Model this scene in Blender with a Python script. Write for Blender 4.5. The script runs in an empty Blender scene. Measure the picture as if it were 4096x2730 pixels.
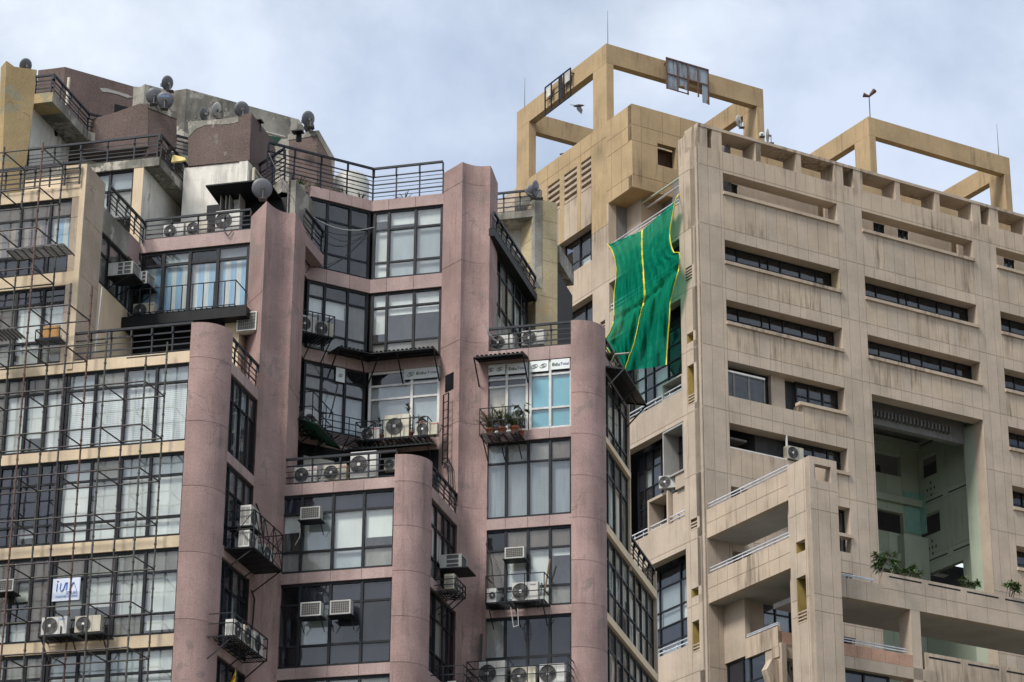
import bpy, math, random
from mathutils import Vector, Matrix
random.seed(7)
R = math.radians
SC = bpy.context.scene
COL = SC.collection

# ------------------------------------------------------------------ camera
F_PX, PITCH, ROLL = 10700.0, R(22.3), R(0.41)
CAMP = Vector((0, 0, 1.6))
cam = bpy.data.objects.new('camera', bpy.data.cameras.new('camera'))
COL.objects.link(cam)
cam.data.sensor_width = 36.0
cam.data.lens = 36.0 * F_PX / 4096
cam.data.clip_end = 5000
cam.data.clip_start = 0.5
cam.matrix_world = Matrix.Translation(CAMP) @ Matrix.Rotation(R(90) + PITCH, 4, 'X') @ Matrix.Rotation(ROLL, 4, 'Z')
SC.camera = cam

# ------------------------------------------------------------------ world and sun
SUN_EL, SUN_AZ = R(50), R(-140)      # azimuth clockwise from +Y
W = bpy.data.worlds.new('World'); SC.world = W; W.use_nodes = True
nt = W.node_tree; nt.nodes.clear()
def wn(t, **k):
    n = nt.nodes.new(t)
    for a, b in k.items(): setattr(n, a, b)
    return n
sky = wn('ShaderNodeTexSky', sky_type='NISHITA', sun_disc=False)
sky.sun_elevation = SUN_EL; sky.sun_rotation = SUN_AZ; sky.air_density = 1.2; sky.dust_density = 2.5
tc = wn('ShaderNodeTexCoord')
mp = wn('ShaderNodeMapping'); mp.inputs['Scale'].default_value = (1.5, 1.5, 2.2); mp.inputs['Location'].default_value = (.35, .1, .3)
nz = wn('ShaderNodeTexNoise'); nz.inputs['Scale'].default_value = 3.6; nz.inputs['Detail'].default_value = 8; nz.inputs['Roughness'].default_value = .56; nz.inputs['Distortion'].default_value = .2
nz2 = wn('ShaderNodeTexNoise'); nz2.inputs['Scale'].default_value = 2.4; nz2.inputs['Detail'].default_value = 3
cr = wn('ShaderNodeValToRGB'); cr.color_ramp.elements[0].position = .36; cr.color_ramp.elements[1].position = .62
cr.color_ramp.elements[0].color = (.3, .3, .3, 1); cr.color_ramp.elements[1].color = (1, 1, 1, 1)
cc = wn('ShaderNodeValToRGB')
cc.color_ramp.elements[0].position = .36; cc.color_ramp.elements[0].color = (4.4, 5.0, 6.1, 1)
cc.color_ramp.elements[1].position = .6; cc.color_ramp.elements[1].color = (6.5, 6.9, 7.4, 1)
mx = wn('ShaderNodeMix', data_type='RGBA')
bg = wn('ShaderNodeBackground'); bg.inputs['Strength'].default_value = .10
wo = wn('ShaderNodeOutputWorld')
L = nt.links.new
L(tc.outputs['Generated'], mp.inputs['Vector']); L(mp.outputs[0], nz.inputs['Vector']); L(mp.outputs[0], nz2.inputs['Vector'])
L(nz.outputs['Fac'], cr.inputs[0]); L(nz2.outputs['Fac'], cc.inputs[0])
L(cr.outputs[0], mx.inputs[0]); L(sky.outputs[0], mx.inputs[6]); L(cc.outputs[0], mx.inputs[7])
L(mx.outputs[2], bg.inputs[0]); L(bg.outputs[0], wo.inputs[0])
sun = bpy.data.lights.new('sun', 'SUN'); sun.energy = 2.5; sun.angle = R(14); sun.color = (1, .95, .88)
so = bpy.data.objects.new('sun', sun); COL.objects.link(so)
sd = Vector((math.sin(SUN_AZ)*math.cos(SUN_EL), math.cos(SUN_AZ)*math.cos(SUN_EL), math.sin(SUN_EL)))
so.rotation_euler = sd.to_track_quat('Z', 'Y').to_euler()
so.location = (-60, -60, 150)
VS = SC.view_settings
VS.view_transform = 'Standard'; VS.look = 'None'; VS.gamma = 1; VS.use_curve_mapping = False; VS.exposure = 0.66
SC.cycles.max_bounces = 7; SC.cycles.diffuse_bounces = 3; SC.cycles.glossy_bounces = 3; SC.cycles.transparent_max_bounces = 10
SC.cycles.caustics_reflective = False

# ------------------------------------------------------------------ survey helpers
TILES = {'P': (0, 0, 2353/4096), 'A1': (0, 200, 1.96), 'A2': (1000, 600, 1.96), 'A3': (0, 900, 1.96), 'A4': (0, 1700, 1.523),
 'B1': (1000, 1300, 2.091), 'B2': (1000, 1950, 2.01), 'B3': (1850, 700, 2.24), 'B4': (1850, 1250, 2.24), 'B5': (1850, 1930, 1.96),
 'C1': (2000, 100, 1.8445), 'C2': (3000, 400, 1.7418), 'C3': (2400, 900, 1.96), 'C4': (2450, 1650, 1.4516), 'C5': (3250, 1250, 1.059),
 'D1': (0, 200, 3.92), 'D2': (500, 250, 2.4118), 'D3': (380, 850, 2.8514), 'D4': (2700, 1850, 1.7814), 'D5': (3300, 2150, 2.7035), 'D6': (1100, 1750, 2.6138)}
def ray(t, x, y):
    ox, oy, s = TILES[t]
    dx, dy = (ox + x/s - 2048)/F_PX, (1365 - oy - y/s)/F_PX
    c, s_ = math.cos(ROLL), math.sin(ROLL)
    dx, dy = c*dx - s_*dy, s_*dx + c*dy
    return Vector((dx, math.cos(PITCH) - dy*math.sin(PITCH), math.sin(PITCH) + dy*math.cos(PITCH)))
def atY(t, x, y, Y):
    r = ray(t, x, y); return CAMP + r*(Y/r.y)
def atZ(t, x, y, z):
    r = ray(t, x, y); return CAMP + r*((z-1.6)/r.z)
class Pl:
    """A vertical plane: origin o, direction d to the right in the view, u along it, v into the building."""
    def __init__(s, p, az):
        s.o = Vector((p[0], p[1], 0)); s.az = az
        s.d = Vector((math.sin(R(az)), math.cos(R(az)), 0)); s.n = Vector((-s.d.y, s.d.x, 0))
    def hit(s, t, x, y):
        r = ray(t, x, y); k = (s.o - CAMP).dot(s.n)/r.dot(s.n); return CAMP + r*k
    def u(s, t, x, y): return (s.hit(t, x, y) - s.o).dot(s.d)
    def z(s, t, x, y): return s.hit(t, x, y).z
    def uz(s, t, x, y):
        h = s.hit(t, x, y); return (h - s.o).dot(s.d), h.z
    def P(s, u, v, z): return s.o + s.d*u + s.n*v + Vector((0, 0, z))
    def off(s, v): return Pl(s.o + s.n*v, s.az)
    def loc(s, p): q = p - s.o; return q.dot(s.d), q.dot(s.n), p.z
AF, AS, AD = 104.5, 15.0, 60.0

# ------------------------------------------------------------------ materials
MATS = {}
def newmat(name):
    m = bpy.data.materials.new(name); m.use_nodes = True; t = m.node_tree; b = t.nodes['Principled BSDF']
    MATS[name] = m; return m, t, b
def worldpos(t, sx, sy, sz):
    g = t.nodes.new('ShaderNodeNewGeometry'); m = t.nodes.new('ShaderNodeMapping')
    m.inputs['Scale'].default_value = (sx, sy, sz); t.links.new(g.outputs['Position'], m.inputs['Vector']); return m.outputs[0]
def noise(t, vec, scale, detail=4, rough=.55, dist=0.):
    n = t.nodes.new('ShaderNodeTexNoise'); n.inputs['Scale'].default_value = scale; n.inputs['Detail'].default_value = detail
    n.inputs['Roughness'].default_value = rough; n.inputs['Distortion'].default_value = dist
    t.links.new(vec, n.inputs['Vector']); return n.outputs['Fac']
def ramp(t, fac, stops):
    r = t.nodes.new('ShaderNodeValToRGB'); e = r.color_ramp.elements
    while len(e) < len(stops): e.new(.5)
    for i, (p, c) in enumerate(stops):
        e[i].position = p; e[i].color = (c, c, c, 1) if not isinstance(c, tuple) else c + (1,)
    t.links.new(fac, r.inputs[0]); return r.outputs[0]
def mixc(t, fac, a, b, mode='MIX'):
    m = t.nodes.new('ShaderNodeMix'); m.data_type = 'RGBA'; m.blend_type = mode
    for i, v in ((0, fac), (6, a), (7, b)):
        if hasattr(v, 'links'): t.links.new(v, m.inputs[i])
        elif i == 0: m.inputs[0].default_value = v
        else: m.inputs[i].default_value = tuple(v) + (1,)
    return m.outputs[2]
def plaster(name, col, dirt=(.12, .11, .10), patch=None, streak=.6, grain=.25, rough=.9, bump=.5, streak_pos=.56, patch_pos=.6, blotch=.18, cracks=0.):
    m, t, b = newmat(name)
    p1 = worldpos(t, 1, 1, 1); ps = worldpos(t, 3.2, 3.2, .34)
    dark = tuple(c*(1-blotch) for c in col); lite = tuple(min(1, c*(1+blotch*.7)) for c in col)
    c = mixc(t, ramp(t, noise(t, p1, .55, 5, .6), [(.35, 0.), (.65, 1.)]), dark, lite)
    if patch:
        c = mixc(t, ramp(t, noise(t, p1, .9, 7, .62, .4), [(patch_pos, 0.), (patch_pos+.035, .9)]), c, patch)
    st = noise(t, ps, 1.3, 6, .62, .2)
    gate = noise(t, p1, .33, 3, .5)
    mth = t.nodes.new('ShaderNodeMath'); mth.operation = 'MULTIPLY'
    t.links.new(ramp(t, st, [(streak_pos-.06, 0.), (streak_pos+.14, streak)]), mth.inputs[0]); t.links.new(ramp(t, gate, [(.44, .05), (.62, 1.)]), mth.inputs[1])
    c = mixc(t, mth.outputs[0], c, dirt)
    gr = noise(t, p1, 26, 3, .7)
    c = mixc(t, grain, c, mixc(t, ramp(t, gr, [(.3, .62), (.7, 1.38)]), (0, 0, 0), (1, 1, 1)), 'MULTIPLY') if 0 else c
    g2 = ramp(t, gr, [(.28, 1-grain), (.72, 1+grain)])
    c = mixc(t, 1., c, g2, 'MULTIPLY')
    c = mixc(t, 1., c, ramp(t, noise(t, worldpos(t, 9, 9, .25), 1.6, 3, .6), [(.3, .95), (.7, 1.03)]), 'MULTIPLY')
    oi = t.nodes.new('ShaderNodeObjectInfo'); c = mixc(t, 1., c, ramp(t, oi.outputs['Random'], [(0., .9), (1., 1.04)]), 'MULTIPLY')
    if cracks:
        v = t.nodes.new('ShaderNodeTexVoronoi'); v.feature = 'DISTANCE_TO_EDGE'; v.inputs['Scale'].default_value = .5
        wv = t.nodes.new('ShaderNodeVectorMath'); wv.operation = 'ADD'
        nn = t.nodes.new('ShaderNodeTexNoise'); nn.inputs['Scale'].default_value = 1.6; nn.inputs['Detail'].default_value = 6
        t.links.new(p1, nn.inputs['Vector']); t.links.new(p1, wv.inputs[0]); t.links.new(nn.outputs['Color'], wv.inputs[1]); t.links.new(wv.outputs[0], v.inputs['Vector'])
        k = t.nodes.new('ShaderNodeMath'); k.operation = 'MULTIPLY'
        t.links.new(ramp(t, v.outputs['Distance'], [(0., cracks), (.008, 0.)]), k.inputs[0]); t.links.new(ramp(t, noise(t, p1, .5, 2), [(.45, 0.), (.6, 1.)]), k.inputs[1])
        c = mixc(t, k.outputs[0], c, tuple(x*.35 for x in col))
    t.links.new(c, b.inputs['Base Color']); b.inputs['Roughness'].default_value = rough
    b.inputs['Specular IOR Level'].default_value = .25
    bp = t.nodes.new('ShaderNodeBump'); bp.inputs['Strength'].default_value = bump; bp.inputs['Distance'].default_value = .02
    t.links.new(noise(t, p1, 18, 4, .7), bp.inputs['Height']); t.links.new(bp.outputs[0], b.inputs['Normal'])
    return m
def plain(name, col, rough=.6, metal=0., var=.2, scale=4., spec=.5, coat=0.):
    m, t, b = newmat(name)
    p = worldpos(t, 1, 1, .5)
    c = mixc(t, ramp(t, noise(t, p, scale, 5, .6), [(.3, 0.), (.7, 1.)]), tuple(x*(1-var) for x in col), tuple(min(1, x*(1+var)) for x in col))
    oi = t.nodes.new('ShaderNodeObjectInfo'); c = mixc(t, 1., c, ramp(t, oi.outputs['Random'], [(0., .78), (1., 1.08)]), 'MULTIPLY')
    t.links.new(c, b.inputs['Base Color']); b.inputs['Roughness'].default_value = rough; b.inputs['Metallic'].default_value = metal
    b.inputs['Specular IOR Level'].default_value = spec; b.inputs['Coat Weight'].default_value = coat; b.inputs['Coat Roughness'].default_value = .05
    return m
def glass(name, tint, dirt=.08, dirtcol=(.3, .3, .28), ior=1.5, smear=.45):
    """window pane: clear tinted body, Fresnel reflection, a film of dust"""
    m, t, b = newmat(name); N = t.nodes; N.remove(b); out = N['Material Output']
    p = worldpos(t, 1, 1, 1); ps = worldpos(t, 2.5, 2.5, .35)
    bp = N.new('ShaderNodeBump'); bp.inputs['Strength'].default_value = .35; bp.inputs['Distance'].default_value = .03
    t.links.new(noise(t, p, 1.1, 2, .4), bp.inputs['Height'])
    gl = N.new('ShaderNodeBsdfGlossy'); gl.inputs['Roughness'].default_value = .03; gl.inputs['Color'].default_value = (.93, .96, 1, 1); t.links.new(bp.outputs[0], gl.inputs['Normal'])
    tr = N.new('ShaderNodeBsdfTransparent'); tr.inputs['Color'].default_value = tuple(tint) + (1,)
    fr = N.new('ShaderNodeFresnel'); fr.inputs['IOR'].default_value = ior
    ge = N.new('ShaderNodeNewGeometry'); iv = N.new('ShaderNodeMath'); iv.operation = 'SUBTRACT'; iv.inputs[0].default_value = 1; t.links.new(ge.outputs['Backfacing'], iv.inputs[1])
    fm = N.new('ShaderNodeMath'); fm.operation = 'MULTIPLY'; t.links.new(fr.outputs[0], fm.inputs[0]); t.links.new(iv.outputs[0], fm.inputs[1])
    m1 = N.new('ShaderNodeMixShader'); t.links.new(fm.outputs[0], m1.inputs[0]); t.links.new(tr.outputs[0], m1.inputs[1]); t.links.new(gl.outputs[0], m1.inputs[2])
    df = N.new('ShaderNodeBsdfDiffuse'); df.inputs['Color'].default_value = tuple(dirtcol) + (1,)
    m2 = N.new('ShaderNodeMixShader')
    dm = N.new('ShaderNodeMath'); dm.operation = 'MULTIPLY'; t.links.new(iv.outputs[0], dm.inputs[1])
    t.links.new(ramp(t, noise(t, ps, 1.5, 7, .7, .5), [(.36, dirt), (.68, dirt+smear*dirt*4)]), dm.inputs[0]); t.links.new(dm.outputs[0], m2.inputs[0])
    t.links.new(m1.outputs[0], m2.inputs[1]); t.links.new(df.outputs[0], m2.inputs[2]); t.links.new(m2.outputs[0], out.inputs['Surface'])
    return m
def stripes(name, a, b_, az, pitch, duty, rough=.8, vert=True):
    """cloth or slats with stripes running along (vert) or across"""
    m, t, b = newmat(name); N = t.nodes
    g = N.new('ShaderNodeNewGeometry'); sp = N.new('ShaderNodeSeparateXYZ')
    if vert:
        d = N.new('ShaderNodeVectorMath'); d.operation = 'DOT_PRODUCT'; d.inputs[1].default_value = (math.sin(R(az)), math.cos(R(az)), 0)
        t.links.new(g.outputs['Position'], d.inputs[0]); src = d.outputs['Value']
    else:
        t.links.new(g.outputs['Position'], sp.inputs[0]); src = sp.outputs[2]
    mm = N.new('ShaderNodeMath'); mm.operation = 'MULTIPLY'; mm.inputs[1].default_value = 1/pitch; t.links.new(src, mm.inputs[0])
    fm = N.new('ShaderNodeMath'); fm.operation = 'FRACT'; t.links.new(mm.outputs[0], fm.inputs[0])
    f = ramp(t, fm.outputs[0], [(0., 0.), (.06, 0.), (.1, 1.), (duty, 1.), (duty+.05, 0.)])
    c = mixc(t, f, a, b_); c = mixc(t, 1., c, ramp(t, noise(t, worldpos(t, 4, 4, .3), 3, 3), [(.3, .8), (.7, 1.1)]), 'MULTIPLY')
    t.links.new(c, b.inputs['Base Color']); b.inputs['Roughness'].default_value = rough
    return m

pinkM = plaster('pink_plaster', (.335, .233, .215), dirt=(.12, .088, .085), patch=(.26, .2, .185), patch_pos=.6, streak=.6, cracks=.55, blotch=.2)
pinkL = plaster('faded_pink_paint', (.37, .278, .262), dirt=(.2, .13, .11), patch=(.55, .42, .33), patch_pos=.67, streak=.35, cracks=.2)
cream = plaster('cream_paint', (.64, .52, .37), dirt=(.3, .23, .16), streak=.25, blotch=.1, grain=.08)
creamO = plaster('weathered_beige_render', (.44, .36, .28), dirt=(.2, .16, .13), streak=.4, cracks=.9)
yell = plaster('ochre_stained_render', (.40, .30, .16), dirt=(.13, .11, .07), patch=(.29, .27, .19), patch_pos=.56, streak=.55, cracks=.9)
yellP = plaster('pale_yellow_render', (.42, .35, .22), dirt=(.2, .19, .15), patch=(.5, .36, .2), patch_pos=.62, streak=.4, cracks=.8)
whiteW = plaster('dirty_white_wall', (.66, .64, .58), dirt=(.12, .12, .11), patch=(.33, .31, .25), patch_pos=.64, streak=.7, cracks=.4, grain=.1)
brownW = plaster('brown_pebbledash', (.135, .1, .09), dirt=(.07, .055, .05), patch=(.24, .21, .17), patch_pos=.72, streak=.35, grain=.45, bump=1.)
greyC = plaster('mouldy_grey_concrete', (.24, .23, .2), dirt=(.045, .045, .035), patch=(.42, .39, .34), patch_pos=.55, streak=.95, streak_pos=.5, blotch=.5, cracks=.8)
conc = plaster('beige_cast_render', (.43, .357, .283), dirt=(.2, .16, .125), streak=.42, blotch=.13, grain=.16, bump=.5)
concO = plaster('ochre_cast_render', (.39, .285, .165), dirt=(.12, .09, .06), streak=.6, blotch=.14, grain=.2)
concS = plaster('streaked_cast_render', (.44, .358, .275), dirt=(.14, .11, .08), streak=.85, streak_pos=.5, blotch=.12, grain=.16)
soff = plaster('grey_soffit_paint', (.36, .35, .33), dirt=(.15, .14, .12), streak=.2, blotch=.12)
greenW = plaster('pale_green_paint', (.36, .41, .32), dirt=(.14, .15, .12), streak=.3, blotch=.08, grain=.08)
orangeR = plaster('terracotta_render', (.42, .26, .19), dirt=(.2, .13, .1), streak=.4)
yelP2 = plain('mustard_paint', (.42, .31, .09), .8)
frameM = plain('black_window_steel', (.010, .012, .016), .5, var=.5, scale=6, spec=.25)
alum = plain('white_aluminium', (.6, .6, .58), .4)
railM = plain('dark_blue_grey_rail', (.012, .016, .024), .45, var=.5, scale=5, spec=.3)
railW = plain('pale_grey_rail', (.5, .52, .56), .45)
rustM = plain('rusty_tube', (.10, .05, .035), .7, var=.5, scale=5)
scafG = plain('grey_green_tube', (.045, .047, .036), .55, var=.4, scale=4)
scafP = plain('purple_brown_tube', (.038, .026, .03), .55, var=.4, scale=4)
acW = plain('off_white_casing', (.52, .52, .49), .45, var=.12)
acY = plain('yellowed_casing', (.47, .44, .35), .5, var=.2)
acG = plain('grey_grille', (.1, .1, .1), .6)
acD = plain('dark_fan_recess', (.03, .03, .03), .7)
hubM = plain('white_fan_hub', (.65, .65, .63), .4)
dishM = plain('grey_dish', (.13, .135, .15), .5)
dishW = plain('pale_dish', (.5, .5, .45), .5)
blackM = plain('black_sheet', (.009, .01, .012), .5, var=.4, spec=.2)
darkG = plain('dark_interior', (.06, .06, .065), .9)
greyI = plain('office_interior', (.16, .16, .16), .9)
blindW = plain('white_roller_blind', (.78, .80, .76), .8, var=.08, scale=1.5)
blindD = plain('grey_roller_blind', (.36, .41, .43), .8, var=.12, scale=1.5)
blindC = plain('cream_roller_blind', (.66, .58, .42), .8, var=.05)
filmB = plain('brown_window_film', (.16, .13, .115), .6, var=.35, scale=1.2)
filmG = plain('milky_window_film', (.34, .35, .33), .6, var=.3, scale=1.2)
filmV = plain('violet_grey_film', (.09, .085, .11), .5, var=.3, scale=1.2)
filmT = plain('turquoise_window_film', (.13, .42, .52), .35, var=.06, scale=.7)
slatW = stripes('white_slat_blind', (.45, .48, .48), (.78, .8, .79), 0, .07, .8, vert=False)
slatD = stripes('grey_slat_blind', (.2, .23, .25), (.27, .3, .32), 0, .06, .8, vert=False)
curtB = stripes('blue_striped_curtain', (.62, .64, .62), (.25, .45, .66), AF, .42, .62)
curtC = stripes('brown_striped_curtain', (.4, .31, .24), (.2, .17, .19), AF, .5, .6)
potM = plain('terracotta_pot', (.30, .085, .045), .8, var=.3)
leafM = plain('green_leaf', (.075, .15, .035), .6, var=.5, scale=9)
leafD = plain('dark_rubber_leaf', (.035, .06, .025), .4, var=.5, scale=9)
leafY = plain('dry_palm_leaf', (.22, .13, .06), .7, var=.5, scale=9)
barkM = plain('grey_bark', (.16, .14, .12), .85)
netY = plain('yellow_hem', (.75, .6, .03), .6)
asph = plaster('asphalt', (.05, .05, .05), streak=0)
cable = plain('black_cable', (.02, .02, .02), .6)
cableW = plain('white_hose', (.5, .5, .48), .6)
pvc = plain('cream_pvc_pipe', (.55, .5, .4), .5)
signW = plain('white_vinyl', (.66, .7, .7), .5, var=.05)
inkG = plain('dark_green_ink', (.005, .07, .03), .6); inkB = plain('navy_ink', (.01, .025, .17), .6)
inkS = plain('sky_blue_ink', (.1, .3, .75), .6); inkR = plain('red_ink', (.6, .08, .06), .6)
lampE = None
G1 = glass('clear_window_glass', (.96, .98, .98), ior=2.05, dirt=.05)
G2 = glass('smoked_window_glass', (.6, .62, .66), dirt=.035, dirtcol=(.12, .12, .13), ior=1.75, smear=.6)
G3 = glass('dusty_window_glass', (.9, .91, .91), dirt=.13, ior=1.7, dirtcol=(.3, .29, .27))
# ------------------------------------------------------------------ object helpers
BASE = {}
def tag(o, label=None, cat=None, group=None, kind=None):
    if label: o['label'] = label
    if cat: o['category'] = cat
    if group: o['group'] = group
    if kind: o['kind'] = kind
    return o
def thing(name, loc, label, cat, group=None):
    o = bpy.data.objects.new(name, None); COL.objects.link(o); o.location = loc; o.empty_display_size = .3
    BASE[o.name] = Vector(loc); return tag(o, label, cat, group)
def base(o): return BASE.get(o.name, Vector((0, 0, 0))) if o else Vector((0, 0, 0))
class MB:
    """collects shapes in world coordinates and links them as one mesh object"""
    def __init__(s): s.v = []; s.f = []; s.sm = []
    def add(s, vs, fs, smooth=False):
        k = len(s.v); s.v += [tuple(p) for p in vs]; s.f += [tuple(i+k for i in f) for f in fs]; s.sm += [smooth]*len(fs)
    def box(s, pl, u0, u1, v0, v1, z0, z1):
        p = [pl.P(u, v, z) for z in (z0, z1) for u, v in ((u0, v0), (u1, v0), (u1, v1), (u0, v1))]
        s.add(p, [(0, 1, 5, 4), (1, 2, 6, 5), (2, 3, 7, 6), (3, 0, 4, 7), (4, 5, 6, 7), (3, 2, 1, 0)]); return s
    def prism(s, xy, z0, z1):
        n = len(xy); s.add([(p[0], p[1], z0) for p in xy] + [(p[0], p[1], z1) for p in xy],
            [(i, (i+1) % n, n+(i+1) % n, n+i) for i in range(n)] + [tuple(range(n, 2*n)), tuple(range(n-1, -1, -1))]); return s
    def poly(s, pl, uz, v0, v1):
        n = len(uz); s.add([pl.P(u, v0, z) for u, z in uz] + [pl.P(u, v1, z) for u, z in uz],
            [tuple(range(n)), tuple(range(2*n-1, n-1, -1))] + [(i, n+i, n+(i+1) % n, (i+1) % n) for i in range(n)]); return s
    def bar(s, a, b, w=.05, h=None, sides=4, smooth=False, r2=None):
        a, b = Vector(a), Vector(b); d = b - a
        if d.length < 1e-5: return s
        d.normalize(); x = d.cross(Vector((0, 0, 1)))
        if x.length < .05: x = Vector((1, 0, 0))
        x.normalize(); y = x.cross(d).normalized(); h = h or w; q = []
        for k, c in enumerate((a, b)):
            sc = 1 if (k == 0 or r2 is None) else r2/w
            for i in range(sides):
                t = 2*math.pi*(i+.5)/sides; f = 1/math.cos(math.pi/4) if sides == 4 else 1
                q.append(c + x*(math.cos(t)*w/2*f*sc) + y*(math.sin(t)*h/2*f*sc))
        n = sides
        s.add(q, [(i, (i+1) % n, n+(i+1) % n, n+i) for i in range(n)], smooth or sides > 4)
        s.add(q, [tuple(range(n-1, -1, -1)), tuple(range(n, 2*n))]); return s
    def line(s, pts, w=.02, sides=5):
        for a, b in zip(pts, pts[1:]): s.bar(a, b, w, sides=sides)
        return s
    def disc(s, c, ax, r, th=.01, n=20, dish=0.):
        ax = Vector(ax).normalized(); x = ax.orthogonal().normalized(); y = ax.cross(x); c = Vector(c); vs = []
        rings = [0, .35, .7, 1.] if dish else [0, 1.]
        vs = [c - ax*(dish)]; fs = []
        for j, k in enumerate(rings[1:]):
            for i in range(n):
                t = 2*math.pi*i/n; vs.append(c + (x*math.cos(t)+y*math.sin(t))*r*k - ax*dish*(1-k*k))
        fs = [(0, 1+i, 1+(i+1) % n) for i in range(n)]
        for j in range(len(rings)-2):
            a = 1+j*n; fs += [(a+i, a+n+i, a+n+(i+1) % n, a+(i+1) % n) for i in range(n)]
        m = len(vs); vs += [v - ax*th for v in vs]; fs2 = [tuple(reversed([q+m for q in f])) for f in fs]
        a = m-n; rim = [(a+i, a+m+i, a+m+(i+1) % n, a+(i+1) % n) for i in range(n)]
        s.add(vs, fs+fs2+rim, bool(dish)); return s
    def build(s, name, mat, parent=None, loc=None, kind=None):
        b = base(parent) if parent else (Vector(loc) if loc is not None else Vector((0, 0, 0)))
        me = bpy.data.meshes.new(name); me.from_pydata([(x-b.x, y-b.y, z-b.z) for x, y, z in s.v], [], s.f); me.materials.append(mat)
        if any(s.sm): me.polygons.foreach_set('use_smooth', s.sm)
        o = bpy.data.objects.new(name, me); COL.objects.link(o)
        if parent: o.parent = parent; BASE[o.name] = b
        else: o.location = b; BASE[o.name] = b
        if kind: o['kind'] = kind
        return o
UNIT = {}
def unit(mat):
    if mat.name not in UNIT:
        me = bpy.data.meshes.new('unit_' + mat.name)
        me.from_pydata([(x, y, z) for z in (0, 1) for x, y in ((0, 0), (1, 0), (1, 1), (0, 1))], [],
            [(0, 1, 5, 4), (1, 2, 6, 5), (2, 3, 7, 6), (3, 0, 4, 7), (4, 5, 6, 7), (3, 2, 1, 0)])
        me.materials.append(mat); UNIT[mat.name] = me
    return UNIT[mat.name]
def piece(name, mat, pl, u0, u1, v0, v1, z0, z1, parent, tilt=0.):
    o = bpy.data.objects.new(name, unit(mat)); COL.objects.link(o)
    o.parent = parent; o.location = pl.P(u0, v0, z0) - base(parent)
    o.rotation_euler = (tilt, 0, R(90 - pl.az)) if name != 'pane' else (random.uniform(-.006, .006), 0, R(90 - pl.az) + random.uniform(-.012, .012)); o.scale = (max(u1-u0, .001), v1-v0, z1-z0)
    return o
QUEUE = {}
def qpiece(name, mat, pl, u0, u1, v0, v1, z0, z1, parent, root):
    c = pl.P((u0+u1)/2, v0, (z0+z1)/2) - CAMP
    f = abs(c.normalized().dot(pl.n)); vis = 1. if proj_in(c) else .0001
    QUEUE.setdefault((root.name, name), []).append(((u1-u0)*(z1-z0)*f/c.length_squared*vis, mat, pl, u0, u1, v0, v1, z0, z1, parent, root))
def proj_in(c):
    f = c.y*math.cos(PITCH)+c.z*math.sin(PITCH); u = -c.y*math.sin(PITCH)+c.z*math.cos(PITCH)
    return f > 0 and abs(c.x/f) < .2 and abs(u/f) < .135
def flush():
    for (rn, name), L_ in QUEUE.items():
        L_.sort(key=lambda a: -a[0]); rest = {}
        for i, (_, mat, pl, u0, u1, v0, v1, z0, z1, parent, root) in enumerate(L_):
            if i < 300: piece(name, mat, pl, u0, u1, v0, v1, z0, z1, parent)
            else: rest.setdefault(mat.name, (mat, root, MB()))[2].box(pl, u0, u1, v0, v1, z0, z1)
        if rest:
            root = list(rest.values())[0][1]; b = base(root); vs = []; fs = []; mi = []; me = bpy.data.meshes.new(name)
            for k, (mn, (mat, r_, mb)) in enumerate(rest.items()):
                n = len(vs); vs += [(x-b.x, y-b.y, z-b.z) for x, y, z in mb.v]; fs += [tuple(q+n for q in f) for f in mb.f]; mi += [k]*len(mb.f); me.materials.append(mat)
            me.from_pydata(vs, [], fs); me.polygons.foreach_set('material_index', mi)
            o = bpy.data.objects.new(name + '_rest' if 0 else name, me); COL.objects.link(o); o.parent = root; o['kind'] = 'stuff'
def subtract(rect, holes):
    out = [rect]
    for (a0, a1, b0, b1) in holes:
        nx = []
        for (u0, u1, z0, z1) in out:
            if a1 <= u0 or a0 >= u1 or b1 <= z0 or b0 >= z1: nx.append((u0, u1, z0, z1)); continue
            if a0 > u0: nx.append((u0, a0, z0, z1))
            if a1 < u1: nx.append((a1, u1, z0, z1))
            m0, m1 = max(u0, a0), min(u1, a1)
            if b0 > z0: nx.append((m0, m1, z0, b0))
            if b1 < z1: nx.append((m0, m1, b1, z1))
        out = nx
    return [r for r in out if r[1]-r[0] > .02 and r[3]-r[2] > .02]
def facade(root, pl, U0, U1, Z0, Z1, holes, su, sz, thick, mat, name='panel', gap=.026, wallmb=None, matf=None):
    wallmb = wallmb if wallmb is not None else MB()
    # slab: columns between all hole edges, so openings keep clean reveals
    for r in subtract((U0, U1, Z0, Z1), holes): wallmb.box(pl, r[0], r[1], .022, thick, r[2], r[3])
    us = sorted({U0, U1, *[s for s in su if U0+.05 < s < U1-.05]}); zs = sorted({Z0, Z1, *[s for s in sz if Z0+.05 < s < Z1-.05]})
    for a, b in zip(us, us[1:]):
        for c, d in zip(zs, zs[1:]):
            for r in subtract((a, b, c, d), holes):
                g = gap/2
                e = (r[0]+(g if r[0] == a and a > U0 else 0), r[1]-(g if r[1] == b and b < U1 else 0), r[2]+(g if r[2] == c and c > Z0 else 0), r[3]-(g if r[3] == d and d < Z1 else 0))
                qpiece(name, matf(r) if matf else mat, pl, e[0], e[1], 0, .02, e[2], e[3], root, root)
    return wallmb
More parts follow.
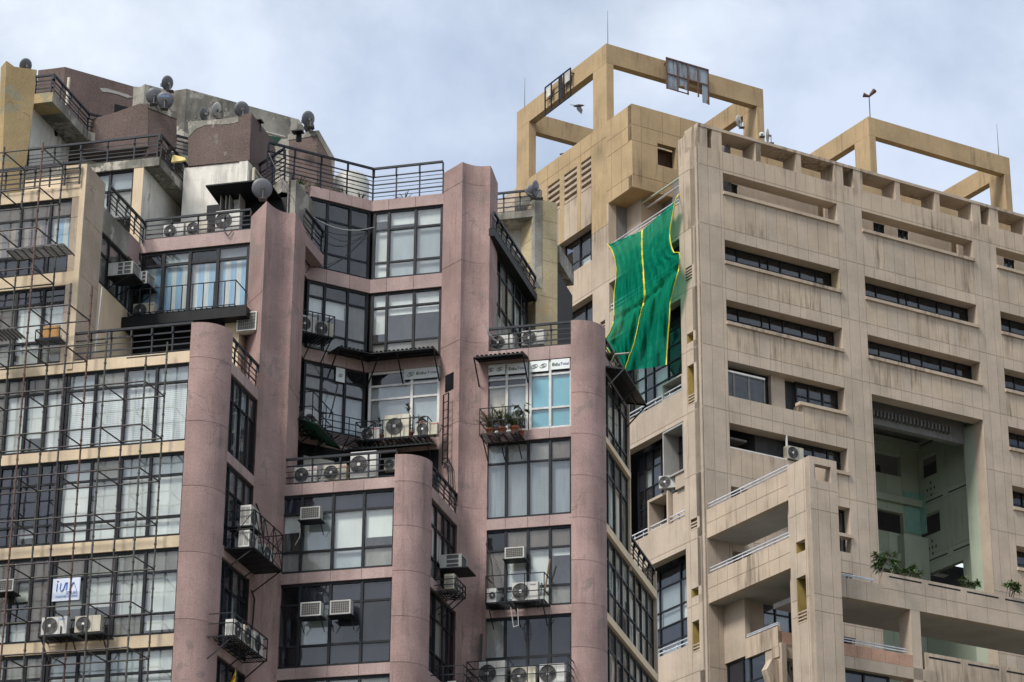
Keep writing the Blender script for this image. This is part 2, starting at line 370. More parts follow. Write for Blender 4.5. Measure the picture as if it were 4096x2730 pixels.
def glaze(root, pl, u0, u1, z0, z1, cols, rows, codes, fr=.095, v=.08, dep=.09, mat=None, g=None, name='window', room=1.7, bar=.075):
    """steel window: frame with panes; codes = one string per row from the top"""
    mat = mat or frameM; us = [u0] + list(cols) + [u1]; zs = [z1] + list(rows) + [z0]; mb = MB()
    mb.box(pl, u0, u1, v, v+dep, z1-fr, z1); mb.box(pl, u0, u1, v, v+dep, z0, z0+fr)
    mb.box(pl, u0, u0+fr, v+.002, v+dep-.002, z0+fr, z1-fr); mb.box(pl, u1-fr, u1, v+.002, v+dep-.002, z0+fr, z1-fr)
    for c in cols: mb.box(pl, c-bar/2-.01, c+bar/2+.01, v-.012, v+dep-.004, z0+fr, z1-fr)
    for r in rows: mb.box(pl, u0+fr, u1-fr, v+.006, v+dep-.008, r-bar/2, r+bar/2)
    win = mb.build(name, mat, root)
    for j in range(len(zs)-1):
        s = codes[j % len(codes)]
        for i in range(len(us)-1):
            k = s[i % len(s)]
            a, b, c, d = us[i]+.02, us[i+1]-.02, zs[j+1]+.02, zs[j]-.02
            gm = g or (G2 if k in 'dvn' else (G3 if k in 'pm' else G1))
            pv = v+dep*.5 + random.uniform(-.012, .012)
            qpiece('pane', gm, pl, a, b, pv, pv+.006, c, d, win, root)
            bk = {'b': ('blind', blindW, 0), 'B': ('blind', blindW, .28), 'h': ('blind', blindW, .55), 's': ('blind', slatW, 0), 'S': ('blind', slatD, 0), 'D': ('blind', blindD, 0), 'y': ('blind', blindC, 0),  # on a few bays grey or white blinds imitate reflections
                  'c': ('curtain', curtB, 0), 'C': ('curtain', curtC, 0), 'p': ('film', filmB, 0), 'm': ('film', filmG, 0), 'v': ('film', filmV, 0), 't': ('film', filmT, 0),
                  'q': ('blind', blindW, .8)}.get(k)
            if bk:
                nm, bm, cut = bk; h = (d-c)
                dv = .015 if nm == 'film' else random.uniform(.05, .14)
                qpiece(nm, bm, pl, a+(.0 if nm == 'film' else .04), b-(.0 if nm == 'film' else .04), v+dep+dv, v+dep+dv+.01, c+h*cut, d, win, root)
    return win
def rooms(mb, pl, u0, u1, z0, z1, v=.25, deep=2.2):
    """ceiling, floor, back and side walls behind a window, so that one looks into a room"""
    mb.box(pl, u0, u1, deep, deep+.1, z0, z1); mb.box(pl, u0, u1, v, deep, z1+.01, z1+.08); mb.box(pl, u0, u1, v, deep, z0-.08, z0-.01)
    mb.box(pl, u0-.05, u0, v, deep, z0, z1); mb.box(pl, u1, u1+.05, v, deep, z0, z1)
def railing(root, pl, u0, u1, z, h=.95, v=0., nposts=None, mat=None, bars=4, w=.05, step=1.1, name='railing', ends=True, lean=True):
    """steel railing: heavy top rail on short struts, posts, thin bars"""
    mat = mat or railM; n = nposts or max(2, int(abs(u1-u0)/step)+1); m = MB()
    m.box(pl, min(u0, u1), max(u0, u1), v-.06, v+.03, z+h-.06, z+h+.02)
    r = m.build(name, mat, root)
    for i in range(n):
        u = u0+(u1-u0)*(i+.0)/(n-1)
        piece('post', mat, pl, u-w/2, u+w/2, v+.03, v+.03+w, z, z+h*.74, r)
        piece('strut', mat, pl, u-w/2, u+w/2, v-.04, v+.06, z+h*.72, z+h-.05, r)
    for k in range(bars):
        t = .026 if k % 2 == 0 else .05
        zz = z+h*(.1+.64*k/(bars-1))
        piece('rail', mat, pl, min(u0, u1), max(u0, u1), v+.04, v+.04+t*.6, zz-t/2, zz+t/2, r)
    return r
def wallpoly(name, mat, pl, pts, thick, root, v=0.):
    """a wall whose outline lies on plane pl"""
    return MB().poly(pl, [pl.uz(*p) for p in pts], v, v+thick).build(name, mat, root)

class PieceSet:
    """same call as MB.box, but every box becomes an object of its own"""
    def __init__(s, name, mat, parent): s.a = (name, mat, parent)
    def box(s, pl, u0, u1, v0, v1, z0, z1):
        if u1 > u0 and z1 > z0: piece(s.a[0], s.a[1], pl, u0, u1, v0, v1, z0, z1, s.a[2])
        return s
    def build(s, *a, **k): pass
# ================================================================== ground
def quad(name, mat, pts, kind='structure'):
    me = bpy.data.meshes.new(name); me.from_pydata(pts, [], [tuple(range(len(pts)))]); me.materials.append(mat)
    o = bpy.data.objects.new(name, me); COL.objects.link(o); o['kind'] = kind; return o
quad('ground', plaster('dry_ground', (.16, .15, .12), streak=0), [(-900, -900, 0), (900, -900, 0), (900, 900, 0), (-900, 900, 0)])
quad('road', asph, [(-300, 30, .004), (300, 30, .004), (300, 44, .004), (-300, 44, .004)])
mb = MB(); pg = Pl((0, 44.2, 0), 90); mb.box(pg, -300, 300, 0, 2.4, .0, .12); o = mb.build('pavement', soff); o['kind'] = 'structure'

# ================================================================== pink tower: plan
pF1 = Pl(atY('P', 428, 1000, 85), AF)
def corner(pl, uL, t, x, y):
    lo, hi = .2, 3.
    for _ in range(40):
        r = (lo+hi)/2
        if pl.off(r).u(t, x, y) - uL > r: lo = r
        else: hi = r
    return r
uC = pF1.u('A3', 1480, 1300); rC = corner(pF1, uC, 'A3', 1780, 1300); pS1 = Pl(pF1.P(uC+rC, rC, 0), AS)
zF = [pF1.z('A3', 1490, 985), pF1.z('A3', 1480, 1075), pF1.z('A4', 1118, 95), pF1.z('A4', 1118, 158), pF1.z('A4', 1090, 672),
      pF1.z('A4', 1088, 742), pF1.z('A4', 1060, 1270), pF1.z('A4', 1055, 1345)]
zF.append(zF[-1]-2.95)
pF2 = Pl(atZ('P', 900, 1120, zF[3]), AF)
uE = pF2.u('B2', 1160, 300); rE = corner(pF2, uE, 'B2', 1432, 300); pS2 = Pl(pF2.P(uE+rE, rE, 0), AS)
pF3 = Pl(atZ('P', 1310, 1008, zF[1]), AF)
uA = pF3.u('B4', 978, 900); rA = corner(pF3, uA, 'B4', 1258, 900); pS3 = Pl(pF3.P(uA+rA, rA, 0), AS)
# set-back planes
uP0 = pF1.u('A3', 578, 420); uP0r = pF1.u('A3', 620, 420)
pS0 = Pl(pF1.P(uP0r, .0, 0), AS)
uS0p = pS0.u('A3', 785, 300)
pW1 = Pl(pS0.hit('A3', 1080, 500), AF)
B_PL = pW1.hit('A3', 1948, 400); B_CR = pS1.hit('A2', 118, 700); B_PR = pF2.hit('B2', 242, 200)
D_CR = pS2.hit('A2', 1658, 700); D_PL = Pl(D_CR, 143).hit('A2', 1510, 700); D_PR = pF3.hit('B5', 165, 250)
pW2 = Pl(D_PL, AF); J2 = pW2.hit('A2', 952, 750); pDg = Pl(J2, AD); J1 = pDg.hit('A2', 462, 800); pS1b = Pl(J1, AS)
pS3u = Pl(D_PR, AS)
print('plan', [tuple(round(c, 2) for c in p) for p in (pF1.o, pS1.o, pF2.o, pS2.o, pF3.o, pS3.o, pW1.o, B_PL, B_CR, B_PR, D_PL, D_CR, D_PR, J2, J1)], 'r', rC, rE, rA)

PINK = thing('office_tower', (-3, 92, 0), 'weathered pink office tower with stepped glass bays, rounded pillars and a cream left wing', 'building')
WALLP = PieceSet('wall', pinkL, PINK); WALLC = PieceSet('wall', cream, PINK); ROOM = MB(); CORE = PieceSet('core_wall', darkG, PINK)

def pillar(poly, z0, z1, zs, mat, name='pillar', gap=.02):
    """stacked storey-high lengths with an open joint between"""
    cuts = sorted([z for z in zs if z0+.3 < z < z1-.3]); e = [z0] + cuts + [z1]
    for a, b in zip(e, e[1:]):
        MB().prism(poly, a+(gap/2 if a > z0 else 0), b-(gap/2 if b < z1 else 0)).build(name, mat, PINK)
    c = Vector((sum(p[0] for p in poly)/len(poly), sum(p[1] for p in poly)/len(poly)))
    MB().prism([(c.x+(p[0]-c.x)*.96, c.y+(p[1]-c.y)*.96) for p in poly], z0, z1-.05).build('pillar_core', mat, PINK)
def roundcol(pl, uL, r):
    pts = [pl.P(uL, -.1, 0)] + [pl.P(uL+r*.12+(r*.88+.1)*math.sin(t), r-(r+.1)*math.cos(t), 0) for t in [R(a) for a in range(0, 91, 6)]]
    pts += [pl.P(uL+r+.1, r+.06, 0), pl.P(uL+r-.3, r+.5, 0), pl.P(uL, r+.5, 0)]
    return [(p.x, p.y) for p in reversed(pts)]
jz = [zF[0]-.3-1.16*i for i in range(40)]
pillar(roundcol(pF1, uC, rC), 0, pF1.z('A3', 1520, 775), jz[::2], pinkM)
pillar(roundcol(pF2, uE, rE), 0, pF2.z('B1', 1225, 1092), [zF[2]-.2-1.63*i for i in range(30)], pinkM)
pillar(roundcol(pF3, uA, rA), 0, pF3.z('B4', 995, 80), [pF3.z('B4', 1100, 1085)-1.62*i for i in range(-1, 30)], pinkM)
def pier(PL_, CR, PR, z1, js):
    d = pF1.d; PRx = PR + d*.12; C = PRx - d*.62 + pF1.n*.02
    pts = [PL_ + pF1.n*.6, PL_, CR]
    for k in range(1, 11):
        t = k/10; pts.append(CR*(1-t)*(1-t) + C*2*t*(1-t) + PRx*t*t)
    pts += [PRx + pF1.n*.25, PR + pF1.n*1.6]
    pillar([(p.x, p.y) for p in reversed(pts)], 0, z1, js, pinkM)
pier(B_PL, B_CR, B_PR, atY('A2', 125, 402, B_CR.y).z, [zF[3]+.9-3.28*i for i in range(-3, 12)])
pier(D_PL, D_CR, D_PR, atY('A2', 1660, 95, D_CR.y).z, [zF[2]+.4-3.28*i for i in range(-4, 12)])

def U(pl, t, y, *xs): return [pl.u(t, x, y) for x in xs]
def Z(pl, t, x, *ys): return [pl.z(t, x, y) for y in ys]
def band(pl, u0, u1, z0, z1, n, mat, wall=None, v=0., cuts=None):
    (wall or WALLP).box(pl, u0, u1, v+.025, v+.3, z0, z1)
    e = [u0] + (cuts or [u0+(u1-u0)*i/n for i in range(1, n)]) + [u1]
    for i, (a, b) in enumerate(zip(e, e[1:])):
        qpiece('spandrel_panel', mat, pl, a+(.008 if i else 0), b-(.008 if b < u1 else 0), v, v+.022, z0+.002, z1-.002, PINK, PINK)

# ---------------------------------------------------------------- cream wing, front F1
uMin = pF1.u('A4', -160, 700); ub = pF1.u('A3', 512, 1300)
e1 = uC - .0
band(pF1, uMin, uC, zF[1], zF[0], 1, cream, WALLC)
for a, b in ((zF[3], zF[2]), (zF[5], zF[4]), (zF[7], zF[6])): band(pF1, uMin, uC, a, b, 1, cream, WALLC)
def f1(z0, z1, t, y, xs, rows, cR, cL, nL=4):
    cols = U(pF1, t, y, *xs)
    glaze(PINK, pF1, ub+.02, uC, z0, z1, cols, rows, cR)
    st = (ub-uMin)/nL
    glaze(PINK, pF1, uMin, ub-.02, z0, z1, [uMin+st*i for i in range(1, nL)], rows, cL)
    rooms(ROOM, pF1, uMin, uC, z0, z1)
f1(zF[2], zF[1], 'A3', 1300, (740, 975, 1215), Z(pF1, 'A3', 1460, 1215), ['DmDD', 'ssss'], ['pppm', 'pbBb'])
f1(zF[4], zF[3], 'A4', 600, (530, 710, 890), Z(pF1, 'A4', 1100, 292, 545), ['DmDD', 'bbbb', 'bbbb'], ['vvvv', 'vvvv', 'vvhv'])
f1(zF[6], zF[5], 'A4', 1000, (508, 690, 870), Z(pF1, 'A4', 1078, 882, 1135), ['pmmm', 'BBbb', 'ddmB'], ['pppp', 'bphp', 'bbbp'])
f1(zF[8], zF[7], 'A4', 1450, (465, 655, 850), Z(pF1, 'A4', 1052, 1492), ['DDDb', 'bbbb'], ['mmmm', 'mbmm'])
WALLC.box(pF1, uMin, uC, 0, .3, 0, zF[8])
# upper left portion of the wing
zA = Z(pF1, 'A1', 618, 1065, 1150); zB = Z(pF1, 'A3', 575, 362, 465)
uL0 = pF1.u('A3', -120, 400)
band(pF1, uL0, uP0, zA[1], zA[0], 1, cream, WALLC); band(pF1, uL0, uP0, zB[1], zB[0], 1, cream, WALLC)
glaze(PINK, pF1, uL0, uP0, zB[0], zA[1], U(pF1, 'A3', 100, 145, 375), Z(pF1, 'A3', 590, -350+0, 200) if 0 else [pF1.z('A1', 600, 1285), pF1.z('A3', 590, 200)], ['ppp', 'CCc', 'vvv'])
glaze(PINK, pF1, uL0, uP0-.02, zF[0]+.0, zB[1], U(pF1, 'A3', 700, 115, 325), Z(pF1, 'A3', 545, 590, 888), ['vvv', 'pbb', 'mbm'])
rooms(ROOM, pF1, uL0, uP0, zB[0], zA[1]); rooms(ROOM, pF1, uL0, uP0, zF[0], zB[1])
# pillar with the beige side
zP0 = pF1.z('A1', 668, 898)
m = MB(); m.box(pF1, uP0, uP0r-.0, -.04, .02, zF[0]-.3, zP0); m.build('pillar', cream, PINK)
cu = [zF[0]-.3, zF[0]+1.9, zB[1]+.4, zB[0]+2.1, zP0]
for a, b in zip(cu, cu[1:]):
    m = MB(); m.box(pS0, .01, uS0p, 0.0, .5, a+.008, b-.008); m.build('pillar', creamO, PINK)
m = MB(); m.box(pF1, pF1.u('A1', 490, 950), uP0-.0, -.02, .3, zA[0]-.1, pF1.z('A1', 610, 903)); m.build('parapet_block', cream, PINK)
# ---------------------------------------------------------------- side S0 between wing and set-back wall W1
uS0e = pS0.u('A3', 1080, 420)
zS = [pS0.z('A1', 1080, 1500), pS0.z('A3', 800, 45), pS0.z('A3', 775, 455)]
uM = pS0.u('A3', 1003, 240)
m = MB(); m.box(pS0, uS0p, uM, 0, .3, zS[1], pS0.z('A1', 800, 1215)); m.build('stained_parapet', greyC, PINK)
m = MB(); m.box(pS0, uM+.01, uS0e, 0.01, .3, pS0.z('A3', 1075, 312), pS0.z('A1', 1085, 1505)); m.build('parapet', pinkL, PINK)
zW1 = Z(pW1, 'A3', 1945, 35, 137); zled = pW1.z('A3', 1930, 640)
zw0 = zled
glaze(PINK, pS0, uS0p, uS0e-.05, zw0, zS[1], [uS0p+(uS0e-uS0p)*k for k in (.26, .55, .78)], [zS[1]-.75, zS[1]-2.3], ['pppD', 'ppDD', 'pppp'])
rooms(ROOM, pS0, uS0p, uS0e, zw0, zS[1], deep=1.6)
m = MB(); m.box(pS0, uS0p, uS0e, .02, .3, zF[0]-.3, zw0-.05); m.build('cream_side_wall', cream, PINK)
# ---------------------------------------------------------------- W1, blue striped curtains
uW1r = pW1.loc(B_PL)[0]
band(pW1, 0, uW1r, zW1[1], zW1[0], 1, pinkL)
cW = U(pW1, 'A3', 500, 1262, 1470, 1690)
glaze(PINK, pW1, .05, uW1r-.02, zled, zW1[1], cW, [pW1.z('A3', 1930, 245)], ['dDdD', 'cccc'], bar=.1, fr=.12)
rooms(ROOM, pW1, 0, uW1r, zled, zW1[1])
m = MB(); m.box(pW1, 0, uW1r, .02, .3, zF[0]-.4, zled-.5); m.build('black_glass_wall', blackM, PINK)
m = MB(); m.box(pW1, uW1r-.55, uW1r, -.7, .0, zF[0]-.4, zled-.5); m.build('cream_side_wall', cream, PINK)
# black ledge round the corner
pl_ = pW1.off(-1.25); zl1 = pl_.z('A3', 1930, 632); zl0 = pl_.z('A3', 1930, 710)
m = MB(); m.box(pl_, pl_.u('A3', 930, 720), pl_.u('A3', 1930, 660), 0, 1.25, zl0, zl1)
m.box(pl_, pl_.u('A3', 1930, 660), uW1r+.12, .45, 1.25, zl0+.01, zl1-.01)
pq = Pl(pl_.P(pl_.u('A3', 930, 720), 0, 0), AS)
m.box(pq, -3.0, 0.0, 0, 2.2, zl0+.01, zl1-.01)
m.build('black_ledge', blackM, PINK)
# ---------------------------------------------------------------- side S1
uS1e = pS1.loc(B_CR)[0]
cS1 = [uS1e*k for k in (.27, .52, .77)]
band(pS1, 0, uS1e, zF[1], zF[0], 4, pinkL, cuts=cS1)
for a, b in ((zF[3], zF[2]), (zF[5], zF[4]), (zF[7], zF[6])): band(pS1, 0, uS1e, a, b, 4, pinkL, cuts=cS1)
for (a, b, c) in ((2, 1, ['DDDD', 'sdsd']), (4, 3, ['Dmmp', 'DDdp', 'DDmd']), (6, 5, ['vvpv', 'pdDd', 'dmdd']), (8, 7, ['DDdd', 'ssdd'])):
    h = zF[b]-zF[a]
    glaze(PINK, pS1, .05, uS1e, zF[a], zF[b], cS1, [zF[b]-h*.3, zF[b]-h*.72][:len(c)-1], c); rooms(ROOM, pS1, 0, uS1e, zF[a], zF[b])
WALLP.box(pS1, 0, uS1e, 0, .3, 0, zF[8])
# ---------------------------------------------------------------- F2
uB = pF2.loc(B_PR)[0]
zG = [pF2.z('B1', 1215, 1268), pF2.z('B1', 1205, 1360), pF2.z('B2', 1150, 635), pF2.z('B2', 1145, 720), pF2.z('B2', 1130, 1405), pF2.z('B2', 1130, 1495)]; zG.append(zG[-1]-2.9)
c2 = U(pF2, 'B2', 130, 415, 665, 912)
for a, b in ((1, 0), (3, 2), (5, 4)): band(pF2, uB, uE, zG[a], zG[b], 4, pinkL, cuts=c2)
r2 = [Z(pF2, 'B2', 1155, 150, 460), Z(pF2, 'B2', 1140, 890, 1225), [zG[5]-.85]]
c2b = U(pF2, 'B2', 1000, 390, 635, 890)
glaze(PINK, pF2, uB, uE, zG[2], zG[1], c2, r2[0], ['vvvv', 'hDbB', 'mmDm'], g=None)
glaze(PINK, pF2, uB, uE, zG[4], zG[3], c2b, r2[1], ['dvvv', 'dDvd', 'dvvv'])
glaze(PINK, pF2, uB, uE, zG[6], zG[5], c2b, r2[2], ['DDbm', 'dddd'])
for a, b in ((2, 1), (4, 3), (6, 5)): rooms(ROOM, pF2, uB, uE, zG[a], zG[b])
WALLP.box(pF2, uB, uE, 0, .3, 0, zG[6])
# side S2
uS2e = pS2.loc(D_CR)[0]; cS2 = [uS2e*k for k in (.36, .62, .82)]
for a, b in ((1, 0), (3, 2), (5, 4)): band(pS2, 0, uS2e, zG[a], zG[b], 4, pinkL, cuts=cS2)
for (a, b, c) in ((2, 1, ['DDvp', 'ssbD', 'mmdd']), (4, 3, ['vpvv', 'dmdd', 'vddd']), (6, 5, ['dddd', 'dddd'])):
    h = zG[b]-zG[a]
    glaze(PINK, pS2, .05, uS2e, zG[a], zG[b], cS2, [zG[b]-h*.3, zG[b]-h*.72][:len(c)-1], c); rooms(ROOM, pS2, 0, uS2e, zG[a], zG[b])
WALLP.box(pS2, 0, uS2e, 0, .3, 0, zG[6])
# ---------------------------------------------------------------- F3 and S3
uD = pF3.loc(D_PR)[0]
zH = Z(pF3, 'B4', 970, 285, 400) + [pF3.z('B4', 970, 1020), pF3.z('B4', 970, 1110), pF3.z('B5', 855, 243), pF3.z('B5', 855, 327), pF3.z('B5', 855, 955), pF3.z('B5', 855, 1022)]
zH.append(zH[-1]-2.75)
c3 = U(pF3, 'B4', 1250, 388, 585, 780)
for a, b in ((1, 0), (3, 2), (5, 4), (7, 6)): band(pF3, uD, uA, zH[a], zH[b], 4, pinkL, cuts=c3)
um = c3[1]
glaze(PINK, pF3, uD+.02, um-.02, zH[2], zH[1], [c3[0]], [pF3.z('B4', 580, 575), pF3.z('B4', 575, 640), pF3.z('B4', 575, 930)], ['ww', 'dd', 'yD', 'ww'], mat=alum)
glaze(PINK, pF3, um+.02, uA, zH[2], zH[1], [c3[2]], [pF3.z('B4', 960, 530), pF3.z('B4', 965, 830)], ['ww', 'tt', 'tt'], mat=alum)
glaze(PINK, pF3, uD+.02, uA, zH[4], zH[3], c3, [pF3.z('B4', 965, 1300)], ['Dmmp', 'SSSS'])
glaze(PINK, pF3, uD+.02, uA, zH[6], zH[5], c3, [pF3.z('B5', 850, 490), pF3.z('B5', 850, 790)], ['dppp', 'pbbq', 'vhbm'])
glaze(PINK, pF3, uD+.02, uA, zH[8], zH[7], c3, [zH[7]-1.5], ['mddd', 'pvdd'])
for a, b in ((2, 1), (4, 3), (6, 5), (8, 7)): rooms(ROOM, pF3, uD, uA, zH[a], zH[b])
WALLP.box(pF3, uD, uA, 0, .3, 0, zH[8])
uK = pS3.u('B5', 1318, 600); uK2 = pS3.u('B5', 1512, 900)
n3 = 5; cS3 = [uK*k/4 for k in range(1, 4)]; cS3b = [uK2*k/8 for k in range(1, 8)]
zK = [zH[0], zH[1], zH[2], zH[3], zH[4], zH[5], zH[6], zH[7], zH[8]]
zS3 = [pS3.z('B4', 1265, 1095), pS3.z('B4', 1265, 1145), pS3.z('B5', 1112, 308), pS3.z('B5', 1112, 372), pS3.z('B5', 1117, 1008), pS3.z('B5', 1117, 1070)]
m = MB()
for i, (a, b) in enumerate(((1, 0), (3, 2), (5, 4))): m.box(pS3, 0, uK if i == 0 else uK2, -.05, .3, zS3[a], zS3[b])
m.build('cream_band', cream, PINK)
WALLP.box(pS3, 0, uK, 0, .3, zH[1]+.1, zH[0])
glaze(PINK, pS3, .05, uK, zS3[0], zH[1], cS3, [zH[1]-.55, zH[1]-2.1], ['wwww', 'bmDb', 'DbgD'], mat=frameM, g=G1)  # pale blinds on S3: some real, some standing in for reflections
glaze(PINK, pS3, .05, uK, zS3[2], zS3[1], cS3, [zS3[1]-.95], ['mDpm', 'DbBb'])
glaze(PINK, pS3, .05, uK2, zS3[4], zS3[3], cS3b, [zS3[3]-.85, zS3[3]-2.], ['mDpmDdmD', 'bBbDhbbD', 'DmDgDbDg'])
glaze(PINK, pS3, .05, uK2, zS3[5]-2.7, zS3[5], cS3b, [zS3[5]-.85], ['mDpDmDDm', 'DbDgDbgD'])
rooms(ROOM, pS3, 0, uK, zS3[0], zH[1]); rooms(ROOM, pS3, 0, uK, zS3[2], zS3[1]); rooms(ROOM, pS3, 0, uK2, zS3[4], zS3[3]); rooms(ROOM, pS3, 0, uK2, zS3[5]-2.7, zS3[5])
WALLP.box(pS3, 0, uK2, 0, .3, 0, zS3[5]-2.7)
m = MB(); m.box(pS3, uK2, uK2+.12, -.05, 6, 0, pS3.z('B5', 1512, 700)); m.build('end_wall', creamO, PINK)
m = MB(); m.box(pS3, uK, uK+.12, .0, 6, zS3[2]-.5, zH[0]-.02); m.build('end_wall', creamO, PINK)
# ---------------------------------------------------------------- recessed bay between the two piers
zR = [pW2.z('A2', 1500, 342), pW2.z('A2', 1500, 425), pW2.z('A2', 1500, 965), pW2.z('A2', 1500, 1070), pW2.z('B1', 1592, 250), pW2.z('B1', 1592, 345), pW2.z('B1', 1580, 905), pW2.z('B1', 1570, 1040)]
uW2 = 0.; uJ2 = pW2.loc(J2)[0]; uJ1 = pDg.loc(J1)[0]; uSb = pS1b.u('A2', 322, 900) - .15
cw2 = U(pW2, 'A2', 700, 1080, 1290); cdg = U(pDg, 'A2', 700, 610, 790)
for a, b in ((1, 0), (3, 2), (5, 4), (7, 6)):
    band(pW2, uJ2, uW2, zR[a], zR[b], 3, pinkL if b else pinkL, cuts=cw2); band(pDg, uJ1, 0, zR[a], zR[b], 3, pinkL, cuts=cdg)
    if b: band(pS1b, uSb, 0, zR[a], zR[b], 2, pinkL)
rr = [Z(pW2, 'A2', 1495, 575, 832), [pW2.z('A2', 1495, 1188), pW2.z('A2', 1490, 1462)], [pW2.z('B1', 1588, 462), pW2.z('B1', 1585, 575)]]
cd = [(['ddd', 'ddd', 'ddd'], ['hBb', 'bDD', 'bDD'], ['gg', 'gg', 'gg']),
      (['mdd', 'hhm', 'mmm'], ['bbb', 'Bqq', 'mmp'], ['dD', 'cd', 'cd']),
      (['pdd', 'mgg', 'mDD'], ['dww', 'DDD', 'DDD'], ['pp', 'pp', 'pp'])]
for k, (a, b) in enumerate(((2, 1), (4, 3), (6, 5))):
    x = k == 2
    glaze(PINK, pDg, uJ1+.03, -.03, zR[a], zR[b], cdg, rr[k], cd[k][0], mat=alum if 0 else frameM)
    glaze(PINK, pW2, uJ2+.03, uW2-.03, zR[a], zR[b], cw2 if not x else [cw2[1]], rr[k], cd[k][1] if not x else ['dw', 'DD', 'DD'], mat=alum if x else frameM)
    glaze(PINK, pS1b, uSb, -.03, zR[a], zR[b], [uSb*.45], rr[k], cd[k][2])
    rooms(ROOM, pDg, uJ1, 0, zR[a], zR[b], deep=1.8); rooms(ROOM, pW2, uJ2, uW2, zR[a], zR[b], deep=1.8)
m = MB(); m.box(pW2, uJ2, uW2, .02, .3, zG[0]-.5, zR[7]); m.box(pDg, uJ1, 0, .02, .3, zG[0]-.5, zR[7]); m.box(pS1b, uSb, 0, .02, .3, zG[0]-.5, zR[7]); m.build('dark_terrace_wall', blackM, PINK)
m = MB(); m.box(pDg, uJ1+.1, uJ1+1.35, -.03, .0, zG[0], zR[7]-.5); m.build('white_panel', whiteW, PINK)
# ---------------------------------------------------------------- upper side beyond the right pier, S3u
uSu = pS3u.u('B3', 603, 1000)
zU = [pS3u.z('B3', 222, 490), pS3u.z('B3', 222, 560), pS3u.z('B3', 222, 700), pS3u.z('B3', 222, 985), pS3u.z('B3', 222, 1125)]
glaze(PINK, pS3u, .2, uSu, zU[4], zU[1], [.2+(uSu-.2)*k/6 for k in range(1, 6)], [zU[2], zU[3]], ['mdmmdd', 'bmbmbb', 'mmpppp'])
rooms(ROOM, pS3u, .2, uSu, zU[4], zU[1], deep=1.5)
m = MB(); m.box(pS3u, .0, uSu, -.3, .3, zU[1], zU[0]); m.build('black_fascia', blackM, PINK)
m = MB(); m.box(pS3u, .0, uSu, .0, .3, zU[4]-3.6, zU[4]-.9); m.build('dark_terrace_wall', blackM, PINK)
m = MB(); m.box(pS3u, .0, uSu, .0, .3, zU[4]-.9, zU[4]); m.build('parapet', greyC, PINK)
pY = Pl(pS3u.P(uSu, -.25, 0), AD)
uYr = pY.u('B3', 850, 900)
zy = [zH[0]-4, pY.z('B3', 700, 1080), pY.z('B3', 700, 760), pY.z('B3', 700, 560), pY.z('B3', 700, 400), pY.z('B3', 612, 195)]
for a, b in zip(zy, zy[1:]):
    m = MB(); m.box(pY, 0, uYr, 0, 1.2, a+.008, b-.008); m.build('pillar', yellP, PINK)
pY2 = Pl(pY.P(uYr, .4, 0), AS)
m = MB(); m.box(pY2, 0, 3.5, 0, .4, zH[0]-1.5, pY2.z('B3', 860, 880)); m.build('black_glass_wall', blackM, PINK)
m = MB(); m.box(pY2, 1.0, 3.5, -.06, .35, pY2.z('B3', 880, 820), pY2.z('B3', 880, 670)); m.build('parapet', greyC, PINK)
# ---------------------------------------------------------------- bodies and terrace roofs
def roof(poly, z, t=.25, mat=greyC): MB().prism([(p.x, p.y) for p in poly], z-t, z).build('terrace_roof', mat, PINK)
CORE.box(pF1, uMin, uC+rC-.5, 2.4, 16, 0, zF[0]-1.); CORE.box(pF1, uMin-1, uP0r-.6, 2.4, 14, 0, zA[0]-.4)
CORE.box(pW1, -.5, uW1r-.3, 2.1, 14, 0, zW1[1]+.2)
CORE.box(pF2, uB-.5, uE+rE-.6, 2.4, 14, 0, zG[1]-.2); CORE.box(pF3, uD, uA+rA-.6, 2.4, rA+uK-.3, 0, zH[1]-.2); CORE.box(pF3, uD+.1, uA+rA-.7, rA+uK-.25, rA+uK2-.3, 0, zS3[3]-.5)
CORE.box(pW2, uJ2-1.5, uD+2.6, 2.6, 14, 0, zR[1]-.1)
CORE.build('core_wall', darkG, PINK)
roof([pF1.P(uP0r, .3, 0), pF1.P(uC+rC-.3, .3, 0), pS1.P(uS1e, .35, 0), pW1.P(uW1r, .2, 0), pW1.P(0, .2, 0)], zF[1]+.25)
roof([pF2.P(uB, .3, 0), pF2.P(uE+rE-.3, .3, 0), pS2.P(uS2e, 0.3, 0), D_PL+pF1.n*.4, J2+pF1.n*.4, J1+pF1.n*.4, B_PR+pF1.n*.8], zG[1]+.25)
roof([pF3.P(uD, .3, 0), pF3.P(uA+rA-.3, .3, 0), pS3.P(uK-.02, .3, 0), pS3.P(uK-.02, 4.5, 0), pS3u.P(3, .3, 0)], zH[1]+.25)
roof([pS3.P(uK+.12, .3, 0), pS3.P(uK2, .3, 0), pS3.P(uK2, 5, 0), pS3.P(uK+.12, 5, 0)], zS3[3]+.1)
roof([pF1.P(uL0, .3, 0), pF1.P(uP0r-.1, .3, 0), pS0.P(uS0e, .3, 0), pF1.P(uL0, 7, 0)], zA[1]+.2)
roof([pW1.P(0, .3, 0), pW1.P(uW1r, .3, 0), pW1.P(uW1r+1.4, 9, 0), pW1.P(-1, 9, 0)], zW1[1]+.2)
roof([J1+pF1.n*.3, J2+pF1.n*.3, pW2.P(0, .3, 0), D_CR+pF1.n*1.5, pW2.P(2, 12, 0), pW2.P(-6, 12, 0)], zR[1]+.3)
WALLP.build('wall', pinkL, PINK); WALLC.build('wall', cream, PINK); ROOM.build('interior', greyI, PINK)
